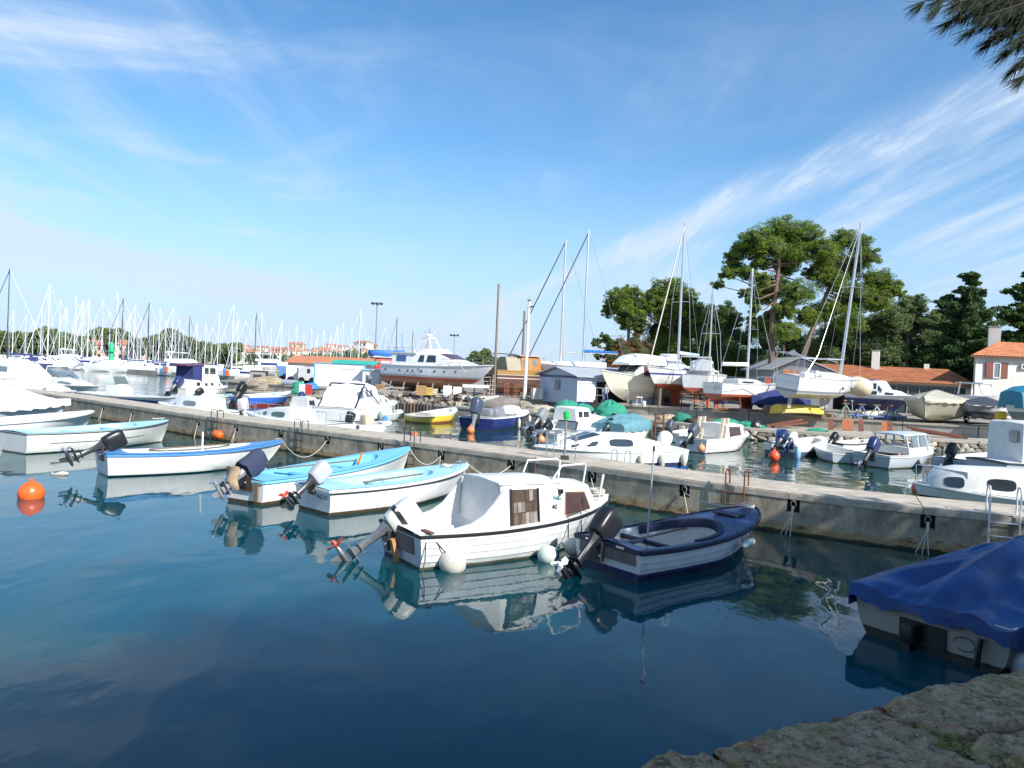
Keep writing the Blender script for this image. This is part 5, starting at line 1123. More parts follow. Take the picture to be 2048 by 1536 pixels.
# ---- buildings
plaster = M('white_plaster', (.62, .60, .56), .85, var=.12, scale=1, dirt=(.4, .37, .32), damt=.5)
tile = M('clay_roof_tile', (.46, .17, .075), .8, var=.45, scale=1.5, dirt=(.25, .10, .06), damt=.6)
dkglass = M('dark_shop_glass', (.03, .05, .055), .1, var=.4, scale=.8)
def tiled_roof(parent, e0, e1, r0, r1, rows=8, cols=20, name='roof', th=.06, mat=None):
    """corrugated tiled slope between eave line e0-e1 and ridge line r0-r1"""
    e0, e1, r0, r1 = map(Vector, (e0, e1, r0, r1)); b = MB(); n = ((e1-e0).cross(r0-e0)).normalized(); n = n if n.z > 0 else -n
    for r in range(rows):
        fa, fb = r/rows, (r+1)/rows+.012; grid = []
        for f, lift in ((fa, .045), (fb, .0)):
            a, c = e0.lerp(r0, min(f, 1)), e1.lerp(r1, min(f, 1)); grid.append([a.lerp(c, k/(cols*4))+n*(lift+.03*abs(math.sin(math.pi*k/4))) for k in range(cols*4+1)])
        base = [p-n*.03 for p in grid[0]]; b.loft([base, grid[0], grid[1]], closed=False)
    roof = b.build(name, mat or tile, parent, smooth=False)
    b = MB(); q = [e0, e1, r1, r0]; b.add([p-n*.01 for p in q]+[p-n*th*2 for p in q], [(0, 1, 2, 3), (7, 6, 5, 4), (0, 4, 5, 1), (1, 5, 6, 2), (2, 6, 7, 3), (3, 7, 4, 0)]); b.build('roof_board', M('dark_eave', (.16, .09, .06), .8), parent, smooth=False)
    return roof
def wallq(parent, a, b_, z0, z1, mat, th=.25, name='wall', inward=None):
    a, b_ = Vector(a), Vector(b_); d = (b_-a).normalized(); n = Vector((d.y, -d.x, 0)); c = (a+b_)/2-n*th/2
    return MB().box((c.x, c.y, (z0+z1)/2), ((b_-a).length, th, z1-z0), rz=math.atan2(d.y, d.x)).build(name, mat, parent, smooth=False)
# low tiled building
A0 = on(1712, 58.5); A1 = on(1946, 57.5); bk = Vector((0, 6, 0))
lb = thing('long_building', 'long low building with tiled roof and dark glazed front behind the boats', 'building')
wallq(lb, on(1928, 57.7), A1, 0, 3.55, plaster); wallq(lb, A0, on(1722, 58.4), 0, 3.5, plaster)
MB().box(((A0+A1)/2+Vector((0, 3.2, .6))), ((A1-A0).length-.3, 5.6, 2.8), rz=math.atan2((A1-A0).y, (A1-A0).x)).build('inner_volume', M('dark_interior', (.05, .055, .06), .9), lb)
gd = (A1-A0).normalized(); gl_ = (on(1928, 57.7)-on(1722, 58.4)).length; s0 = on(1722, 58.4)
for i in range(9):
    a = s0+gd*(gl_*i/9+.04)+Vector((0, .12, 0)); b_ = s0+gd*(gl_*(i+1)/9-.04)+Vector((0, .12, 0)); MB().add([(a.x, a.y, 1.25), (b_.x, b_.y, 1.25), (b_.x, b_.y, 3.3), (a.x, a.y, 3.3)], [(0, 1, 2, 3)]).build('pane', dkglass, lb, smooth=False)
    MB().box((a.x-.04, a.y-.03, 2.3), (.07, .1, 2.2)).build('mullion', grey, lb)
c = (A0+A1)/2; MB().box((c.x, c.y-.02, 3.42), ((A1-A0).length, .2, .22), rz=math.atan2(gd.y, gd.x)).build('fascia', M('grey_green_fascia', (.20, .25, .25), .6), lb)
e0 = A0+gd*-.5; R0 = A0+gd*-4.6
zc = 3.58
tiled_roof(lb, (e0.x, e0.y-.5, zc), (A1.x, A1.y-.5, zc-.03), (R0.x+3.2, R0.y+3.6, 4.85), (A1.x, A1.y+3.6, 4.8), 9, 34)
tiled_roof(lb, (R0.x-1.2, R0.y-.2, 3.9), (e0.x, e0.y-.5, zc), (R0.x+.6, R0.y+3.6, 5.25), (R0.x+3.2, R0.y+3.6, 4.85), 9, 10)
def chimney(px, d, ytop, ybot, wpx, mat=plaster, label=None, parent=None, dep=.6, cap=True):
    q = on(px, d, 0); zt = 3.2+(project((q.x, q.y, 3.2))[1]-ytop)*d/F; zb = 3.2+(project((q.x, q.y, 3.2))[1]-ybot)*d/F; w = wpx*d/F
    ch = MB().box((q.x, q.y+dep/2, (zt+zb)/2-.2), (w*.8, dep, zt-zb+.4), rz=-.5).build('chimney', mat, parent)
    if cap: MB().box((q.x, q.y+dep/2, zt+.03), (w*.9, dep*1.1, .06), rz=-.5).build('chimney_cap', M('grey_cap', (.3, .29, .27), .8), parent if parent is None else ch)
    return ch
chimney(1748, 61, 702, 735, 17, parent=lb, mat=M('bright_plaster', (.75, .73, .68), .8)); chimney(1851, 61, 728, 738, 12, parent=lb, mat=MC['bright_plaster'], cap=False)
# house at the right
hs_ = thing('house', 'pale house with orange tiled roof, brown shutters and tall chimney at the right edge', 'house')
B0 = on(1946, 56.5); gz = 5.75
def HB(u, v, z=0): return B0+Vector((1, -.07, 0))*u+Vector((.60, .95, 0))*v+Vector((0, 0, z-B0.z))
w = wallq(hs_, HB(0, 0), HB(9, 0), 0, gz, plaster); wallq(hs_, HB(.25, 7), HB(.25, .3), 0, gz, plaster); wallq(hs_, HB(9, 7), HB(.25, 7), 0, gz, plaster)
om = M('orange_roof_tile', (.58, .23, .10), .8, var=.4, scale=1.5, dirt=(.35, .15, .08), damt=.5)
tiled_roof(hs_, HB(-.4, -.5, gz+.05), HB(9, -.5, gz+.05), HB(1.6, 3.4, gz+1.35), HB(9, 3.4, gz+1.35), 10, 32, mat=om)
MB().add([HB(-.4, -.5, gz+.06), HB(1.6, 3.4, gz+1.36), HB(-.4, 7.3, gz+.06), HB(9, 7.3, gz+.06), HB(9, 3.4, gz+1.36)], [(0, 2, 1), (1, 2, 3, 4)]).build('roof_hip', om, hs_, smooth=False)
def hwin(pxa, pxb, ya, yb, d, parent, mats, shut=True, fr=None):
    a = on(pxa, d, 3.2); b_ = on(pxb, d, 3.2); za = 3.2+(project(a)[1]-ya)*d/F; zb = 3.2+(project(a)[1]-yb)*d/F
    c = (a+b_)/2; wd = (b_-a).length; z = (za+zb)/2; h_ = za-zb
    f = MB(); 
    for dx, dz, sx, sz in ((-wd/2, 0, .07, h_+.1), (wd/2, 0, .07, h_+.1), (0, h_/2, wd, .07), (0, -h_/2, wd, .07)): f.box((c.x+dx, d-.03, z+dz), (sx, .10, sz))
    fo = f.build('window', fr or offwhite, parent); MB().box((c.x, d+.0, z), (wd, .04, h_)).build('pane', mats, fo)
    return c, wd, z, h_
dd = 56.5-.12
hs_w = on(1990, dd)
c, wd, z, h_ = hwin(1984, 1997, 726, 755, dd-.02, hs_, paleglass)
sh = M('brown_shutter', (.16, .05, .035), .7)
for sx in (-1, 1):
    s_ = MB().box((c.x+sx*(wd/2+.30), dd-.06, z), (.56, .05, h_+.06)); s_ = s_.build('shutter', sh, hs_)
    for k in range(7): MB().box((c.x+sx*(wd/2+.30), dd-.09, z-h_/2+.1+k*h_/7.4), (.46, .02, .06)).build('slat', M('brown_slat', (.22, .08, .05), .7), s_)
hwin(2040, 2060, 729, 737, dd-.25, hs_, dkglass, fr=offwhite)
chimney(1986, 60, 654, 700, 26, parent=hs_, dep=1.0)
# grey boat shed with gable left of the tiled building
gs = thing('boat_shed', 'low grey shed with shallow gable behind the yacht on stands', 'shed')
p0 = on(1542, 60); p1 = on(1665, 58); mid = (p0+p1)/2; gm = M('grey_fibre_cement', (.34, .35, .36), .8, var=.2, scale=1)
b = MB(); 
for dy in (0, 7): b.v += [(p0.x, p0.y+dy, 0), (p1.x, p1.y+dy, 0), (p1.x, p1.y+dy, 4.1), (mid.x-.3, mid.y+dy, 5.1), (p0.x, p0.y+dy, 4.15)]
b.f += [(0, 1, 2, 3, 4), (9, 8, 7, 6, 5), (0, 5, 6, 1), (1, 6, 7, 2), (4, 9, 5, 0)]; b.build('wall', gm, gs, smooth=False)
for a, c_ in (((p0.x-.3, p0.y-.3, 4.10), (mid.x-.3, mid.y-.3, 5.18)), ((p1.x+.3, p1.y-.3, 4.05), (mid.x-.3, mid.y-.3, 5.18))):
    MB().add([a, c_, (c_[0], c_[1]+8, c_[2]), (a[0], a[1]+8, a[2])]+[(p[0], p[1], p[2]+.08) for p in (a, c_, (c_[0], c_[1]+8, c_[2]), (a[0], a[1]+8, a[2]))], [(0, 3, 2, 1), (4, 5, 6, 7), (0, 1, 5, 4), (2, 3, 7, 6), (0, 4, 7, 3), (1, 2, 6, 5)]).build('roof', M('grey_sheet_roof', (.42, .43, .42), .7, var=.2), gs, smooth=False)
# blue white work shed
ws = thing('work_shed', 'pale blue work shed with shallow roof, white door and open dark bay', 'shed')
C0 = on(1153, 50.2); CL = on(1078, 54.6); ld = (CL-C0).normalized(); rd = Vector((-ld.y, ld.x, 0)); rd = rd if rd.x > 0 else -rd
blw = M('pale_blue_sheet', (.40, .47, .58), .6, var=.12, scale=.8, dirt=(.3, .34, .42), damt=.4); whw = M('white_sheet', (.72, .74, .76), .5, var=.08)
wl = (CL-C0).length; ez = 2.98
MB().add([C0-Vector((0, 0, .1)), CL-Vector((0, 0, .1)), (CL.x, CL.y, ez), (*((C0+CL)/2)[:2], ez+.55), (C0.x, C0.y, ez)], [(0, 4, 3, 2, 1)]).build('gable_wall', blw, ws, smooth=False)
MB().add([C0+rd*7-Vector((0, 0, .1)), CL+rd*7-Vector((0, 0, .1)), CL+rd*7+Vector((0, 0, ez-YZ)), C0+rd*7+Vector((0, 0, ez-YZ))], [(0, 1, 2, 3)]).build('back_wall', blw, ws, smooth=False)
MB().add([CL, CL+rd*7, CL+rd*7+Vector((0, 0, ez-YZ)), CL+Vector((0, 0, ez-YZ))], [(0, 1, 2, 3)]).build('side_wall', blw, ws, smooth=False)
def wr(s0, s1, z0, z1, name, mat, off=.0, parent=ws):
    a = C0+rd*s0-ld*off; b_ = C0+rd*s1-ld*off; return MB().add([(a.x, a.y, z0), (b_.x, b_.y, z0), (b_.x, b_.y, z1), (a.x, a.y, z1), *[(p.x+ld.x*.06, p.y+ld.y*.06, z) for p, z in ((a, z0), (b_, z0), (b_, z1), (a, z1))]], [(0, 1, 2, 3), (7, 6, 5, 4), (0, 4, 5, 1), (2, 6, 7, 3), (1, 5, 6, 2), (0, 3, 7, 4)]).build(name, mat, parent, smooth=False)
wr(0, 7, ez-.28, ez, 'lintel', blw); wr(.12, 1.5, YZ+.12, ez-.3, 'sliding_door', whw, .03); wr(0, .1, YZ, ez-.28, 'corner_post', whw, .02); wr(0, 1.5, YZ, YZ+.12, 'plinth', navy, .02); wr(1.58, 1.68, YZ, ez-.28, 'door_post', dkgrey, .02); wr(4.6, 7, YZ, ez-.28, 'front_panel', blw)
wr(.12, 1.5, YZ+1.33, YZ+1.37, 'door_rail', grey, .05)
g = ws
ap = ez+.60
for side in (0, 1):
    E = (CL if side else C0)+(ld if side else -ld)*.35; R_ = (C0+CL)/2; a, b_, c_, d_ = E-rd*.3, E+rd*7.3, R_+rd*7.3, R_-rd*.3; z_e = ez-.02
    MB().add([(a.x, a.y, z_e), (b_.x, b_.y, z_e), (c_.x, c_.y, ap), (d_.x, d_.y, ap), (a.x, a.y, z_e+.05), (b_.x, b_.y, z_e+.05), (c_.x, c_.y, ap+.05), (d_.x, d_.y, ap+.05)], [(0, 1, 2, 3), (7, 6, 5, 4), (0, 4, 5, 1), (2, 6, 7, 3), (0, 3, 7, 4), (1, 5, 6, 2)]).build('roof', M('grey_corrugated_roof', (.38, .41, .44), .6, var=.15, scale=1, bump=.5), ws, smooth=False)
q = C0+ld*(wl*.5)-rd*.02
fo = MB().box((*q[:2], 2.35), (.72, .05, .72), rz=math.atan2(ld.y, ld.x)).build('window', grey, ws); MB().box((q.x-rd.x*.03, q.y-rd.y*.03, 2.35), (.60, .05, .60), rz=math.atan2(ld.y, ld.x)).build('pane', paleglass, fo)
MB().add([C0-rd*.03+Vector((0, 0, ez-YZ-.12)), CL-rd*.03+Vector((0, 0, ez-YZ-.12)), CL-rd*.03+Vector((0, 0, ez-YZ+.04)), C0-rd*.03+Vector((0, 0, ez-YZ+.04))], [(0, 1, 2, 3)]).build('blue_fascia', navy, ws, smooth=False)
gb = thing('generator_box', 'beige metal cabinet standing left of the work shed', 'cabinet', on(1073, 53.6), .3)
MB().box((0, 0, .42), (.72, .5, .80)).build('body', M('beige_metal', (.50, .48, .42), .6), gb); MB().box((.22, -.26, .42), (.26, .03, .7)).build('door', M('pale_door', (.66, .65, .6), .5), gb)
# person by the shed
ps = thing('person', 'person in pale grey top and blue jeans standing at the work shed bay', 'person', on(1211, 50.6), 2.6); ps.scale = (.78,)*3
me = bpy.data.meshes.new('body'); V_ = [(0, 0, .95), (0, 0, 1.2), (0, .02, 1.42), (0, .03, 1.52), (.10, 0, .9), (.12, .04, .5), (.13, 0, .08), (.13, .14, .03), (-.10, 0, .9), (-.13, -.05, .5), (-.15, -.1, .08), (-.15, .04, .03), (.19, .02, 1.40), (.26, .06, 1.14), (.24, .22, .98), (-.19, .02, 1.40), (-.27, .04, 1.14), (-.26, .2, 1.02)]
E_ = [(0, 1), (1, 2), (2, 3), (0, 4), (4, 5), (5, 6), (6, 7), (0, 8), (8, 9), (9, 10), (10, 11), (2, 12), (12, 13), (13, 14), (2, 15), (15, 16), (16, 17)]
R__ = [.15, .15, .15, .07, .1, .07, .05, .045, .1, .07, .05, .045, .07, .05, .035, .07, .05, .035]
me.from_pydata(V_, E_, []); po = bpy.data.objects.new('body', me); C.objects.link(po)
md = po.modifiers.new('s', 'SKIN'); po.modifiers.new('u', 'SUBSURF').levels = 1
for i, v in enumerate(me.skin_vertices[0].data): v.radius = (R__[i], R__[i]*.75); v.use_root = (i == 0)
bpy.context.view_layer.update(); bm2 = bpy.data.meshes.new_from_object(po.evaluated_get(bpy.context.evaluated_depsgraph_get())); bpy.data.objects.remove(po)
po = bpy.data.objects.new('body', bm2); C.objects.link(po); po.parent = ps; jeans = M('blue_jeans', (.06, .11, .22), .9); top_ = M('pale_grey_shirt', (.45, .46, .47), .9); skin = M('skin', (.5, .3, .22), .6)
for mm_ in (jeans, top_, skin): bm2.materials.append(mm_)
for p_ in bm2.polygons:
    z_ = p_.center.z; p_.use_smooth = True; p_.material_index = 0 if z_ < .93 and abs(p_.center.x) < .22 else (1 if z_ > 1.1 or abs(p_.center.x) < .2 else 2)
MB().lathe([(.02, 0), (.07, .03), (.095, .12), (.10, .18), (.08, .25), (.02, .28)], 12, (0, .04, 1.50)).build('head', skin, ps, sharp=80); MB().lathe([(.10, 0), (.108, .06), (.09, .13), (.02, .16)], 12, (0, .03, 1.65)).build('hair', M('dark_hair', (.03, .02, .015), .8), ps, sharp=80)
tr_ = thing('hand_trolley', 'small hand trolley with two wheels beside the person at the shed', 'trolley', on(1199, 49.6), .4)
m = MB(); m.tube([(-.3, 0, .15), (-.45, 0, 1.1)], .025, 5); m.tube([(.3, 0, .15), (.15, 0, 1.1)], .025, 5); m.tube([(-.45, 0, 1.1), (.15, 0, 1.1)], .025, 5); m.tube([(-.38, 0, .6), (.22, 0, .6)], .02, 5); m.build('frame', steel, tr_)
for x in (-.3, .3): MB().lathe([(.05, -.04), (.17, -.04), (.17, .04), (.05, .04)], 14, (x, 0, .17), (0, 1, 0)).build('wheel', black, tr_)
# white pole, brown poles, floodlights
def pole(px, d, ytop, r, mat, label, name='pole', z0=YZ, cat='pole', lean=0, extra=None):
    q = on(px, d, z0); zt = 3.2+(project((q.x, q.y, 3.2))[1]-ytop)*d/F-z0
    o = thing(name, label, cat, q); MB().tube([(0, 0, 0), (lean, 0, zt)], [r, r*.75], 8).build('shaft', mat, o)
    if extra == 'flood':
        MB().box((0, 0, zt), (1.0, .1, .08)).build('crossbar', dkgrey, o)
        for x in (-.42, 0, .42): MB().box((x, -.1, zt+.02), (.3, .24, .22), ry=.2).build('floodlight', dkgrey, o)
    if extra == 'lamp': MB().tube([(0, 0, zt-.5), (.25, -.1, zt-.42)], .02, 5).build('arm', dkgrey, o); MB().box((.24, -.1, zt-.45), (.22, .16, .1)).build('floodlight', dkgrey, o); MB().box((.03, -.05, zt), (.25, .12, .09)).build('lamp_head', dkgrey, o)
    return o
pole(1049, 54, 601, .13, M('white_pole_paint', (.74, .73, .71), .5), 'tall white pole with small lamps standing at the yard edge', extra='lamp', lean=.05, cat='lamp pole', name='lamp_pole')
brp = M('brown_pole', (.20, .16, .12), .7); pole(988, 58, 568, .10, brp, 'tall thin brown pole between grey yacht and wooden boat', name='mast_pole'); pole(1042, 60, 622, .12, brp, 'shorter brown pole behind the wooden boat wheelhouse', name='mast_pole')
pole(748, 75, 608, .07, grey, 'floodlight mast with three lamps left of the grey yacht', extra='flood', name='floodlight_mast', cat='light mast'); pole(905, 95, 671, .05, grey, 'distant floodlight mast behind the grey yacht', extra='flood', name='floodlight_mast', cat='light mast')
# ---- white container like kiosk at the left and things around
ks = thing('kiosk', 'white boxy kiosk with blue edges and green canvas on its roof', 'kiosk', on(628, 63.5), -.04)
MB().box((2.15, 1.2, .95), (4.3, 2.4, 1.9)).build('body', whw, ks)
for x in (0, 4.3): MB().box((x, -.01, .95), (.1, .1, 1.9)).build('blue_corner', M('sky_blue_trim', (.12, .40, .68), .5), ks)
MB().box((2.15, 1.2, 1.93), (4.44, 2.5, .07)).build('blue_edge', MC['sky_blue_trim'], ks)
MB().add([(1.5, -.1, 1.97), (5.2, -.1, 1.97), (5.2, 2.0, 2.3), (1.5, 2.0, 2.3), (1.5, -.1, 2.2), (5.2, -.1, 2.12)], [(0, 1, 5, 4), (4, 5, 2, 3), (0, 4, 3), (1, 2, 5)]).build('green_canvas', M('sea_green_canvas', (.03, .42, .33), .7), ks, smooth=False)
MB().box((2.9, -.03, 1.55), (1.2, .02, .05)).build('faint_lettering_strip', M('pale_grey_print', (.5, .5, .5), .6), ks)
kb = thing('cabinet', 'pale grey shack with blue top between kiosk and red boat', 'hut', on(724, 62.5)); MB().box((.7, .6, .75), (1.4, 1.2, 1.5)).build('body', M('pale_grey_hut', (.55, .57, .58), .7), kb); MB().box((.7, .6, 1.56), (1.7, 1.4, .12)).build('blue_roof', M('pale_blue_roof', (.28, .55, .68), .6), kb)
MB().box((.5, -.02, .7), (.4, .04, .8)).build('door', grey, kb)
# ---- boats on the hard
def stands(root, pts, zk, mat=rust):
    """props: (x, y, z_top) in boat coordinates; ground at zk"""
    for x, y, zt in pts:
        m = MB(); sg = 1 if y > 0 else -1; m.tube([(x, y, zt), (x, y+sg*.25, zk)], .035, 5); m.tube([(x-.3, y+sg*.35, zk), (x, y+sg*.05, zt-.5), (x+.3, y+sg*.35, zk)], .025, 5); m.tube([(x-.3, y+sg*.35, zk+.02), (x+.3, y+sg*.35, zk+.02)], .02, 4); m.box((x, y-sg*.02, zt), (.22, .12, .05)); m.build('stand', mat, root)
def sail_rig(r, mx, dz, mh, bowx, sternx, boom=True, col=alu, hw=.9, spread=(.45,), furl=None, cover=None, mr=.06):
    MB().tube([(mx, 0, dz), (mx, 0, dz+mh)], [mr*1.15, mr*.8], 8).build('mast', col, r)
    for s_ in spread: MB().tube([(mx, -hw*.75, dz+mh*s_), (mx, 0, dz+mh*s_+.05), (mx, hw*.75, dz+mh*s_)], .02, 5).build('spreader', col, r)
    b = MB(); b.tube([(bowx, 0, dz-.1), (mx, 0, dz+mh*.98)], .014 if not furl else .045, 5); b.build('forestay' if not furl else 'furled_sail', furl or steel, r)
    b = MB(); b.tube([(sternx, -.3, dz), (mx, 0, dz+mh)], .012, 4); b.build('backstay', steel, r)
    for sg in (-1, 1):
        MB().tube([(mx-.15, sg*hw, dz-.1), (mx, sg*hw*.75, dz+mh*spread[0]), (mx, 0, dz+mh*.97)], .012, 4).build('shroud', steel, r)
    if boom:
        bm_ = MB().tube([(mx, 0, dz+.9), (mx-(mx-sternx)*.8, 0, dz+.85)], .045, 6).build('boom', col, r)
        if cover:
            k = MB(); rings = []
            for i in range(9):
                t = i/8; rings.append([(mx-(mx-sternx)*.78*t, .10*(1-.4*t)*math.cos(a), dz+.98+.14*(1-.5*t)*math.sin(a)) for a in [2*math.pi*j/8 for j in range(8)]])
            k.loft(rings); k.build('sail_cover', cover, bm_)
def yacht(name, label, s, b_, z0, B, h0, h1, hm, draft=.5, keel=(.42, .62, 1.2), red=redox, cabin=None, ext=0, **kw):
    a = Vector(s); bb = Vector(b_); r, L = boat(name, label, (a.x, a.y, YZ), (bb.x, bb.y, YZ), cat=kw.pop('cat', 'sailboat'), heel=kw.pop('heel', 0)); L += ext
    z0 = z0-YZ; h = Hull(r, L, B, h0, h1, hm, draft=draft, z0=z0, rake=kw.pop('rake', 1.0), tr=kw.pop('tr', .7), fore=kw.pop('fore', .55), deadrise=.14, **kw); h.rail(alu, .02, .03)
    h.deck(white, white, fd=0, ta=.5)
    if keel:
        x0, x1, dd_ = keel; MB().loft([[(L*x0, 0, z0-draft*.6), (L*(x0+x1)/2, .09, z0-draft*.6), (L*x1, 0, z0-draft*.6), (L*(x0+x1)/2, -.09, z0-draft*.6)], [(L*(x0+.02), 0, z0-draft-dd_), (L*(x0+x1)/2, .07, z0-draft-dd_), (L*(x1-.05), 0, z0-draft-dd_), (L*(x0+x1)/2, -.07, z0-draft-dd_)]]).build('keel', red, r)
        MB().loft([[(L*.03, 0, z0-.05), (L*.06, .04, z0-.05), (L*.10, 0, z0-.05), (L*.06, -.04, z0-.05)], [(L*.04, 0, z0-draft-.6), (L*.06, .03, z0-draft-.6), (L*.085, 0, z0-draft-.6), (L*.06, -.03, z0-draft-.6)]]).build('rudder', red, r)
    return r, L, h
def hpaint(name, z0, low=(.42, .09, .045), hi=(.80, .80, .78), extra=(), grime=.25): return MH(name, [(-9, low), (z0-YZ+.02, hi)]+[(z0-YZ+e, c_) for e, c_ in extra], .35, grime)
bwh = (.80, .80, .78)
# white hull, blue band, red bottom
r, L, h = yacht('sailboat', 'white yacht with blue band and red bottom, bow pointing left past the trawler', on(1405, 57), on(1293, 50), 2.72, 2.6, .95, 1.15, hpaint('paint_blueband', 2.72, extra=((.62, (.05, .06, .30)), (.74, bwh))), ext=.1)
Cab(r, [(L*.22, h.sh(.2)-.02, h.sh(.2)+.35, .8, .7), (L*.55, h.sh(.5)-.02, h.sh(.5)+.34, .75, .6), (L*.7, h.sh(.7)-.02, h.sh(.7)+.08, .4, .3)], white).win(L*.28, L*.52, .25, .75, glass, .6)
sail_rig(r, L*.50, h.sh(.5)+.3, 10.2, L*.98, .1, cover=M('pale_blue_cover', (.45, .6, .7), .8), mr=.085, furl=ropew); pulpit(h, .78, .5, .018); rails(r, [h.sheer(t, .06, 0, s_) for s_ in (-1,) for t in (.0, .2, .4, .6, .8)], h=.5, mid=True, r=.012)
stands(r, [(L*.3, -.9, 1.3), (L*.7, -.7, 1.35), (L*.3, .9, 1.3)], 0)
# middle white yacht with sprayhood
r, L, h = yacht('sailboat', 'white yacht with sprayhood and white tube arch, second in the row of red bottomed yachts', on(1388, 50), on(1436, 58), 2.62, 2.5, .85, 1.0, hpaint('paint_mid', 2.55))
Cab(r, [(L*.25, h.sh(.2)-.02, h.sh(.2)+.4, .8, .7), (L*.55, h.sh(.5)-.02, h.sh(.5)+.36, .7, .6), (L*.72, h.sh(.7)-.02, h.sh(.7)+.08, .4, .3)], white).win(L*.3, L*.5, .25, .75, glass, .6)
Cab(r, [(L*.18, h.sh(.2)+.3, h.sh(.2)+.95, .8, .7), (L*.28, h.sh(.2)+.3, h.sh(.2)+1.0, .78, .65), (L*.38, h.sh(.3)+.3, h.sh(.3)+.4, .6, .5)], M('grey_white_hood', (.6, .62, .62), .8), name='sprayhood', camber=.12).win(L*.20, L*.27, .3, .75, paleglass)
MB().tube([(0, -1.0, h.sh(0)), (-.1, -1.0, h.sh(0)+1.15), (-.1, 1.0, h.sh(0)+1.15), (0, 1.0, h.sh(0))], .035, 6).build('arch', offwhite, r)
sail_rig(r, L*.52, h.sh(.5)+.3, 6.0, L*.96, .1, mr=.06); stands(r, [(L*.2, -.8, 1.2), (L*.6, -.7, 1.25)], 0)
# third with transom to the camera
r, L, h = yacht('sailboat', 'small white yacht with red bottom and big red rudder, transom towards the camera', on(1424, 47), on(1551, 50), 2.36, 2.1, .62, .74, hpaint('paint_third', 2.28, extra=((.06, bwh), (.36, (.55, .56, .6)), (.40, bwh))), ext=.2, rake=.8, tr=.8)
Cab(r, [(L*.25, h.sh(.2)-.02, h.sh(.2)+.32, .7, .6), (L*.55, h.sh(.5)-.02, h.sh(.5)+.3, .65, .5), (L*.74, h.sh(.7)-.02, h.sh(.7)+.06, .3, .25)], cream).win(L*.3, L*.5, .25, .7, glass, .6)
sail_rig(r, L*.50, h.sh(.5)+.28, 7.2, L*.97, .05, mr=.07, cover=canvasw); pulpit(h, .78, .42, .015); rails(r, [h.sheer(t, .05, 0, -1) for t in (0, .2, .4, .6, .8)], h=.42, mid=True, r=.010); stands(r, [(L*.25, -.8, 1.0), (L*.7, -.6, 1.05)], 0)
MB().lathe([(.03, 0), (.16, .02), (.17, .1), (.05, .14)], 12, (-.04, -.35, h.sh(0)-.3), (-1, 0, 0)).build('transom_ring', ropew, r)
MB().box((L*.78, -.2, h.sh(.8)+.2), (.08, .3, .45), rz=.3).build('orange_flag', orange, r)
# big one on tall stands
r, L, h = yacht('sailboat', 'white yacht standing high on props in front of the tiled building, mast tall', on(1566, 43.2), on(1708, 46.2), 2.86, 2.5, .78, .80, MH('paint_stand', [(-9, (.50, .49, .42)), (1.52, (.25, .27, .33)), (1.66, bwh), (2.05, (.4, .45, .55)), (2.07, bwh)], .3, .2), ext=.1, rake=.6, heel=.10, draft=.55, keel=(.45, .62, .6), red=M('grey_keel', (.35, .34, .32), .7))
Cab(r, [(L*.30, h.sh(.3)-.02, h.sh(.3)+.30, .8, .7), (L*.6, h.sh(.6)-.02, h.sh(.6)+.26, .7, .5), (L*.8, h.sh(.8)-.02, h.sh(.8)+.06, .4, .3)], white)
sail_rig(r, L*.70, h.sh(.6)+.2, 9.0, L*.99, .05, mr=.085, boom=True, cover=None, spread=(.58,))
MB().tube([(L*.02+.0, -.95, h.sh(0)), (-.05, -1.0, h.sh(0)+1.15), (L*.25, -1.15, h.sh(0)+1.1), (L*.42, -1.1, h.sh(0)+.95)], .022, 5).build('high_rail', steel, r); MB().tube([(L*.02, .95, h.sh(0)), (-.05, 1.0, h.sh(0)+1.25), (L*.25, 1.1, h.sh(0)+1.25), (L*.42, 1.05, h.sh(0)+1.0)], .022, 5).build('high_rail', steel, r); MB().tube([(-.05, -1.0, h.sh(0)+1.15), (-.05, 1.0, h.sh(0)+1.25)], .022, 5).build('high_rail', steel, r)
MB().tube([(L*.10, -.6, h.sh(0)), (L*.3, -.3, h.sh(0)+1.3), (L*.70, 0, h.sh(0)+9)], .010, 4).build('backstay_leg', steel, r)
k = MB(); k.rbox((L*.10, -.75, h.sh(.1)+.02), (.8, .5, .45)); k.build('white_bundle', canvasw, r); MB().lathe([(.03, -.1), (.17, -.06), (.17, .06), (.03, .1)], 14, (L*.22, -.8, h.sh(.2)+.25), (.3, 1, 0)).build('life_ring', fendw, r)
k = MB(); k.lathe([(.05, -.55), (.45, -.48), (.72, -.2), (.76, .2), (.6, .5), (.1, .62)], 16, (L*.97, -.15, h.sh(.9)-.55), (.4, 0, 1)); k.build('yellowish_bow_cover', M('old_cream_plastic', (.66, .58, .42), .5, var=.2, scale=3), r, sharp=70)
for t in (.50, .64): MB().tube([h.sheer(t, -.01, .0, -1), h.sheer(t, -.03, -.5, -1)], .012, 4).build('line', ropeb, r); q = h.sheer(t, -.05, -.5, -1); MB().rbox(q, (.12, .08, .16)).build('fender_block', ropeb, r)
grn = M('grey_green_steel', (.20, .30, .25), .6, var=.3); stands(r, [(L*.75, -.8, 1.15)], 0, grn); stands(r, [(L*.35, -.9, 1.2), (L*.30, .9, 1.2), (L*.62, -.95, 1.18)], 0, wood)
for x in (.45, .58): MB().box((L*x, 0, .12), (.35, 1.0, .24)).build('keel_block', wood, r)
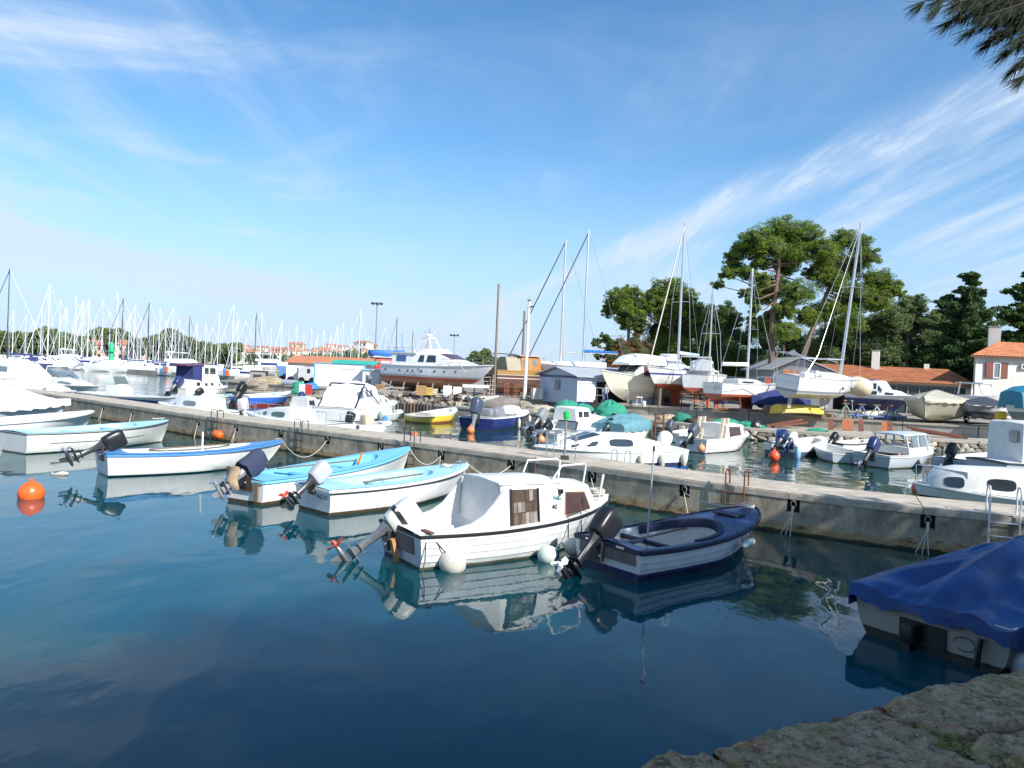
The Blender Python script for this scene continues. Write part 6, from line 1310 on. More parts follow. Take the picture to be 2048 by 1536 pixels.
# two behind the work shed
for (pm, ytop, d, lab, ps_) in ((1118, 478, 64, 'yacht behind the work shed with dark furled sail, left mast', 0), (1163, 459, 61, 'yacht behind the work shed with blue sail bag, right mast', 1)):
    m0 = on(pm, d); r = thing('sailboat', lab, 'sailboat', m0+Vector((3.6, 0, 0)), math.pi-.1); L = 8.5
    h = Hull(r, L, 2.7, 1.0, 1.2, hpaint('paint_behind', 2.5), z0=1.35+.2, rake=1.2, tr=.7); h.deck(white, white, fd=0, ta=.5); h.rail(alu, .02, .03)
    Cab(r, [(L*.2, h.sh(.2)-.02, h.sh(.2)+.4, .8, .7), (L*.6, h.sh(.6)-.02, h.sh(.6)+.35, .7, .5), (L*.75, h.sh(.75)-.02, h.sh(.7)+.1, .3, .25)], white)
    mh = 3.2+(project((m0.x, m0.y, 3.2))[1]-ytop)*d/F-h.sh(.4)-YZ-.3
    sail_rig(r, 3.6, h.sh(.4)+.3, mh, L*.97, .1, furl=ropeb, cover=M('bright_blue_bag', (.02, .16, .5), .8) if ps_ else None, mr=.085, spread=(.42,), col=M('warm_grey_mast', (.50, .47, .45), .5) if not ps_ else alu); pulpit(h, .8, .5, .015)
# trawler yacht
a = on(1345, 57); b_ = on(1205, 50.2)
hm = MH('paint_trawler', [(-9, (.33, .12, .08)), (.20, (.52, .50, .44)), (.9, (.62, .60, .50)), (1.05, (.74, .72, .60))], .35, .2)
r = thing('trawler_yacht', 'cream trawler yacht with rounded white flybridge, bow to the left beside the shed', 'motor yacht', (a.x, a.y, YZ), math.atan2((b_-a).y, (b_-a).x)); L = (b_-a).length+.3
h = Hull(r, L, 2.9, .80, 1.30, hm, draft=.95, z0=1.0, rake=1.2, tr=.85, dip=.05, fore=.45, p=1.9, deadrise=.16); h.rail(cream, .03, .05); h.deck(cream, cream, fd=0, ta=.5)
c = Cab(r, [(L*.1, 1.7, 2.75, 1.05, .95), (L*.62, 1.8, 2.8, 1.0, .9), (L*.70, 1.9, 2.2, .85, .8)], cream, name='wheelhouse')
for x0, x1 in ((.20, .32), (.34, .46), (.48, .605)): c.win(L*x0, L*x1, .25, .92, M('rosy_window', (.14, .07, .07), .15), 0)
for y0, y1 in ((-.9, -.5), (-.45, -.05), (.05, .45), (.5, .9)): c.front(1, y0, y1, .05, .95)
Cab(r, [(L*-.02, 2.75, 2.95, 1.0, .95), (L*.1, 2.8, 3.42, 1.15, 1.0), (L*.55, 2.8, 3.55, 1.15, .95), (L*.66, 2.78, 3.4, 1.05, .8), (L*.76, 2.72, 2.86, .8, .7)], white, name='flybridge', camber=.05, r=.2)
MB().rbox((L*.08, 0, 3.6), (1.0, 1.4, .3)).build('flybridge_box', white, r); stands(r, [(L*.4, 1.2, 1.0), (L*.8, .8, 1.0), (L*.4, -1.2, 1.0)], 0, grey); MB().box((L*.5, 0, .03), (L*.7, .3, .12)).build('keel_block', wood, r)
pass
# grey motor yacht
a = on(784, 62); b_ = on(985, 56)
hm = MH('paint_grey_yacht', [(-9, (.36, .20, .12)), (.95, (.42, .10, .07)), (1.20, (.46, .50, .53)), (1.34, (.78, .81, .84))], .4, .2)
r = thing('motor_yacht', 'big grey hulled motor yacht on props with white flybridge and radar mast', 'motor yacht', (a.x, a.y, YZ), math.atan2((b_-a).y, (b_-a).x)); L = (b_-a).length
h = Hull(r, L, 3.2, .98, 1.22, hm, draft=.85, z0=1.12, rake=1.5, tr=.88, dip=.08, fore=.45, p=1.9, deadrise=.16); h.rail(M('grey_rail', (.5, .52, .54), .5), .04, .06); h.deck(offwhite, white, fd=0, ta=.5)
zd = h.sh(.4)
c = Cab(r, [(L*.10, zd-.05, zd+.98, 1.3, 1.18), (L*.56, zd-.05, zd+1.02, 1.25, 1.1), (L*.70, zd, zd+.50, 1.08, .98), (L*.86, zd+.05, zd+.16, .7, .6)], white, name='deckhouse')
c.win(L*.15, L*.25, .35, .85, M('blue_window', (.05, .12, .30), .2)); c.win(L*.37, L*.43, .35, .88, None, 0, L*.39, L*.43); c.win(L*.455, L*.55, .35, .88, None, 0, L*.465, L*.54)
for y0, y1 in ((-.95, -.52), (-.46, -.03), (.03, .46), (.52, .95)): c.front(1, y0, y1, .12, .92, M('plum_window', (.10, .05, .07), .15))
Cab(r, [(L*.34, zd+1.0, zd+1.28, 1.0, .95), (L*.50, zd+1.0, zd+1.36, .98, .9), (L*.56, zd+1.0, zd+1.06, .85, .75)], M('pinkish_white', (.78, .70, .70), .4), name='flybridge')
MB().box((L*.20, 0, zd+.98), (L*.30, 2.5, .08)).build('boat_deck', offwhite, r)
m = MB()
for y in (-.6, .6): m.tube([(L*.26, y, zd+.8), (L*.34, y*.7, zd+2.2), (L*.40, y*.6, zd+2.25), (L*.45, y, zd+1.2)], .06, 6)
m.box((L*.37, 0, zd+2.25), (.6, .9, .08)); m.build('radar_arch', white, r)
MB().lathe([(.1, 0), (.28, .05), (.28, .16), (.1, .26)], 12, (L*.37, 0, zd+2.32)).build('radar_dome', white, r); MB().box((L*.37, 0, zd+2.72), (1.0, .1, .07)).build('radar_bar', white, r); MB().tube([(L*.37, 0, zd+2.3), (L*.37, 0, zd+3.0)], .03, 5).build('radar_post', grey, r); MB().tube([(L*.14, -.4, zd+.9), (L*.12, -.4, zd+2.6)], .03, 5).build('crane_mast', midblue, r)
for t in (.06, .22, .31, .36, .45, .57, .65, .74):
    q = h.pt(t, .7, .98, .80); MB().lathe([(.02, -.02), (.09, -.02), (.09, .03), (.02, .035)], 10, (q.x, -q.y-.01, q.z-.05), (0, -1, 0)).build('porthole', glass, r)
rails(r, [h.sheer(t, .08, 0, -1) for t in (.62, .7, .78, .86, .93, .99)], h=.5, mid=True, r=.016); rails(r, [(L*.04, -1.25, zd+1.0), (L*.14, -1.25, zd+1.0), (L*.24, -1.25, zd+1.0), (L*.32, -1.2, zd+1.05)], h=.4, mid=True, r=.014); rails(r, [h.sheer(t, .08, 0, -1) for t in (.0, .03, .06, .09)], h=.6, r=.02)
m = MB(); m.tube(sag((L*.80, -1.35, h.sh(.8)), (L*.90, -.95, h.sh(.9)), .5), .02, 4); m.build('hanging_rope', ropew, r)
for t in (.12, .26, .40, .55, .70): MB().tube([(L*t, -1.4, .75), (L*t+.1, -1.75, 0)], .05, 5).build('prop_post', grey, r)
for t in (.2, .45, .7): MB().box((L*t, 0, .13), (.4, 1.0, .26)).build('keel_block', wood, r)
text_mesh('TS', 'hull_letters', dkgrey, r, (L*.40, -h.bm(.42)-.05, zd-.42), (1, 0, 0), (0, 0, 1), .26, .01)
# red superstructure boat with blue tarp
a = on(742, 70); r = thing('work_boat', 'white and red work boat with blue tarpaulin on top left of the grey yacht', 'boat', a, .25); L = 5.2
h = Hull(r, L, 2.4, .8, .9, hpaint('paint_red_boat', 1.9, low=(.35, .33, .3)), z0=.75, rake=.8, tr=.85); h.deck(white, white, fd=0, ta=.5)
c = Cab(r, [(.3, h.sh(.2), h.sh(.2)+1.1, 1.0, .95), (3.6, h.sh(.5), h.sh(.2)+1.1, 1.0, .95)], redp, name='cabin'); c.win(.8, 1.6, .3, .8, whw); c.win(2.2, 3.2, .3, .8, glass)
MB().box((2.0, 0, h.sh(.2)+1.22), (3.9, 2.3, .1)).build('cabin_top', white, r)
k = MB(); k.rbox((.9, -.1, h.sh(.2)+1.55), (2.6, 2.0, .6)); k.rbox((2.5, .1, h.sh(.2)+1.5), (1.2, 1.6, .8)); k.build('blue_tarpaulin', M('blue_tarp_bright', (.03, .15, .48), .6, var=.3, bump=.4), r)
rails(r, [(.1, -1.0, h.sh(0)-.2), (1.2, -1.1, h.sh(0)-.2), (2.4, -1.15, h.sh(0)-.2)], h=.8, mid=True, r=.03, mat=redp)
# wooden boat
a = on(980, 59); b_ = on(1088, 62); r = thing('wooden_boat', 'old wooden boat with ochre bulwark and varnished wheelhouse beside the white pole', 'boat', (a.x, a.y, YZ), math.atan2((b_-a).y, (b_-a).x)); L = (b_-a).length+.3
h = Hull(r, L, 2.5, .95, 1.15, MH('paint_wooden', [(-9, (.10, .05, .04)), (1.35, (.55, .52, .48)), (1.42, (.10, .03, .03)), (1.62, (.5, .45, .4)), (1.66, (.34, .20, .05))], .5, .3), draft=.9, z0=1.05, rake=.5, tr=.8, clinker=1); h.rail(varnish, .04, .08); h.deck(wood, wood, fd=0, ta=.5)
c = Cab(r, [(L*.42, h.sh(.5)-.05, h.sh(.5)+1.1, .8, .72), (L*.72, h.sh(.7)-.05, h.sh(.5)+1.15, .78, .7), (L*.78, h.sh(.7)-.05, h.sh(.7)+.9, .7, .6)], varnish, name='wheelhouse'); c.win(L*.45, L*.52, .4, .85, paleglass); c.win(L*.55, L*.60, .1, .85, M('khaki_screen', (.28, .26, .16), .5)); c.win(L*.63, L*.69, .4, .85, paleglass)
MB().box((L*.58, 0, h.sh(.5)+1.2), (L*.42, 1.75, .08)).build('wheelhouse_roof', M('pinkish_roof', (.45, .36, .34), .7), r)
Cab(r, [(L*.18, h.sh(.2), h.sh(.2)+1.05, .85, .5), (L*.42, h.sh(.3), h.sh(.2)+1.1, .8, .6)], M('khaki_tarp', (.33, .31, .22), .8), name='khaki_cover')
MB().tube([(L*.02, 0, h.sh(0)), (L*.02, 0, h.sh(0)+1.3), (L*.42, 0, h.sh(0)+1.3)], .04, 5).build('awning_frame', dkwood, r)
# lattice stair, red racks, cage fence
o = thing('boat_stairs', 'rusty white lattice stairs under the grey yacht bow', 'stairs', on(962, 55), .2); m = MB()
for i in range(5): m.tube([(i*.2, 0, 0), (i*.2+.05, 0, .35+i*.32)], .03, 4); m.tube([(0, -.02, .2+.3*i), (.95, -.02, .25+.3*i)], .025, 4)
m.build('lattice', M('rusty_white_steel', (.5, .42, .38), .7), o)
for k in range(5): MB().box((.1+k*.17, .1, .25+k*.3), (.2, .5, .04)).build('tread', rust, o)
def cage(px, d, w, h_, label, mat, name='cage'):
    o = thing(name, label, 'rack', on(px, d), .1)
    for i in range(9): MB().tube([(w*i/8, 0, 0), (w*i/8, 0, h_)], .02, 4).build('bar', mat, o)
    for z_ in (.05, h_*.5, h_): MB().tube([(0, 0, z_), (w, 0, z_)], .03, 4).build('rail', mat, o)
    return o
cage(1008, 55, .9, 1.0, 'rusty orange barred rack left of the white pole', M('orange_rust', (.36, .12, .05), .8)); cage(1034, 55.5, 1.3, .95, 'rusty orange barred rack right behind the white pole', M('orange_rust', (.36, .12, .05), .8))
# dark covered boat, cruiser with canopy, wrapped boat, speedboats
def simple(name, label, s, b_, z0, B, h0, h1, hm, cat='boat', L=None, **kw):
    a = Vector(s); bb = Vector(b_); r = thing(name, label, cat, (a.x, a.y, YZ), math.atan2((bb-a).y, (bb-a).x)); L = L or (bb-a).length
    h = Hull(r, L, B, h0, h1, hm, z0=z0, **kw); return r, L, h
r, L, h = simple('covered_boat', 'boat hidden under a navy cover between the yachts', on(1598, 49), on(1502, 47), .45, 1.9, .5, .6, navy, rake=.6); h.cover(canvasb, lambda t: .45+1.15*math.sin(math.pi*min(1, max(.04, 1-t*.93)))**.7*(1-.25*t), 0, 1, drop=.5, wr=.05, name='navy_cover')
r, L, h = simple('cabin_cruiser', 'cabin cruiser with navy hull and navy canopy before the glazed building', on(1700, 53.5), on(1822, 50.5), .55, 2.3, .85, .95, MH('paint_cruiser', [(-9, (.02, .03, .10)), (1.10, (.25, .26, .35)), (1.16, (.72, .72, .74))], .3, .2), rake=1.0); h.deck(white, white, fd=0, ta=.5); h.rail(offwhite)
Cab(r, [(L*.02, 1.35, 2.30, 1.0, .9), (L*.40, 1.35, 2.38, 1.0, .9)], canvasb, name='navy_canopy', camber=.1).win(L*.1, L*.3, .35, .8, M('canopy_window', (.10, .10, .14), .3))
c = Cab(r, [(L*.38, 1.3, 2.35, .95, .8), (L*.52, 1.3, 2.35, .9, .75), (L*.62, 1.3, 1.8, .85, .7), (L*.80, 1.3, 1.7, .6, .5), (L*.92, 1.4, 1.5, .3, .2)], white); c.win(L*.42, L*.50, .5, .88); c.win(L*.53, L*.59, .45, .8); c.win(L*.40, L*.52, .1, .35); c.win(L*.64, L*.76, .3, .7)
stands(r, [(L*.3, -.9, .7), (L*.7, -.8, .7)], 0)
wrap = M('cloudy_shrink_wrap', (.50, .47, .36), .3, var=.25, scale=1.6, bump=.25, bscale=5, dirt=(.62, .60, .52), damt=.6)
r, L, h = simple('wrapped_boat', 'boat shrink wrapped in cloudy cream plastic on the yard edge', on(1890, 47), on(1846, 41.9), .62, 3.1, .72, .70, wrap, rake=.4, draft=.55, p=3.2, q=.7, tr=.95); h.cover(wrap, lambda t: 1.3+.62*math.sin(math.pi*min(1, .12+t*.80))**.8, 0, 1, drop=.12, wr=.02, name='wrap_top', conv=.7)
r, L, h = simple('speedboat', 'silver white speedboat with dark cover on a trailer at the right', on(1990, 46.5), on(1928, 42.6), .72, 2.3, .42, .48, MH('paint_silver', [(-9, (.10, .13, .18)), (.78, (.62, .63, .66))], .3, .2), rake=1.0, draft=.4, p=2.6, q=.8); h.cover(M('charcoal_cover', (.035, .04, .06), .7, var=.3, bump=.3), lambda t: 1.2+.42*math.sin(math.pi*min(1, .15+t*.8)), 0, 1, drop=.06, wr=.02, name='charcoal_cover', conv=.8); h.rail(offwhite, .03, .05)
for y in (-1.0, 1.0): MB().lathe([(.06, -.09), (.22, -.1), (.27, -.06), (.27, .06), (.22, .1), (.06, .09)], 14, (L*.35, y, .27), (0, 1, 0)).build('trailer_wheel', black, r)
m = MB(); m.tube([(0, -.7, .35), (L*.8, -.2, .35), (L*1.0, 0, .3)], .04, 5); m.tube([(0, .7, .35), (L*.8, .2, .35)], .04, 5); m.tube([(L*.35, -1, .3), (L*.35, 1, .3)], .04, 5); m.build('trailer_frame', M('galvanised_frame', (.35, .35, .36), .5, .5), r)
r, L, h = simple('motor_boat', 'white motor boat with wide radar arch in front of the house', on(1925, 52), on(2000, 50), .75, 2.2, .9, .95, white, rake=.8); h.deck(white, white, fd=0, ta=.5)
MB().tube([(L*.0, -.8, 1.7), (L*.05, -.8, 2.5), (L*.55, -.8, 2.45), (L*.68, -.8, 1.75)], .06, 6).build('arch', white, r); MB().tube([(L*.05, .8, 1.7), (L*.05, .8, 2.5), (L*.55, .8, 2.45), (L*.68, .8, 1.75)], .06, 6).build('arch', white, r); MB().box((L*.3, 0, 2.5), (1.8, 1.7, .06)).build('arch_top', white, r)
r, L, h = simple('covered_boat', 'boat with a teal blue printed canopy at the right edge of the yard', on(2150, 41), on(2008, 40), .65, 2.0, .6, .65, MH('paint_teal_boat', [(-9, (.10, .16, .16)), (.95, (.55, .6, .6))], .4, .3), rake=.5)
cv = Cab(r, [(L*.0, 1.2, 2.35, .95, .85), (L*.75, 1.2, 2.3, .95, .85), (L*.93, 1.15, 2.0, .8, .7)], M('teal_print_canopy', (.015, .20, .30), .6, var=.2), name='teal_canopy', camber=.08, r=.15)
text_mesh('AW', 'canopy_lettering', M('pale_teal_print', (.35, .62, .62), .6), r, (L*.90, .97, 1.45), (-1, 0, 0), (0, -.08, 1), .62, .008); h.deck(cream, cream, fd=0, ta=.5)
r = thing('yellow_barrow', 'small yellow machine between speedboat and teal boat', 'machine', on(2000, 41.5), .1); MB().box((0, 0, .55), (.5, .4, .7), taper=.8).build('body', yellowp, r); MB().box((0, 0, .12), (.4, .35, .18)).build('base', M('orange_rust', (.36, .12, .05), .8), r); MB().box((0, -.2, .4), (.2, .05, .2)).build('panel', black, r)
# upturned yellow boat
a = on(1552, 44.3); b_ = on(1648, 45); r = thing('upturned_boat', 'yellow and ochre boat lying upside down on the yard edge', 'boat', (a.x, a.y, YZ+.62), math.atan2((b_-a).y, (b_-a).x)); r.rotation_euler = (math.pi-.1, 0, math.atan2((b_-a).y, (b_-a).x)); L = (b_-a).length
h = Hull(r, L, 1.5, .50, .56, M('two_tone_yellow', (.72, .52, .04), .5, var=.2, scale=1.2, dirt=(.40, .33, .14), damt=.7), rake=.15, tr=.9, draft=.08, p=3); h.rail(M('ochre_trim', (.35, .28, .12), .6), .04, .06)
# trestles and steel bits
blue_st = M('blue_steel', (.10, .14, .32), .6, var=.3)
for px, d, lab, mt_ in ((1722, 44.5, 'blue steel trestle, leftmost before the navy hulled cruiser', blue_st), (1752, 44.3, 'pale steel trestle in the middle before the navy hulled cruiser', grey), (1784, 44.2, 'dark blue steel trestle near the wrapped boat', blue_st), (1690, 44.8, 'green steel trestle under the bow of the high standing yacht', grn)):
    o = thing('trestle', lab, 'trestle', on(px, d), random.uniform(-.3, .3)); m = MB()
    for sx, sy in ((-.4, -.3), (.4, -.3), (-.4, .3), (.4, .3)): m.tube([(sx, sy, 0), (0, 0, .85)], .03, 4)
    m.tube([(-.3, -.22, .25), (.3, -.22, .25)], .02, 4); m.tube([(-.3, .22, .25), (.3, .22, .25)], .02, 4); m.build('legs', mt_, o); MB().box((0, 0, .88), (.4, .16, .06)).build('pad', wood, o)
o = thing('trailer', 'long low blue boat trailer lying along the yard edge', 'trailer', on(1712, 43.7), 0); m = MB(); m.tube([(0, 0, .22), (2.6, .1, .22), (3.0, .1, .3)], .05, 5); m.tube([(0, .8, .22), (2.6, .5, .22)], .05, 5)
m.build('frame', blue_st, o)
for x in (.4, .9, 1.5, 2.1): MB().box((x, .4, .22), (.07, 1.0, .05)).build('crossbar', blue_st, o)
for x in (.5, 2.2): MB().lathe([(.03, -.06), (.13, -.06), (.13, .06), (.03, .06)], 12, (x, -.05, .13), (0, 1, 0)).build('wheel', black, o)
k = thing('hull_mould', 'pale yellowish dinghy upside down behind the trestles', 'dinghy', on(1722, 46.5), .05); MB().loft([[(x, .55*math.cos(a)*w_, .05+.42*math.sin(a)*w_) for a in [math.pi*j/8 for j in range(9)]] for x, w_ in ((0, .7), (.5, .95), (1.5, 1), (2.3, .8), (2.9, .15))]).build('shell', M('pale_yellow_grp', (.66, .62, .45), .5), k)

# ---------------------------------------------------------------- clutter on ledge and yard
def heap(name, label, cat, px, d, w, dep, h_, mat, z=LZ, seed=0, kind=None, n=22, rough=.35):
    q = on(px, d, z); r = random.Random(seed); b = MB(); rings = []
    for i in range(12):
        v = i/11; k = max(0, 1-v**2.6)**.55; row = []
        for j in range(n):
            a = 2*math.pi*j/n; nn = 1+rough*mnoise.noise(Vector((math.cos(a)*1.7+seed*3.1, math.sin(a)*1.7, v*3)))+.4*rough*mnoise.noise(Vector((math.cos(a)*6+seed, math.sin(a)*6, v*9)))
            row.append((w/2*k*nn*math.cos(a), dep/2*k*nn*math.sin(a), h_*v*(1+.3*mnoise.noise(Vector((seed, j*.7, v*4))))-.02))
        rings.append(row)
    b.loft(rings); o = b.build(name, mat, None, sharp=50); o.location = q; tag(o, label, cat); return o
tealn = netg; brn = M('brown_tarp_bundle', (.28, .25, .20), .9, var=.35, scale=3, bump=.8)
# d of ledge middle per column
def ld_(px):
    for a, b_ in zip(LE, LE[1:]):
        pa, pb = project(a)[0], project(b_)[0]
        if pa <= px <= pb: k = (px-pa)/(pb-pa); return (a.y+(b_.y-a.y)*k)
    return LE[-1].y
HE = [('fishing_net', 'tall green net heap, leftmost of the green heaps right of the navy speedboat', 'net', 1135, 1.9, 1.1, .95, netg), ('fishing_net', 'low rounded green net heap in the middle of the ledge before the work shed', 'net', 1168, 1.4, 1.0, .8, netg), ('fishing_net', 'largest bright green net heap before the open bay of the shed', 'net', 1222, 2.0, 1.4, 1.15, netg),
      ('fishing_net', 'dark green net bundle right of the post with rusty stakes', 'net', 1365, 1.2, .8, .65, M('dark_green_net', (.03, .20, .14), .9, var=.5, scale=10, bump=1)), ('fishing_net', 'flat green net spread behind the boat with cream boards', 'net', 1452, 2.0, .8, .45, netg), ('fishing_net', 'small green net piece left of the dark log pile', 'net', 1492, 1.2, .7, .38, netg), ('fishing_net', 'flat green net on the ledge behind the blue motor cover', 'net', 1635, 1.2, .5, .22, netg), ('fishing_net', 'small green net tuft at the foot of the wall near the logs', 'net', 1522, .6, .5, .22, netg),
      ('tarp_bundle', 'long beige tarpaulin bundle on the ledge left of the green nets', 'bundle', 1083, 2.2, 1.0, .55, M('beige_bundle', (.42, .38, .30), .9, var=.3, scale=3, bump=.7)), ('tarp_bundle', 'grey brown tent like tarpaulin between speedboat and white pole', 'bundle', 1010, 2.6, 1.2, .95, M('grey_brown_tarp', (.22, .19, .17), .9, var=.2, bump=.3)), ('scrap_heap', 'heap of brown branches and crates below the white pole', 'scrap', 1050, 1.3, .8, .75, brn),
      ('tarp_bundle', 'tan tarpaulin mound left of the dark green net bundle', 'bundle', 1335, 1.5, .9, .45, M('tan_mound', (.42, .34, .22), .9, var=.3, bump=.5)), ('scrap_heap', 'dark brown debris mound beside the dark green net', 'scrap', 1398, 1.6, .9, .40, dkwood), ('scrap_heap', 'dark grey round bundle right of the flat green nets', 'scrap', 1512, .6, .6, .5, dkgrey),
      ('fishing_net', 'pale green net tangle under the arch framed boat', 'net', 958, 1.3, .8, .7, M('pale_green_net', (.15, .42, .30), .9, var=.5, scale=10, bump=1)), ('fishing_net', 'greyish net pile on the ledge at the far left end', 'net', 600, 1.4, .8, .6, netg)]
for i, (nm, lb_, ct, px, w, dp, hh, mt_) in enumerate(HE): heap(nm, lb_, ct, px, ld_(px)+1.2, w, dp, hh*.85, mt_, seed=i+1)
# tangle of rocks and debris at the left part
rk = M('grey_brown_rock', (.26, .23, .19), .95, var=.5, scale=3, bump=1)
rocks = []; rkd = M('dark_brown_rock', (.12, .10, .08), .95, var=.5, scale=4, bump=1); rkp = M('pale_dusty_rock', (.40, .36, .29), .95, var=.4, scale=4, bump=1)
for i in range(110):
    px = random.uniform(690, 968); t = random.random(); d = ld_(px)+.5+t*4.4; z_ = LZ+(.05 if t < .4 else .38)
    q = on(px, d, z_-.1)
    if i < 9:
        b = MB().ball((0, 0, .12), .26, 8, .8)
        for k, v in enumerate(b.v): nv = Vector(v); b.v[k] = tuple(nv*(1+.9*mnoise.noise(nv*4.1+Vector((i*5, 0, 0))))+Vector((0, .3*nv.x, .35*nv.y*math.sin(i))))
        o = b.build('rock', (rk, rkd, rkp)[i % 3], None, smooth=False); rocks.append(o)
    else: o = rocks[i % 9].copy(); C.objects.link(o)
    o.location = q; o.rotation_euler = (random.uniform(-.4, .4), random.uniform(-.4, .4), random.uniform(0, 6)); s_ = random.uniform(.5, 1.5); o.scale = (s_*1.3, s_, s_*.8); tag(o, ('grey', 'dark brown', 'pale dusty')[i % 9 % 3]+' rock on the slope below the grey yacht, '+('left of the crates' if px < 830 else 'near the yellow crates' if px < 880 else 'near the white boards'), 'rock', 'rocks on the slope below the grey motor yacht')
for i in range(22):
    px = 742+i*6.6; q = on(px, ld_(px)-.12, -.3); tag(MB().tube([q, q+Vector((random.uniform(-.03, .03), 0, .95+random.uniform(-.06, .05)))], .075, 6).build('timber_pile', random.choice((wood, dkwood, greyply))), 'upright timber pile in the row along the stone quay behind the yellow boats', 'pile', 'timber piles along the stone quay behind the yellow boats')
for i in range(26):
    px = random.uniform(700, 965); q = on(px, ld_(px)+random.uniform(2, 5), YZ+random.uniform(-.35, .1)); a = random.uniform(-.6, .6); L_ = random.uniform(.5, 1.5)
    tag(MB().tube([q, q+Vector((math.cos(a)*L_, math.sin(a)*L_, random.uniform(-.15, .5)))], random.uniform(.02, .05), 5).build('scrap_pole', random.choice((rust, whw, grey, wood, fendw))), 'loose pole or pipe among the rocks below the grey yacht', 'pole', 'loose poles among the rocks below the grey yacht')
def plank(a, b_, w, th, mat, label, name='plank', group=None, cat='plank'):
    a, b_ = Vector(a), Vector(b_); o = MB(); d = b_-a; n = Vector((0, 0, 1)).cross(d).normalized()*w/2; u = Vector((0, 0, th)); o.add([a-n, a+n, b_+n, b_-n, a-n+u, a+n+u, b_+n+u, b_-n+u], [(0, 3, 2, 1), (4, 5, 6, 7), (0, 1, 5, 4), (1, 2, 6, 5), (2, 3, 7, 6), (3, 0, 4, 7)]); o = o.build(name, mat, None, smooth=False); tag(o, label, cat, group); return o
rw = M('red_brown_timber', (.17, .06, .035), .8, var=.5, scale=5, bump=.5)
for i, (x0, d0, z0, x1, d1, z1) in enumerate(((1815, 40.8, .98, 1925, 40.2, .66), (1822, 40.6, .90, 1915, 39.6, .62), (1530, 42.6, .62, 1602, 43.4, 1.02), (1545, 42.2, .62, 1612, 42.9, .90), (1850, 40.3, .75, 1935, 39.4, .62))):
    plank(on(x0, d0, z0), on(x1, d1, z1), .28, .10, rw, ('red brown timber leaning at the wall under the wrapped boat, topmost', 'red brown timber under the wrapped boat, lower one', 'dark red beam leaning on the wall behind the white dinghy', 'short dark red beam lying below the leaning beam', 'red brown timber at the right end below the trailer')[i], 'timber', cat='timber')
for i, (px, col) in enumerate(((1662, rust), (1690, M('orange_rust', (.36, .12, .05), .8)), (1702, MC['orange_rust']), (1722, rw), (1769, MC['orange_rust']), (1780, rw))):
    q = on(px, ld_(px)+3.3 if px < 1800 else 41, LZ); plank(q, q+Vector((.05, .2, .55)), .28, .08, col, f'rusty board leaning against the retaining wall, number {i+1} from the left' if False else ('narrow rusty board leaning on the retaining wall nearest the flat green net', 'wide orange rusty board on the retaining wall, left of a pair', 'wide orange rusty board on the retaining wall, right of a pair', 'dark red narrow board right of the orange pair', 'orange board leaning on the wall below the trestles', 'dark board next to the orange one below the trestles')[i], 'board', cat='board')
# posts and frames
for px, y0, lab in ((1310, .0, 'rusty iron stake frame rising from the water before the ledge, left'), (1326, 0, 'rusty iron stake frame rising from the water before the ledge, right')):
    q = on(px, 42.6, 0); o = MB(); o.tube([q+Vector((0, 0, -.5)), q+Vector((0, 0, 1.15))], .06, 5); o.tube([q+Vector((-.1, 0, .55)), q+Vector((.5, 0, .55))], .04, 4); tag(o.build('iron_stake', rust), lab, 'stake')
q = on(1318, 49.3); tag(MB().tube([q, q+Vector((.03, 0, 1.25))], .10, 6).build('timber_prop', wood), 'stout timber post at the yard edge under the blue banded yacht', 'post')
tb = thing('stool', 'red topped work stool under the red bottomed yachts', 'stool', on(1392, 46.6), .1); MB().box((0, 0, .62), (.6, .4, .05)).build('seat', redox, tb)
for sx, sy in ((-.25, -.15), (.25, -.15), (-.25, .15), (.25, .15)): MB().tube([(sx*1.2, sy*1.2, 0), (sx, sy, .62)], .025, 4).build('leg', alu, tb)
wt_ = thing('platform', 'low dark work platform under the red bottomed yachts', 'platform', on(1388, 49), .05); MB().box((0, 0, .95), (1.9, .8, .06)).build('top', rust, wt_)
for sx in (-.85, 0, .85): MB().tube([(sx, 0, 0), (sx, 0, .95)], .04, 4).build('leg', rust, wt_)
st_ = thing('step_stool', 'small white step stool before the trawler yacht', 'stool', on(1278, 50.3), 0)
for sx in (-.18, .18): MB().tube([(sx, 0, 0), (sx*.8, 0, .6)], .025, 4).build('leg', whw, st_)
MB().box((0, 0, .58), (.4, .3, .05)).build('step', whw, st_)
r = thing('gas_bottle', 'small white canister on the yard edge before the trawler', 'canister', on(1288, 49.7)); MB().lathe([(.1, 0), (.12, .05), (.12, .3), (.05, .36)], 10).build('body', whw, r)
for i in range(14):
    px = 1440+i*8+random.uniform(-3, 3); q = on(px, 46.6+random.uniform(-.2, .4)-(px-1440)*.012, YZ+.05+random.uniform(0, .2)); L_ = random.uniform(.9, 1.8); a = random.uniform(-.35, .35)
    tag(MB().tube([q-Vector((math.cos(a), math.sin(a), 0))*L_/2, q+Vector((math.cos(a), math.sin(a), .05))*L_/2], random.uniform(.04, .08), 5).build('pole_piece', random.choice((wood, rust, grey))), 'old pipe or pole in the long pile at the yard edge', 'pipe', 'old pipes and poles piled at the yard edge')
q = on(1543, 45.4, YZ+.3); tag(MB().lathe([(.02, -.45), (.28, -.45), (.3, 0), (.28, .45), (.02, .45)], 14, (0, 0, 0), (1, .15, 0)).build('drum', M('brown_drum', (.20, .14, .10), .8, var=.3)), 'brown drum lying at the end of the pipe pile', 'drum'); bpy.data.objects['drum'].location = q
q = on(1446, 46.9, YZ); r = thing('outboard_block', 'blue and white bundle under the third yacht', 'bundle', q+Vector((.2, 1.5, .6))); MB().rbox((0, 0, 0), (.7, .4, .35)).build('body', M('violet_blue_cloth', (.12, .12, .45), .8), r); MB().rbox((.3, -.1, .05), (.3, .3, .2)).build('white_part', whw, r)
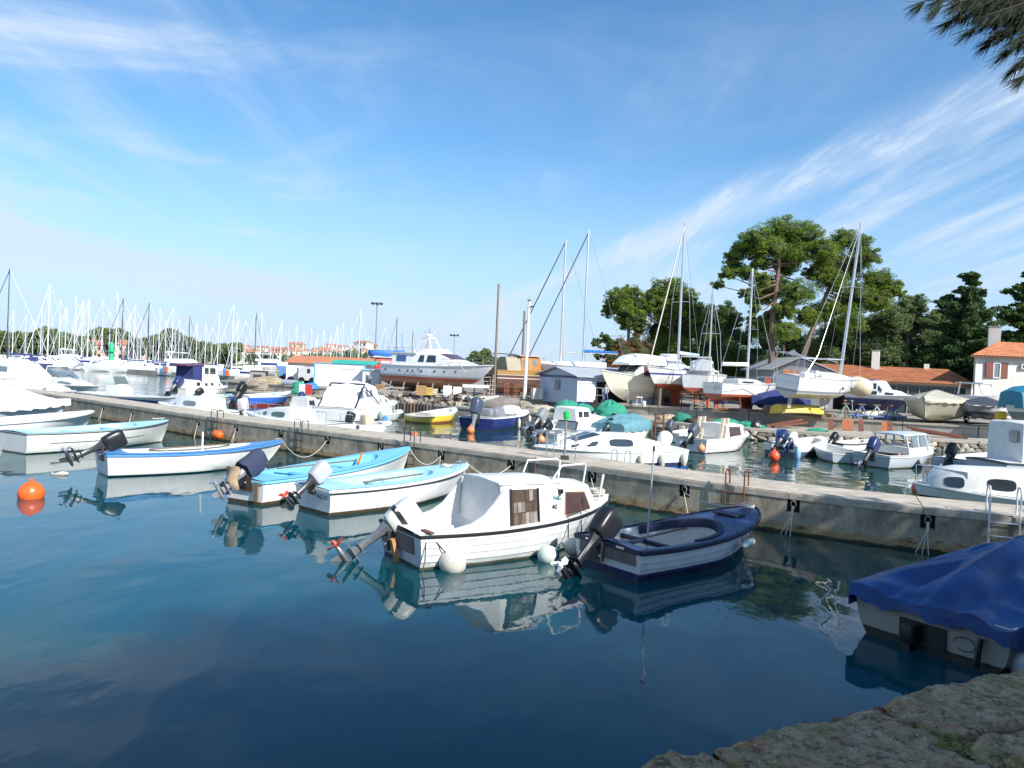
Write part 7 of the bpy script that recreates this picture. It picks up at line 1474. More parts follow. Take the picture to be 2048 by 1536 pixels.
# white boards, crates at the left clutter
for px, w, h_, lab, mt_ in ((886, .62, .95, 'white board standing on the slope, left one', whw), (906, .6, .9, 'white board standing on the slope, right one', whw)):
    o = thing('board', lab, 'board', on(px, 55.2, YZ-.2), .1); MB().box((w/2, 0, h_*.55), (w, .05, h_*.75)).build('panel', mt_, o); MB().tube([(.05, 0, -.3), (.05, 0, h_*.2)], .03, 4).build('leg', rust, o); MB().tube([(w-.05, 0, -.3), (w-.05, 0, h_*.2)], .03, 4).build('leg', rust, o)
for px, d, s_, lab, mt_ in ((842, 55, .75, 'ochre wooden crate on the slope left of the white boards', M('ochre_crate', (.36, .22, .09), .7)), (857, 55.2, .6, 'yellow crate beside the ochre crate', M('dull_yellow', (.55, .40, .08), .7, var=.4)), (868, 55.6, .5, 'pale net box right of the yellow crate', fendw), (760, 58, .6, 'ochre crate below the red work boat', MC['ochre_crate']), (745, 58.5, .4, 'rusty box below the red work boat', rust)):
    o = thing('crate', lab, 'crate', on(px, d, YZ-.1), random.uniform(-.3, .3))
    for k in range(4): MB().box((0, -.0, .1+k*s_/4.2), (s_, s_*.7, s_/5)).build('slat', mt_, o)
# arch framed boat on ledge
a = on(925, 53.5, LZ+.35); r = thing('tented_boat', 'small boat with hooped grey canopy frame on the slope', 'boat', a, .1); h = Hull(r, 2.6, 1.3, .3, .4, hw2, rake=.3, draft=.1); h.deck(offwhite, inner, ta=.1, fd=.8, tc=.6)
for x in (.0, .8, 1.7): MB().tube([(x+.3*(1-abs(math.cos(a_)))*.3, .6*math.cos(a_), .35+.75*math.sin(a_)) for a_ in [math.pi*k/10 for k in range(11)]], .025, 5).build('hoop', dkgrey, r)
MB().loft([[(x, .62*math.cos(a_), .38+.76*math.sin(a_)) for a_ in [math.pi*(.25+.5*k/8) for k in range(9)]] for x in (-.05, .9, 1.85)], closed=False).build('canopy', M('grey_translucent_canopy', (.5, .48, .44), .6), r)
# vans and a car on the yard left, wheelhouse clutter
def van(px, d, lab, L_, w, h_, mt_, rz=0, hood=.25):
    r = thing('parked_van', lab, 'van', on(px, d), rz); prof = [(0, .3), (0, h_), (L_*(1-hood*1.3), h_), (L_*(1-hood), h_*.62), (L_*.97, h_*.5), (L_, .3)]
    MB().loft([[(x, y, z) for x, z in prof] for y in (-w/2, w/2)]).build('body', mt_, r, sharp=20)
    MB().panel([(L_*(1-hood*1.25), -w*.45, h_*.93), (L_*(1-hood*1.02), -w*.45, h_*.64), (L_*(1-hood*1.02), w*.45, h_*.64), (L_*(1-hood*1.25), w*.45, h_*.93)][::-1], .01).build('windscreen', glass, r)
    MB().box((L_*(1-hood*1.7), -w/2-.01, h_*.75), (L_*.16, .03, h_*.25)).build('window', glass, r)
    for x in (L_*.2, L_*.8):
        for y in (-w/2, w/2): MB().lathe([(.1, -.1), (.3, -.1), (.3, .1), (.1, .1)], 12, (x, y, .3), (0, 1, 0)).build('wheel', black, r)
    return r
van(553, 72, 'dark blue and white van behind the fishing boat clutter', 1.9, 1.5, 1.5, M('blue_van_paint', (.10, .2, .38), .3), .4)
van(575, 70, 'white van facing right, left of the white kiosk', 2.0, 1.5, 1.6, white, .1); van(602, 69, 'pale grey box van next to the white kiosk', 1.7, 1.5, 1.55, M('pale_grey_van', (.55, .56, .57), .4), -.1)
a = on(492, 66, 0); r = thing('fishing_boat', 'cluttered small fishing boat with dark wheelhouse and nets by the stone pier', 'fishing boat', a, .15); h = Hull(r, 4.2, 2.0, .9, 1.1, MH('paint_fisher', [(-1, (.1, .05, .04)), (.1, (.45, .45, .42))], .5, .5), rake=.4); h.deck(wood, wood, fd=0, ta=.5); h.rail(rust)
Cab(r, [(.4, .9, 2.2, .8, .75), (1.7, .9, 2.2, .8, .75)], M('grey_brown_cabin', (.26, .24, .22), .8), name='wheelhouse').win(.7, 1.4, .4, .8, glass); MB().box((1.3, 0, 2.28), (2.6, 1.8, .08)).build('roof', fendw, r); MB().tube([(2.5, 0, 1), (2.5, 0, 2.25)], .05, 5).build('post', yellowp, r)
MB().rbox((2.0, -.3, 2.45), (1.2, .8, .3)).build('gear_on_roof', M('grey_gear', (.35, .36, .34), .9, var=.4), r)
heap('fishing_net', 'large beige and brown net pile beside the cluttered fishing boat', 'net', 535, 63.5, 3.6, 2, 1.1, M('beige_net', (.38, .31, .21), .95, var=.5, scale=4, bump=1), z=LZ, seed=31, rough=.6)
heap('fishing_net', 'grey brown net mound at the left end of the stone pier', 'net', 505, 62.8, 2.4, 1.6, .9, M('grey_brown_net', (.26, .22, .18), .95, var=.5, scale=4, bump=1), z=LZ, seed=32, rough=.6)
heap('fishing_net', 'green net bundle left of the blue tarpaulin heap', 'net', 597, 60, 1.0, .8, .55, netg, z=YZ-.1, seed=33); heap('tarp_heap', 'bright blue tarpaulin heap before the white kiosk', 'tarp', 622, 59.5, 1.2, .8, .45, M('blue_heap', (.03, .20, .60), .7, bump=.3), z=YZ-.1, seed=34)
o = thing('dinghy', 'grey inflatable dinghy lying before the vans', 'dinghy', on(563, 61.8, YZ), 0); MB().tube([(0, 0, .25), (1.2, 0, .25)], .22, 10).build('tube', M('slate_rubber', (.25, .3, .36), .6), o); MB().box((1.5, 0, .2), (.5, .5, .3)).build('white_end', whw, o)
o = thing('sign_board', 'dark red notice board by the basin left of the canopy cruiser', 'board', on(617, 55.4, LZ), 0); MB().box((0, 0, .55), (.5, .05, .75)).build('panel', redp, o); MB().box((-.5, .02, .5), (.45, .05, .9)).build('white_panel', whw, o)
# ---------------------------------------------------------------- marina and far shore
def yof(px, d, z): return project(on(px, d, z))[1]
def zof(px, d, y): q = on(px, d, 3.2); return 3.2+(project(q)[1]-y)*d/F
mp_ = thing('marina_pier', 'long low concrete pier of the marina with mooring boats behind', 'pier')
a, b_ = on(186, 136, 0), on(478, 108, 0); n_ = 14
for i in range(n_):
    p, q = a.lerp(b_, i/n_), a.lerp(b_, (i+.985)/n_); d = (q-p).normalized(); c = (p+q)/2
    MB().box((c.x, c.y+1.2, .2), ((q-p).length, 2.4, .9), rz=math.atan2(d.y, d.x)).build('pier_section', conc, mp_, smooth=False)
fl = thing('harbour_light', 'green harbour light tower at the head of the marina pier', 'light tower', on(222, 134, .65)); gt = M('light_tower_green', (.02, .42, .18), .5)
hh = zof(228, 134, 684)-.65
MB().lathe([(.75, 0), (.62, .3), (.42, .8), (.40, hh*.62)], 12).build('shaft', gt, fl); MB().lathe([(.8, hh*.62), (.8, hh*.66), (.4, hh*.67), (.4, hh*.9), (.15, hh)], 12).build('lantern_house', gt, fl)
# land behind the marina
land = M('far_grassy_land', (.10, .12, .05), .95, var=.3, scale=.03); 
far_pts = [on(-700, 250, 0), on(-100, 235, 0), on(200, 225, 0), on(400, 215, 0), on(520, 150, 0), on(560, 120, 0)]
fl_ = slab_poly(far_pts, [(-20, 300), (200, 1800), (-1500, 2200), (-1500, 500)], -1, 1.1, 'far_shore', land, None); tag(fl_, 'low far shore behind the marina', None, kind='structure')
# hill with the town
b = MB(); gx, gy = 40, 14; vs = []
x0, x1 = on(300, 420, 0).x, on(1300, 420, 0).x
def hill_h(u, v): return (1+8*math.exp(-((u-.30)/.28)**2)+4*math.exp(-((u-.5)/.3)**2))*min(1, v*2.2)*(.9+.1*math.sin(u*23))
for j in range(gy+1):
    for i in range(gx+1): u, v = i/gx, j/gy; vs.append((x0*1.0+(x1-x0)*u*(1+v*.4)-60*v, 400+300*v, 1+hill_h(u, v)-(0 if v < .9 else 0)))
b.add(vs, [(j*(gx+1)+i, j*(gx+1)+i+1, (j+1)*(gx+1)+i+1, (j+1)*(gx+1)+i) for j in range(gy) for i in range(gx)]); tag(b.build('hill', land), 'low hill with the old town on the far shore', None, kind='structure')
rh = random.Random(21); walls = [M('wall_cream', (.60, .54, .42), .8), M('wall_pink', (.62, .45, .38), .8), M('wall_white', (.68, .66, .62), .8), M('wall_ochre', (.55, .40, .24), .8)]
froof = M('far_red_roof', (.42, .17, .10), .85, var=.3, scale=.3)
def house(label, loc, w, dp, h_, wm, rz=0, group=None, nx=3, ny=2, rf=froof):
    r = thing('far_house', label, 'house', loc, rz, group); MB().box((0, 0, h_/2), (w, dp, h_)).build('wall', wm, r)
    MB().add([(-w/2-.4, -dp/2-.4, h_), (w/2+.4, -dp/2-.4, h_), (w/2+.4, dp/2+.4, h_), (-w/2-.4, dp/2+.4, h_), (-w/2+1, 0, h_+1.7), (w/2-1, 0, h_+1.7)], [(0, 1, 5, 4), (2, 3, 4, 5), (0, 4, 3), (1, 2, 5), (3, 2, 1, 0)]).build('roof', rf, r, smooth=False)
    for i in range(nx):
        for j in range(ny): MB().box((-w/2+w*(i+.5)/nx, -dp/2-.02, h_*(j+.55)/ny), (w/nx*.36, .1, h_/ny*.45)).build('window', dkglass, r)
    return r
protos = [house(None, (0, 0, 0), 11, 9, 6.5, walls[k], 0, 'houses of the far town on the hill', 3, 2) for k in range(4)]
for k in range(58):
    u = rh.betavariate(1.5, 1.6)*.68; px = 425+u*480; d = 430+rh.random()*230; v = (d-400)/300
    q = on(px, d, 0); uu = (q.x-(x0-60*v))/((x1-x0)*(1+v*.4)); z = 1+hill_h(uu, v)-.5
    lab = ('cream', 'pink', 'white', 'ochre')[k % 4]+' walled red roofed house of the old town, '+('left part of the hill' if px < 540 else 'middle of the hill' if px < 640 else 'right part of the hill')
    if k < 4: o = protos[k]; o.location = (q.x, q.y, z); o.rotation_euler = (0, 0, rh.uniform(-.5, .5)); o['label'] = lab
    else: o = dup(protos[k % 4], (q.x, q.y, z), rh.uniform(-.5, .5), lab, rh.uniform(.5, .85))
for px, d, w, lab, wm, hh_ in ((190, 250, 9, 'pink apartment block left of the green light tower', 1, 3.6), (206, 255, 5, 'narrow pink block just left of the green light tower', 1, 3.0), (257, 250, 9, 'pink apartment block right of the green light tower', 1, 3.6), (440, 260, 9, 'pale yellow block among the masts at the left', 3, 3.8), (462, 300, 8, 'cream block right of the pale yellow one', 0, 5.5), (484, 330, 8, 'cream and pink block near the dark mast', 0, 5.5)):
    q = on(px, d, .9); house(lab, q, w*.95, 7, zof(px, d, 690)-.9 if wm == 1 else hh_, walls[wm], 0, nx=4, ny=2)
# long orange roof
r = thing('long_hall', 'long low hall with bright orange roof behind the white kiosk', 'building', on(575, 112, 1.2)); w = (on(742, 112, 0)-on(575, 112, 0)).length; ze = zof(650, 112, 728)-1.2
MB().box((w/2, 4, ze/2), (w, 8, ze)).build('wall', walls[2], r)
ot = M('bright_orange_roof', (.50, .20, .10), .8, var=.2, scale=.6)
zr_ = zof(650, 116, 713)-1.2
MB().add([(-.4, -.5, ze), (w+.4, -.5, ze), (w+.4, 4, zr_), (-.4, 4, zr_), (-.4, 8.5, ze), (w+.4, 8.5, ze)], [(0, 1, 2, 3), (3, 2, 5, 4), (0, 3, 4), (1, 5, 2)]).build('roof', ot, r, smooth=False)
# ---- marina sailboats
fh = M('far_white_hull', (.74, .75, .77), .4, var=.08, scale=.5); fmast = M('far_mast', (.66, .69, .74), .4); fdark = M('far_dark_mast', (.05, .06, .08), .5)
def sail_proto(k, mast, cov):
    r = thing('moored_sailboat', None, 'sailboat', (0, 0, 0), 0, 'sailboats moored in the marina'); L = 10.5
    h = Hull(r, L, 3.3, 1.0, 1.25, MH(f'far_paint_{k}', [(-1, (.05, .08, .2) if k == 2 else (.08, .1, .16)), (.1, (.05, .06, .14) if k == 2 else (.74, .75, .77))], .3, .1), rake=1.3, tr=.75); h.deck(fh, fh, fd=0, ta=.5)
    Cab(r, [(L*.25, 1.0, 1.5, 1.0, .8), (L*.6, 1.1, 1.5, .8, .6), (L*.75, 1.1, 1.25, .4, .3)], fh)
    MB().tube([(L*.56, 0, 1.3), (L*.56, 0, 15)], [.12, .09], 6).build('mast', mast, r); MB().tube([(L*.56, 0, 2.3), (L*.14, 0, 2.2)], .14, 6).build('boom', cov, r)
    MB().tube([(L*.56, -1.1, 7.2), (L*.56, 1.1, 7.2)], .04, 4).build('spreader', mast, r); MB().tube([(L*.98, 0, 1.3), (L*.56, 0, 14.8)], .05, 4).build('furled_sail', fmast if mast is not fdark else fdark, r)
    m = MB(); m.tube([(0, 0, 1.1), (L*.56, 0, 15)], .025, 3); m.tube([(L*.54, -1.5, 1.1), (L*.56, -1.1, 7.2), (L*.56, 0, 14.8)], .025, 3); m.tube([(L*.54, 1.5, 1.1), (L*.56, 1.1, 7.2), (L*.56, 0, 14.8)], .025, 3); m.build('rigging', fmast, r)
    Cab(r, [(L*.18, 1.3, 1.9, .9, .7), (L*.27, 1.3, 2.0, .9, .7), (L*.33, 1.3, 1.5, .7, .5)], cov, name='sprayhood'); return r
protos = [sail_proto(0, fmast, canvasw), sail_proto(1, fmast, canvasb), sail_proto(2, fdark, canvasb)]
used = [False]*3
ms = [(8, 538, 2, 120), (45, 630, 0, 150), (90, 568, 0, 128), (113, 600, 1, 160), (125, 612, 0, 170), (143, 592, 0, 150), (158, 600, 1, 165), (170, 597, 0, 150), (198, 600, 0, 150), (213, 622, 1, 175), (226, 585, 0, 150), (238, 597, 2, 145), (252, 628, 0, 180), (262, 610, 0, 155), (276, 636, 1, 170), (290, 606, 2, 140), (301, 645, 0, 180), (312, 615, 1, 160), (325, 640, 0, 170), (338, 615, 0, 150), (345, 655, 0, 170), (360, 660, 1, 190), (372, 632, 2, 160), (387, 645, 0, 160), (405, 648, 0, 165), (418, 655, 0, 180), (430, 625, 1, 150), (458, 608, 0, 122), (468, 640, 0, 150), (484, 640, 1, 155), (508, 626, 2, 135), (519, 625, 0, 150), (540, 655, 0, 170), (560, 640, 0, 160), (575, 660, 1, 180), (590, 650, 0, 165), (605, 665, 0, 180), (620, 655, 1, 165), (633, 668, 0, 190), (645, 660, 0, 170), (660, 668, 0, 180), (672, 650, 0, 165), (683, 645, 1, 150), (700, 655, 0, 160), (716, 620, 0, 125), (735, 672, 0, 170), (767, 655, 0, 160), (790, 634, 2, 135), (822, 662, 2, 150), (-60, 600, 0, 140), (-130, 590, 1, 150), (20, 620, 1, 165), (60, 640, 0, 175), (76, 615, 0, 160), (182, 640, 0, 190), (270, 650, 0, 195), (352, 640, 0, 185)]
words = {0: 'white sailboat, pale boom cover', 1: 'white sailboat, navy boom cover', 2: 'dark hulled sailboat, black mast'}
for i, (px, yt, k, d) in enumerate(ms):
    land_ = px > 535
    zb = 1.2 if land_ else 0; zt = zof(px, d, yt); s_ = (zt-zb)/15; q = on(px+ (4 if px < 500 else 0), d, zb)
    rz = random.choice((-2.2, -1.9, -2.5, .9, 1.2)); off = Vector((math.cos(rz), math.sin(rz), 0))*10.5*.56*s_
    lab = f'{words[k]} in marina, ' + ('left of the green light tower' if px < 215 else 'right of the green light tower' if px < 330 else 'behind the big motor yacht' if px < 445 else 'left of the orange roofed hall' if px < 560 else 'before the orange roofed hall' if px < 745 else 'behind the grey yacht')
    sc_ = (min(s_, 1.05),)*2+(s_,)
    if not used[k]: o = protos[k]; used[k] = True; o.location = q-off; o.rotation_euler = (0, 0, rz); o.scale = sc_; o['label'] = lab
    else: o = dup(protos[k], q-off, rz, lab, sc_)
# motor yachts at the marina pier
def far_cruiser(lab, px, d, L, rz, z=0, fly=True, top=canvasb):
    r = thing('moored_motor_yacht', lab, 'motor yacht', on(px, d, z), rz); h = Hull(r, L, L*.3, L*.11, L*.14, fh, rake=L*.14, tr=.9, draft=.3); h.deck(fh, fh, fd=0, ta=.5)
    c = Cab(r, [(L*.15, h.sh(.2), h.sh(.2)+L*.11, L*.12, L*.11), (L*.55, h.sh(.4), h.sh(.2)+L*.115, L*.12, L*.1), (L*.75, h.sh(.6), h.sh(.6)+L*.02, L*.08, L*.06)], fh); c.win(L*.2, L*.56, .4, .85, M('navy_window', (.03, .05, .16), .2)); c.front(1, -.9, .9, .1, .9)
    if fly:
        Cab(r, [(L*.1, h.sh(.2)+L*.115, h.sh(.2)+L*.15, L*.11, L*.1), (L*.45, h.sh(.2)+L*.115, h.sh(.2)+L*.16, L*.1, L*.09), (L*.55, h.sh(.2)+L*.115, h.sh(.2)+L*.13, L*.08, L*.07)], fh, name='flybridge')
        MB().tube([(L*.2, -L*.08, h.sh(.2)+L*.14), (L*.12, -L*.07, h.sh(.2)+L*.26), (L*.12, L*.07, h.sh(.2)+L*.26), (L*.2, L*.08, h.sh(.2)+L*.14)], L*.012, 5).build('radar_arch', fh, r); MB().box((L*.24, 0, h.sh(.2)+L*.25), (L*.28, L*.16, L*.012)).build('hardtop', fh, r)
    return r
far_cruiser('large white flybridge motor yacht at the marina pier right of the light tower', 326, 121, 10.5, -.25); far_cruiser('smaller white motor yacht at the right end of the marina pier', 470, 112, 7, -.3, fly=False)
far_cruiser('white motor yacht among the sailboats at the far left', 120, 150, 10, -.5, fly=True); far_cruiser('white motor yacht standing on the quay behind the vans', 500, 118, 8.5, .2, z=1.1); far_cruiser('white motor boat on the quay left of the vans', 538, 105, 6, -.4, z=1.1, fly=False); far_cruiser('small white motor boat on the quay behind the kiosk', 562, 100, 5.5, .5, z=1.1, fly=False)
for i, px in enumerate((40, 75, 110, 150, 200, 260, 290)):
    far_cruiser(('low white motor boat at the far left end of the marina row', 'low white motor boat second from the left in the marina row', 'low white motor boat third from the left in the marina row', 'low white motor boat under the leaning masts', 'low white motor boat just left of the green light', 'low white motor boat just right of the green light', 'low white motor boat beside the large flybridge yacht')[i], px, 138+i*1.5, 8.5, random.uniform(-.6, -.2), fly=False)
for px, mt_, lab in ((333, orange, 'red orange service pillar on the marina pier'), (455, orange, 'red orange service pillar at the right end of the marina pier')):
    o = thing('service_pillar', lab, 'pillar', on(px, 119 if px < 400 else 109, .65)); MB().box((0, 0, .4), (.4, .4, .8)).build('body', orange, o); MB().box((-.45, 0, .5), (.35, .4, 1.0)).build('blue_body', midblue, o)

pr_ = [o for o in bpy.data.objects if o.name.startswith('moored_motor_yacht') and o.get('label', '').startswith('low white')]
for i in range(26):
    px = -40+i*19+random.uniform(-5, 5); d = 146-.045*px+random.uniform(-3, 6)+(22 if i % 2 else 0); z = 0
    o = dup(pr_[i % len(pr_)], on(px, d, z), random.choice((-.4, -.7, -1.9, -2.2, 2.4)), 'white motor boat packed among the marina sailboats, '+('left of the light tower' if px < 200 else 'right of the light tower' if px < 330 else 'behind the flybridge yacht'), random.uniform(.8, 1.15)); o['group'] = 'white motor boats packed in the marina'
# ---------------------------------------------------------------- trees
def leaf_mesh(name, blobs, mat, parent, dens=26, size=.2, sub=.30, flat=1.0, seed=0, core=0.0, minsub=14):
    """blobs: (centre, radius); tufts of small leaf faces gathered in clumps on and inside each lobe"""
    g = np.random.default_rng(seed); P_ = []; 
    for c, r in blobs:
        ns = max(minsub, int(54*(r/1.5)**1.2)); d = g.normal(size=(ns, 3)); d /= np.linalg.norm(d, axis=1)[:, None]
        rad_ = r*(g.uniform(.55, 1.0, ns)**.5)*g.uniform(.88, 1.08, ns); sc = np.array(c)+d*rad_[:, None]*np.array([1, 1, flat])
        rs = r*sub*g.uniform(.6, 1.3, ns)
        for k in range(ns):
            q = g.normal(size=(dens, 3)); q /= np.linalg.norm(q, axis=1)[:, None]; q *= (g.uniform(.3, 1, dens)**.5)[:, None]*rs[k]; q[:, 2] *= .62
            P_.append(sc[k]+q)
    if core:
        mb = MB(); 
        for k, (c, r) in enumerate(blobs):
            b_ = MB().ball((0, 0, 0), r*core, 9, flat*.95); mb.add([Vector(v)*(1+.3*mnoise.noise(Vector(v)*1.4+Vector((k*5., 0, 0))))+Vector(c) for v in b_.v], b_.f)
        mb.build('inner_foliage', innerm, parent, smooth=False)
    P_ = np.concatenate(P_); n = len(P_)
    a = g.normal(size=(n, 3)); a[:, 2] += .2; a /= np.linalg.norm(a, axis=1)[:, None]
    b_ = np.cross(a, g.normal(size=(n, 3))); b_ /= np.linalg.norm(b_, axis=1)[:, None]
    s_ = size*g.uniform(.6, 1.4, n)[:, None]; v0 = P_-a*s_*.6; v1 = P_+b_*s_*.35; v2 = P_+a*s_*.8; v3 = P_-b_*s_*.35
    V = np.stack([v0, v1, v2, v3], 1).reshape(-1, 3)
    me = bpy.data.meshes.new(name); me.vertices.add(4*n); me.vertices.foreach_set('co', V.ravel().astype('f')); me.loops.add(4*n); me.loops.foreach_set('vertex_index', np.arange(4*n, dtype='i')); me.polygons.add(n); me.polygons.foreach_set('loop_start', np.arange(0, 4*n, 4, dtype='i')); me.update(); me.validate()
    me.materials.append(mat); o = bpy.data.objects.new(name, me); C.objects.link(o); o.parent = parent; return o
innerm = None
def leafm(name, c1, c2, sc=.8, tr=.25):
    mt = bpy.data.materials.new(name); mt.use_nodes = True; nt = mt.node_tree; N = nt.nodes; K = nt.links; b = N['Principled BSDF']; b.inputs['Roughness'].default_value = .6; b.inputs['Specular IOR Level'].default_value = .25
    tc = N.new('ShaderNodeTexCoord'); n = N.new('ShaderNodeTexNoise'); n.inputs['Scale'].default_value = sc; n.inputs['Detail'].default_value = 5; K.new(tc.outputs['Object'], n.inputs[0])
    mr = N.new('ShaderNodeMapRange'); K.new(n.outputs[0], mr.inputs[0]); mr.inputs[1].default_value = .35; mr.inputs[2].default_value = .65
    mx = N.new('ShaderNodeMixRGB'); K.new(mr.outputs[0], mx.inputs[0]); mx.inputs[1].default_value = (*c1, 1); mx.inputs[2].default_value = (*c2, 1); K.new(mx.outputs[0], b.inputs['Base Color'])
    t = N.new('ShaderNodeBsdfTranslucent'); K.new(mx.outputs[0], t.inputs[0]); ms_ = N.new('ShaderNodeMixShader'); ms_.inputs[0].default_value = tr; K.new(b.outputs[0], ms_.inputs[1]); K.new(t.outputs[0], ms_.inputs[2]); K.new(ms_.outputs[0], N['Material Output'].inputs[0]); return mt
pineg = leafm('pine_needles', (.10, .165, .024), (.20, .275, .04)); pined = leafm('dark_pine_needles', (.06, .115, .026), (.11, .18, .036)); cedarg = leafm('cedar_needles', (.05, .105, .04), (.09, .155, .05)); deadb = leafm('dry_brown_foliage', (.20, .085, .04), (.26, .12, .06)); farg = leafm('far_leaves', (.13, .18, .07), (.20, .24, .10), .15); greyg = leafm('grey_green_needles', (.12, .18, .065), (.18, .24, .09))
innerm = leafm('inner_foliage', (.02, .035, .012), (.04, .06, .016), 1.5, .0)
bark = M('pine_bark', (.17, .115, .085), .9, var=.4, scale=4, bump=1, bscale=9, stretch=(1, 1, .3))
def tree(name, label, cat, d, trunk, blobs, mat, limbs=(), tr0=.32, dens=110, size=.088, flat=1.0, seed=0, spread=.7, sub=.34, group=None):
    """trunk: column/row pairs in the photograph at distance d; blobs: (column, row, radius in photograph pixels)"""
    r0_ = on(trunk[0][0], d, YZ); o = thing(name, label, cat, (r0_.x, r0_.y, YZ), 0, group); g = random.Random(seed)
    T = [P(x, y, d)-o.location if False else Vector((on(x, d, 0).x, d, zof(x, d, y)))-o.location for x, y in trunk]; T[0].z = -.3
    MB().tube(T, [tr0*(1-.6*i/(len(T)-1)) for i in range(len(T))], 9).build('trunk', bark, o)
    B = []
    for i, (x, y, r) in enumerate(blobs):
        dd_ = d+g.uniform(-1, 1)*spread*2.2; q = Vector((on(x, dd_, 0).x, dd_, zof(x, dd_, y)))-o.location; B.append((tuple(q), r*d/F))
    # a second layer of lobes behind gives the crown depth
    B += [((x+g.uniform(-.6, .6), y+1.6+g.uniform(0, 1.6), z-g.uniform(.2, .8)), r*.9) for (x, y, z), r in B[::2]]
    top = T[-1]; m = MB(); base = T[len(T)//2]
    for i, ((x, y, z), r) in enumerate(B):
        k = min(1, max(.3, .35+.6*(z-base.z)/max(.1, top.z-base.z+.01))) if z > base.z else .2
        s_ = base.lerp(top, min(1, max(0, k-.15))); e = Vector((x, y, z-r*.15)); mid_ = s_.lerp(e, .5)+Vector((g.uniform(-.2, .2), g.uniform(-.2, .2), -.12*(e-s_).length)); m.tube([s_, mid_, e], [.08, .055, .02], 5)
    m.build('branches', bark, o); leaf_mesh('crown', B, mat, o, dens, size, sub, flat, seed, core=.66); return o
tree('pine_tree', 'tallest broad umbrella pine with straight trunk, centre of the big pair', 'tree', 63, [(1535, 800), (1537, 720), (1535, 640), (1540, 560), (1545, 500)],
     [(1495, 478, 34), (1545, 460, 36), (1590, 472, 36), (1625, 500, 28), (1470, 500, 24), (1530, 498, 34), (1575, 512, 34), (1455, 538, 22), (1440, 548, 15), (1480, 548, 18), (1540, 575, 30), (1585, 585, 34), (1505, 590, 20), (1478, 588, 13), (1560, 620, 26), (1605, 635, 26), (1500, 620, 14), (1615, 545, 24), (1525, 645, 24), (1565, 665, 26), (1510, 560, 20), (1505, 525, 22)], pineg, seed=1, flat=.74)
tree('pine_tree', 'leaning pine with two toned crown right of the tallest pine', 'tree', 65, [(1578, 810), (1592, 740), (1612, 670), (1640, 590), (1670, 520)],
     [(1672, 480, 28), (1700, 488, 26), (1640, 505, 26), (1722, 515, 24), (1690, 530, 34), (1735, 560, 32), (1768, 575, 22), (1650, 560, 32), (1700, 590, 36), (1745, 605, 30), (1640, 620, 30), (1690, 640, 32), (1780, 585, 15)], pineg, seed=2, flat=.78)
tree('pine_tree', 'small round pine standing alone at the left of the tree group', 'tree', 70, [(1252, 790), (1252, 720), (1250, 660), (1245, 630)], [(1225, 595, 22), (1248, 590, 22), (1238, 620, 24), (1268, 612, 20), (1215, 612, 16), (1262, 635, 20), (1275, 648, 14)], pineg, seed=3, tr0=.22)
tree('pine_tree', 'broad pine behind the blue banded yacht', 'tree', 72, [(1340, 790), (1338, 700), (1335, 640)], [(1305, 583, 24), (1335, 580, 25), (1360, 600, 24), (1320, 620, 32), (1290, 605, 20), (1380, 625, 22), (1350, 650, 34), (1310, 665, 30), (1385, 660, 28), (1340, 700, 36), (1300, 705, 28), (1375, 715, 30), (1330, 745, 30)], pineg, seed=4)
tree('pine_tree', 'full rounded pine behind the thin third mast', 'tree', 74, [(1430, 800), (1432, 720), (1435, 660)], [(1412, 628, 22), (1440, 625, 22), (1460, 640, 18), (1425, 655, 30), (1458, 675, 24), (1405, 680, 28), (1435, 700, 32), (1468, 715, 22), (1400, 730, 28), (1440, 745, 30), (1475, 750, 20)], pined, seed=5)
tree('shrub_tree', 'dry reddish brown tree left of the pines above the trawler', 'tree', 66, [(1250, 800), (1248, 740), (1245, 700)], [(1235, 690, 22), (1262, 685, 20), (1280, 705, 20), (1245, 712, 24), (1222, 715, 18), (1265, 728, 22), (1232, 740, 20), (1290, 690, 12)], deadb, seed=6, tr0=.15, dens=18)
tree('shrub', 'small green sprig of tree at the left end of the dry brown tree', 'tree', 68, [(1212, 790), (1210, 720), (1208, 690)], [(1205, 675, 12), (1215, 690, 12), (1208, 705, 10)], pined, seed=7, tr0=.1)
tree('pine_tree', 'grey green pine in the middle behind the tiled building, left one', 'tree', 70, [(1690, 790), (1690, 720), (1692, 670)], [(1665, 660, 28), (1700, 655, 28), (1640, 690, 28), (1680, 695, 32), (1720, 690, 32), (1655, 720, 28), (1700, 725, 30), (1735, 655, 22)], greyg, seed=8)
tree('pine_tree', 'grey green rounded pine behind the tiled building, with pale sunlit side', 'tree', 68, [(1800, 790), (1805, 720), (1808, 660)], [(1800, 615, 24), (1825, 608, 20), (1780, 640, 28), (1825, 645, 28), (1850, 640, 18), (1765, 675, 28), (1805, 685, 32), (1848, 680, 26), (1780, 715, 30), (1825, 720, 28), (1855, 715, 20), (1752, 715, 22)], greyg, seed=9)
tree('pine_tree', 'dark green tree filling the gap between the two big pine trunks', 'tree', 80, [(1560, 800), (1560, 700), (1560, 660)], [(1500, 660, 24), (1530, 680, 30), (1570, 670, 34), (1605, 690, 32), (1510, 715, 30), (1550, 730, 34), (1600, 735, 34), (1640, 740, 30), (1490, 745, 24)], cedarg, seed=10, dens=22)
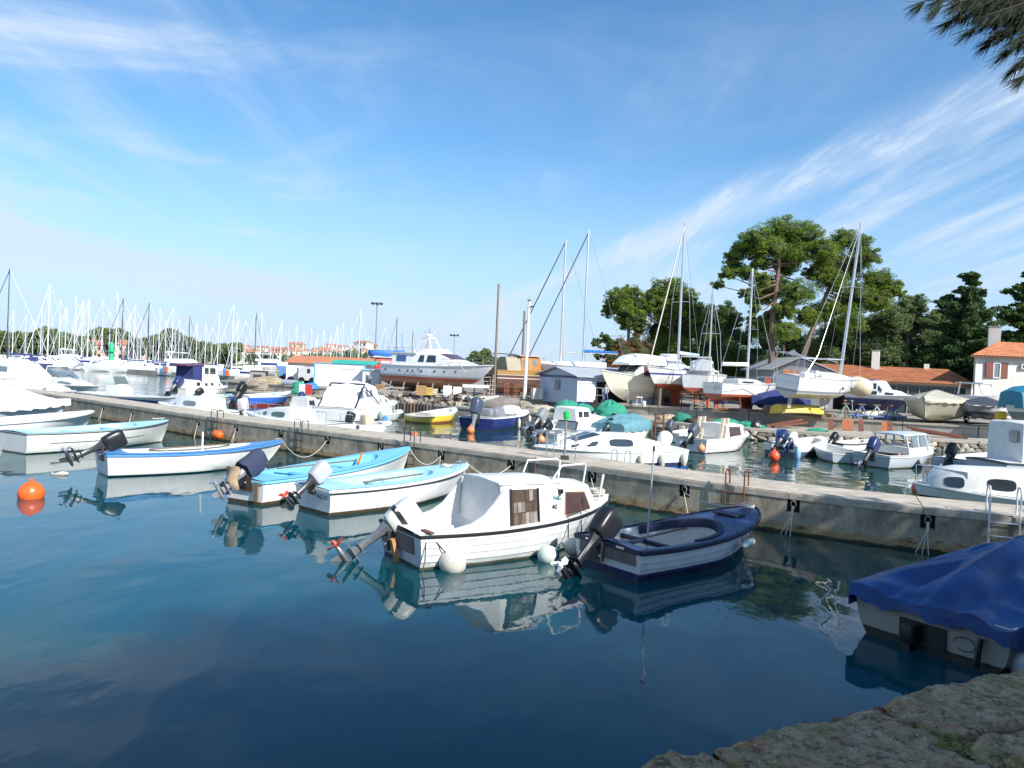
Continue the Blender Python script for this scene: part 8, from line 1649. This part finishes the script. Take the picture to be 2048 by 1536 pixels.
def cedar(name, label, d, px, ytop, ybot, wpx, seed, mat=cedarg):
    r0_ = on(px, d, YZ); o = thing(name, label, 'tree', (r0_.x, r0_.y, YZ)); g = random.Random(seed); zt = zof(px, d, ytop)-YZ; zb = zof(px, d, ybot)-YZ; W_ = wpx*d/F/2
    MB().tube([(0, 0, -.2), (0, 0, zt*.5), (.1, 0, zt*.98)], [.4, .28, .04], 8).build('trunk', bark, o); B = []; m = MB()
    tiers = 15
    for i in range(tiers):
        k = i/(tiers-1); z = zb+(zt-zb)*k**.92; R_ = W_*(1-k)**.72+.2; nb = max(3, int(8*(1-k)+3))
        for j in range(nb):
            a = 2*math.pi*j/nb+g.uniform(-.5, .5)+i; rr_ = R_*g.uniform(.55, 1.2)
            e = Vector((math.cos(a)*rr_, math.sin(a)*rr_, z+.22*rr_+g.uniform(-.45, .45))); m.tube([(0, 0, z-.2), e], [.07, .02], 4)
            for s_ in (.35, .6, .8, 1.0): c_ = e*s_; c_.z = z-.2+(e.z-z+.2)*s_-.10*g.random(); B.append(((c_.x+g.uniform(-.2, .2), c_.y+g.uniform(-.2, .2), c_.z), (.34+.40*(1-k))*(1.2-.45*s_)*g.uniform(.9, 1.3)))
    m.build('branches', bark, o); leaf_mesh('crown', B, mat, o, 16, .17, .5, .5, seed, minsub=12); return o
cedar('cedar_tree', 'dark cedar with layered branches left of the house chimney', 66, 1930, 545, 790, 150, 1); cedar('cedar_tree', 'dark cedar cut by the right edge behind the house roof', 70, 2052, 530, 790, 170, 2, pined)
cedar('cedar_tree', 'lower dark cedar between the house and the grey green pine', 76, 1880, 600, 790, 110, 3)
# hedge of shadowed trees closing the background at ground level
for i, (px, d) in enumerate(((1500, 86), (1580, 90), (1660, 84), (1740, 86), (1820, 84), (1900, 82), (1980, 84), (2060, 80), (1420, 88), (1350, 86), (1290, 84))):
    g = random.Random(i); q = on(px, d, YZ); o = thing('background_tree', 'dark leafy tree in the row at the back of the boatyard', 'tree', q, 0, 'row of dark trees at the back of the boatyard')
    MB().tube([(0, 0, 0), (0, 0, 3)], .2, 6).build('trunk', bark, o); leaf_mesh('crown', [((g.uniform(-2.3, 2.3), g.uniform(-1, 1), g.uniform(1.2, 4.6)), g.uniform(1.2, 1.8)) for k in range(9)], pined if i % 2 else cedarg, o, 16, .28, .35, 1, i)
# far shore trees
cp = []
for k in range(5):
    g = random.Random(k+40); o = thing('far_tree', None, 'tree', (0, 0, 0), 0, 'trees along the far shore behind the marina')
    MB().tube([(0, 0, -.5), (0, 0, 5)], .3, 6).build('trunk', bark, o); leaf_mesh('crown', [((g.uniform(-2.4, 2.4), g.uniform(-2, 2), g.uniform(3, 8.5)), g.uniform(1.5, 2.4)) for _ in range(8)], (farg, greyg, farg, greyg, farg)[k], o, 14, .6, .38, 1, k, minsub=16); cp.append(o)
g = random.Random(5); uc = 0
for i in range(96):
    if i < 60: px = -40+i*8.6+g.uniform(-3, 3); d = 255+g.uniform(-12, 25); yt = 660+max(0, (px-20))*.022+8*math.sin(px*.05)+g.uniform(-5, 6)+(22*max(0, (px-330)/150))
    elif i < 82: px = 470+(i-60)*14+g.uniform(-5, 5); d = 330+g.uniform(-20, 40); yt = 705+g.uniform(-5, 5)
    else: px = (935, 948, 960, 975, 990, 1003, 1068, 1082, 1096, 1108, 1120, 1140, 1160, 918)[i-82]; d = 190; yt = (712, 705, 700, 712, 716, 718, 728, 730, 726, 731, 730, 731, 733, 716)[i-82]
    z = zof(px, d, yt); s_ = max(.15, (z-1.0)/10.2); q = on(px, d, 1.0); lab = 'leafy tree on the far shore '+('left of the marina light tower' if px < 225 else 'behind the large flybridge yacht' if px < 420 else 'below the old town' if px < 760 else 'just right of the grey yacht' if px < 1020 else 'left of the dry brown tree')
    sc_ = (max(s_, .55 if i < 60 else .4),)*2+(s_,)
    if uc < 5: o = cp[uc]; o.location = q; o.scale = sc_; o['label'] = lab; uc += 1
    else: o = dup(cp[g.randrange(5)], q, g.uniform(0, 6), lab, sc_)
# pine that shades the camera's quay, its branch end hangs into the upper right corner
o = thing('pine_tree', 'pine beside the viewpoint, only a drooping needle branch seen at the top right', 'tree', (11.5, -2.0, 0)); g = random.Random(77)
MB().tube([(0, 0, 0), (.2, .3, 3), (-.3, .5, 6), (-.2, .2, 9)], [.5, .42, .3, .12], 10).build('trunk', bark, o)
B = []
for i in range(46):
    a = g.uniform(0, 6.28); r_ = 5.6*math.sqrt(g.random()); B.append(((math.cos(a)*r_+3.9, math.sin(a)*r_*.9+2.2, 8.2+g.uniform(-1.3, 1.8)-.08*r_), g.uniform(1.0, 1.7)))
for i in range(34):
    a = g.uniform(0, 6.28); r_ = 3.4*math.sqrt(g.random()); B.append(((math.cos(a)*r_*1.25-3.4, math.sin(a)*r_*1.1-2.4, 8+g.uniform(-1, 1.5)), g.uniform(1.0, 1.6)))
m = MB()
for (x, y, z), r_ in B: m.tube([(-.2, .2, 5.5+g.uniform(0, 3)), (x*.5, y*.5, z-.8), (x, y, z)], [.14, .09, .04], 5)
tip0 = P(2330, -60, 4.6)-o.location
m.tube([(-.3, .5, 6), (-3, 2.5, 6.2), tip0], [.16, .12, .03], 6); m.build('branches', bark, o)
leaf_mesh('crown', B, pined, o, 30, .26, .36, 1, 99)
nd = M('shade_dark_needle', (.008, .018, .005), .6, var=.3, spec=.1)  # needle colour darkened to stand in for the crown's shade on this branch
tw = MB(); nb = []
ends = [(1850, 2, 4.6), (1885, 12, 4.5), (1905, 40, 4.6), (1930, 22, 4.7), (1950, 55, 4.5), (1975, 30, 4.4), (1985, 78, 4.6), (2005, 60, 4.5), (2020, 100, 4.5), (2040, 75, 4.4), (2035, 130, 4.6), (2052, 150, 4.5), (1960, -10, 4.6), (2000, -5, 4.5), (2030, 30, 4.6), (2060, 110, 4.4), (2070, 50, 4.5), (1900, -20, 4.6), (2015, 20, 4.5), (2045, 5, 4.6), (1990, 10, 4.6), (2010, 30, 4.5), (2035, 50, 4.6), (2050, 25, 4.5), (1970, 5, 4.5), (2060, 70, 4.6), (1940, 0, 4.6)]
for x, y, d in ends:
    e = P(x, y, d)-o.location; s_ = tip0.lerp(e, .35)+Vector((0, 0, .05)); tw.tube([tip0, s_, e], [.012, .008, .004], 4)
    for k in range(9):
        c_ = s_.lerp(e, k/8)
        for j in range(52 if k > 3 else 20): nb.append((c_, (e-s_).normalized()))
mid0 = Vector((-3, 2.5, 6.2))
for q_ in range(30):
    b0 = mid0.lerp(tip0, g.uniform(.25, 1.0)); e = b0+Vector((g.uniform(-.35, .55), g.uniform(-.6, .6), g.uniform(-.25, .3)))
    if q_ % 3 == 0: e = tip0+Vector((g.uniform(0, .5), g.uniform(-.1, .7), g.uniform(.05, .5)))
    if project(e+o.location)[0] < 2080 and project(e+o.location)[1] > -60: continue
    tw.tube([b0, e], [.010, .004], 4)
    for k in range(7):
        for j in range(34): nb.append((b0.lerp(e, .25+.75*k/6), (e-b0).normalized()))
tw.build('twigs', M('dark_twig', (.05, .035, .02), .8), o)
V = []; Fc = []
for c_, ax_ in nb:
    v = (ax_*g.uniform(.1, .6)+Vector((-.62, -.05, -.50))+Vector((g.gauss(0, 1), g.gauss(0, 1), g.gauss(0, 1)))*.26).normalized(); L_ = g.uniform(.07, .15); s_ = v.cross(Vector((0, 1, 0))).normalized()*.0019; i = len(V); d_ = Vector((0, 0, .02)); V += [tuple(c_-s_), tuple(c_+s_), tuple(c_+v*L_-d_+s_*.4), tuple(c_+v*L_-d_-s_*.4)]; Fc.append((i, i+1, i+2, i+3))
m = MB(); m.v = V; m.f = Fc; x_ = m.build('needles', nd, o, smooth=False); x_['kind'] = 'stuff'
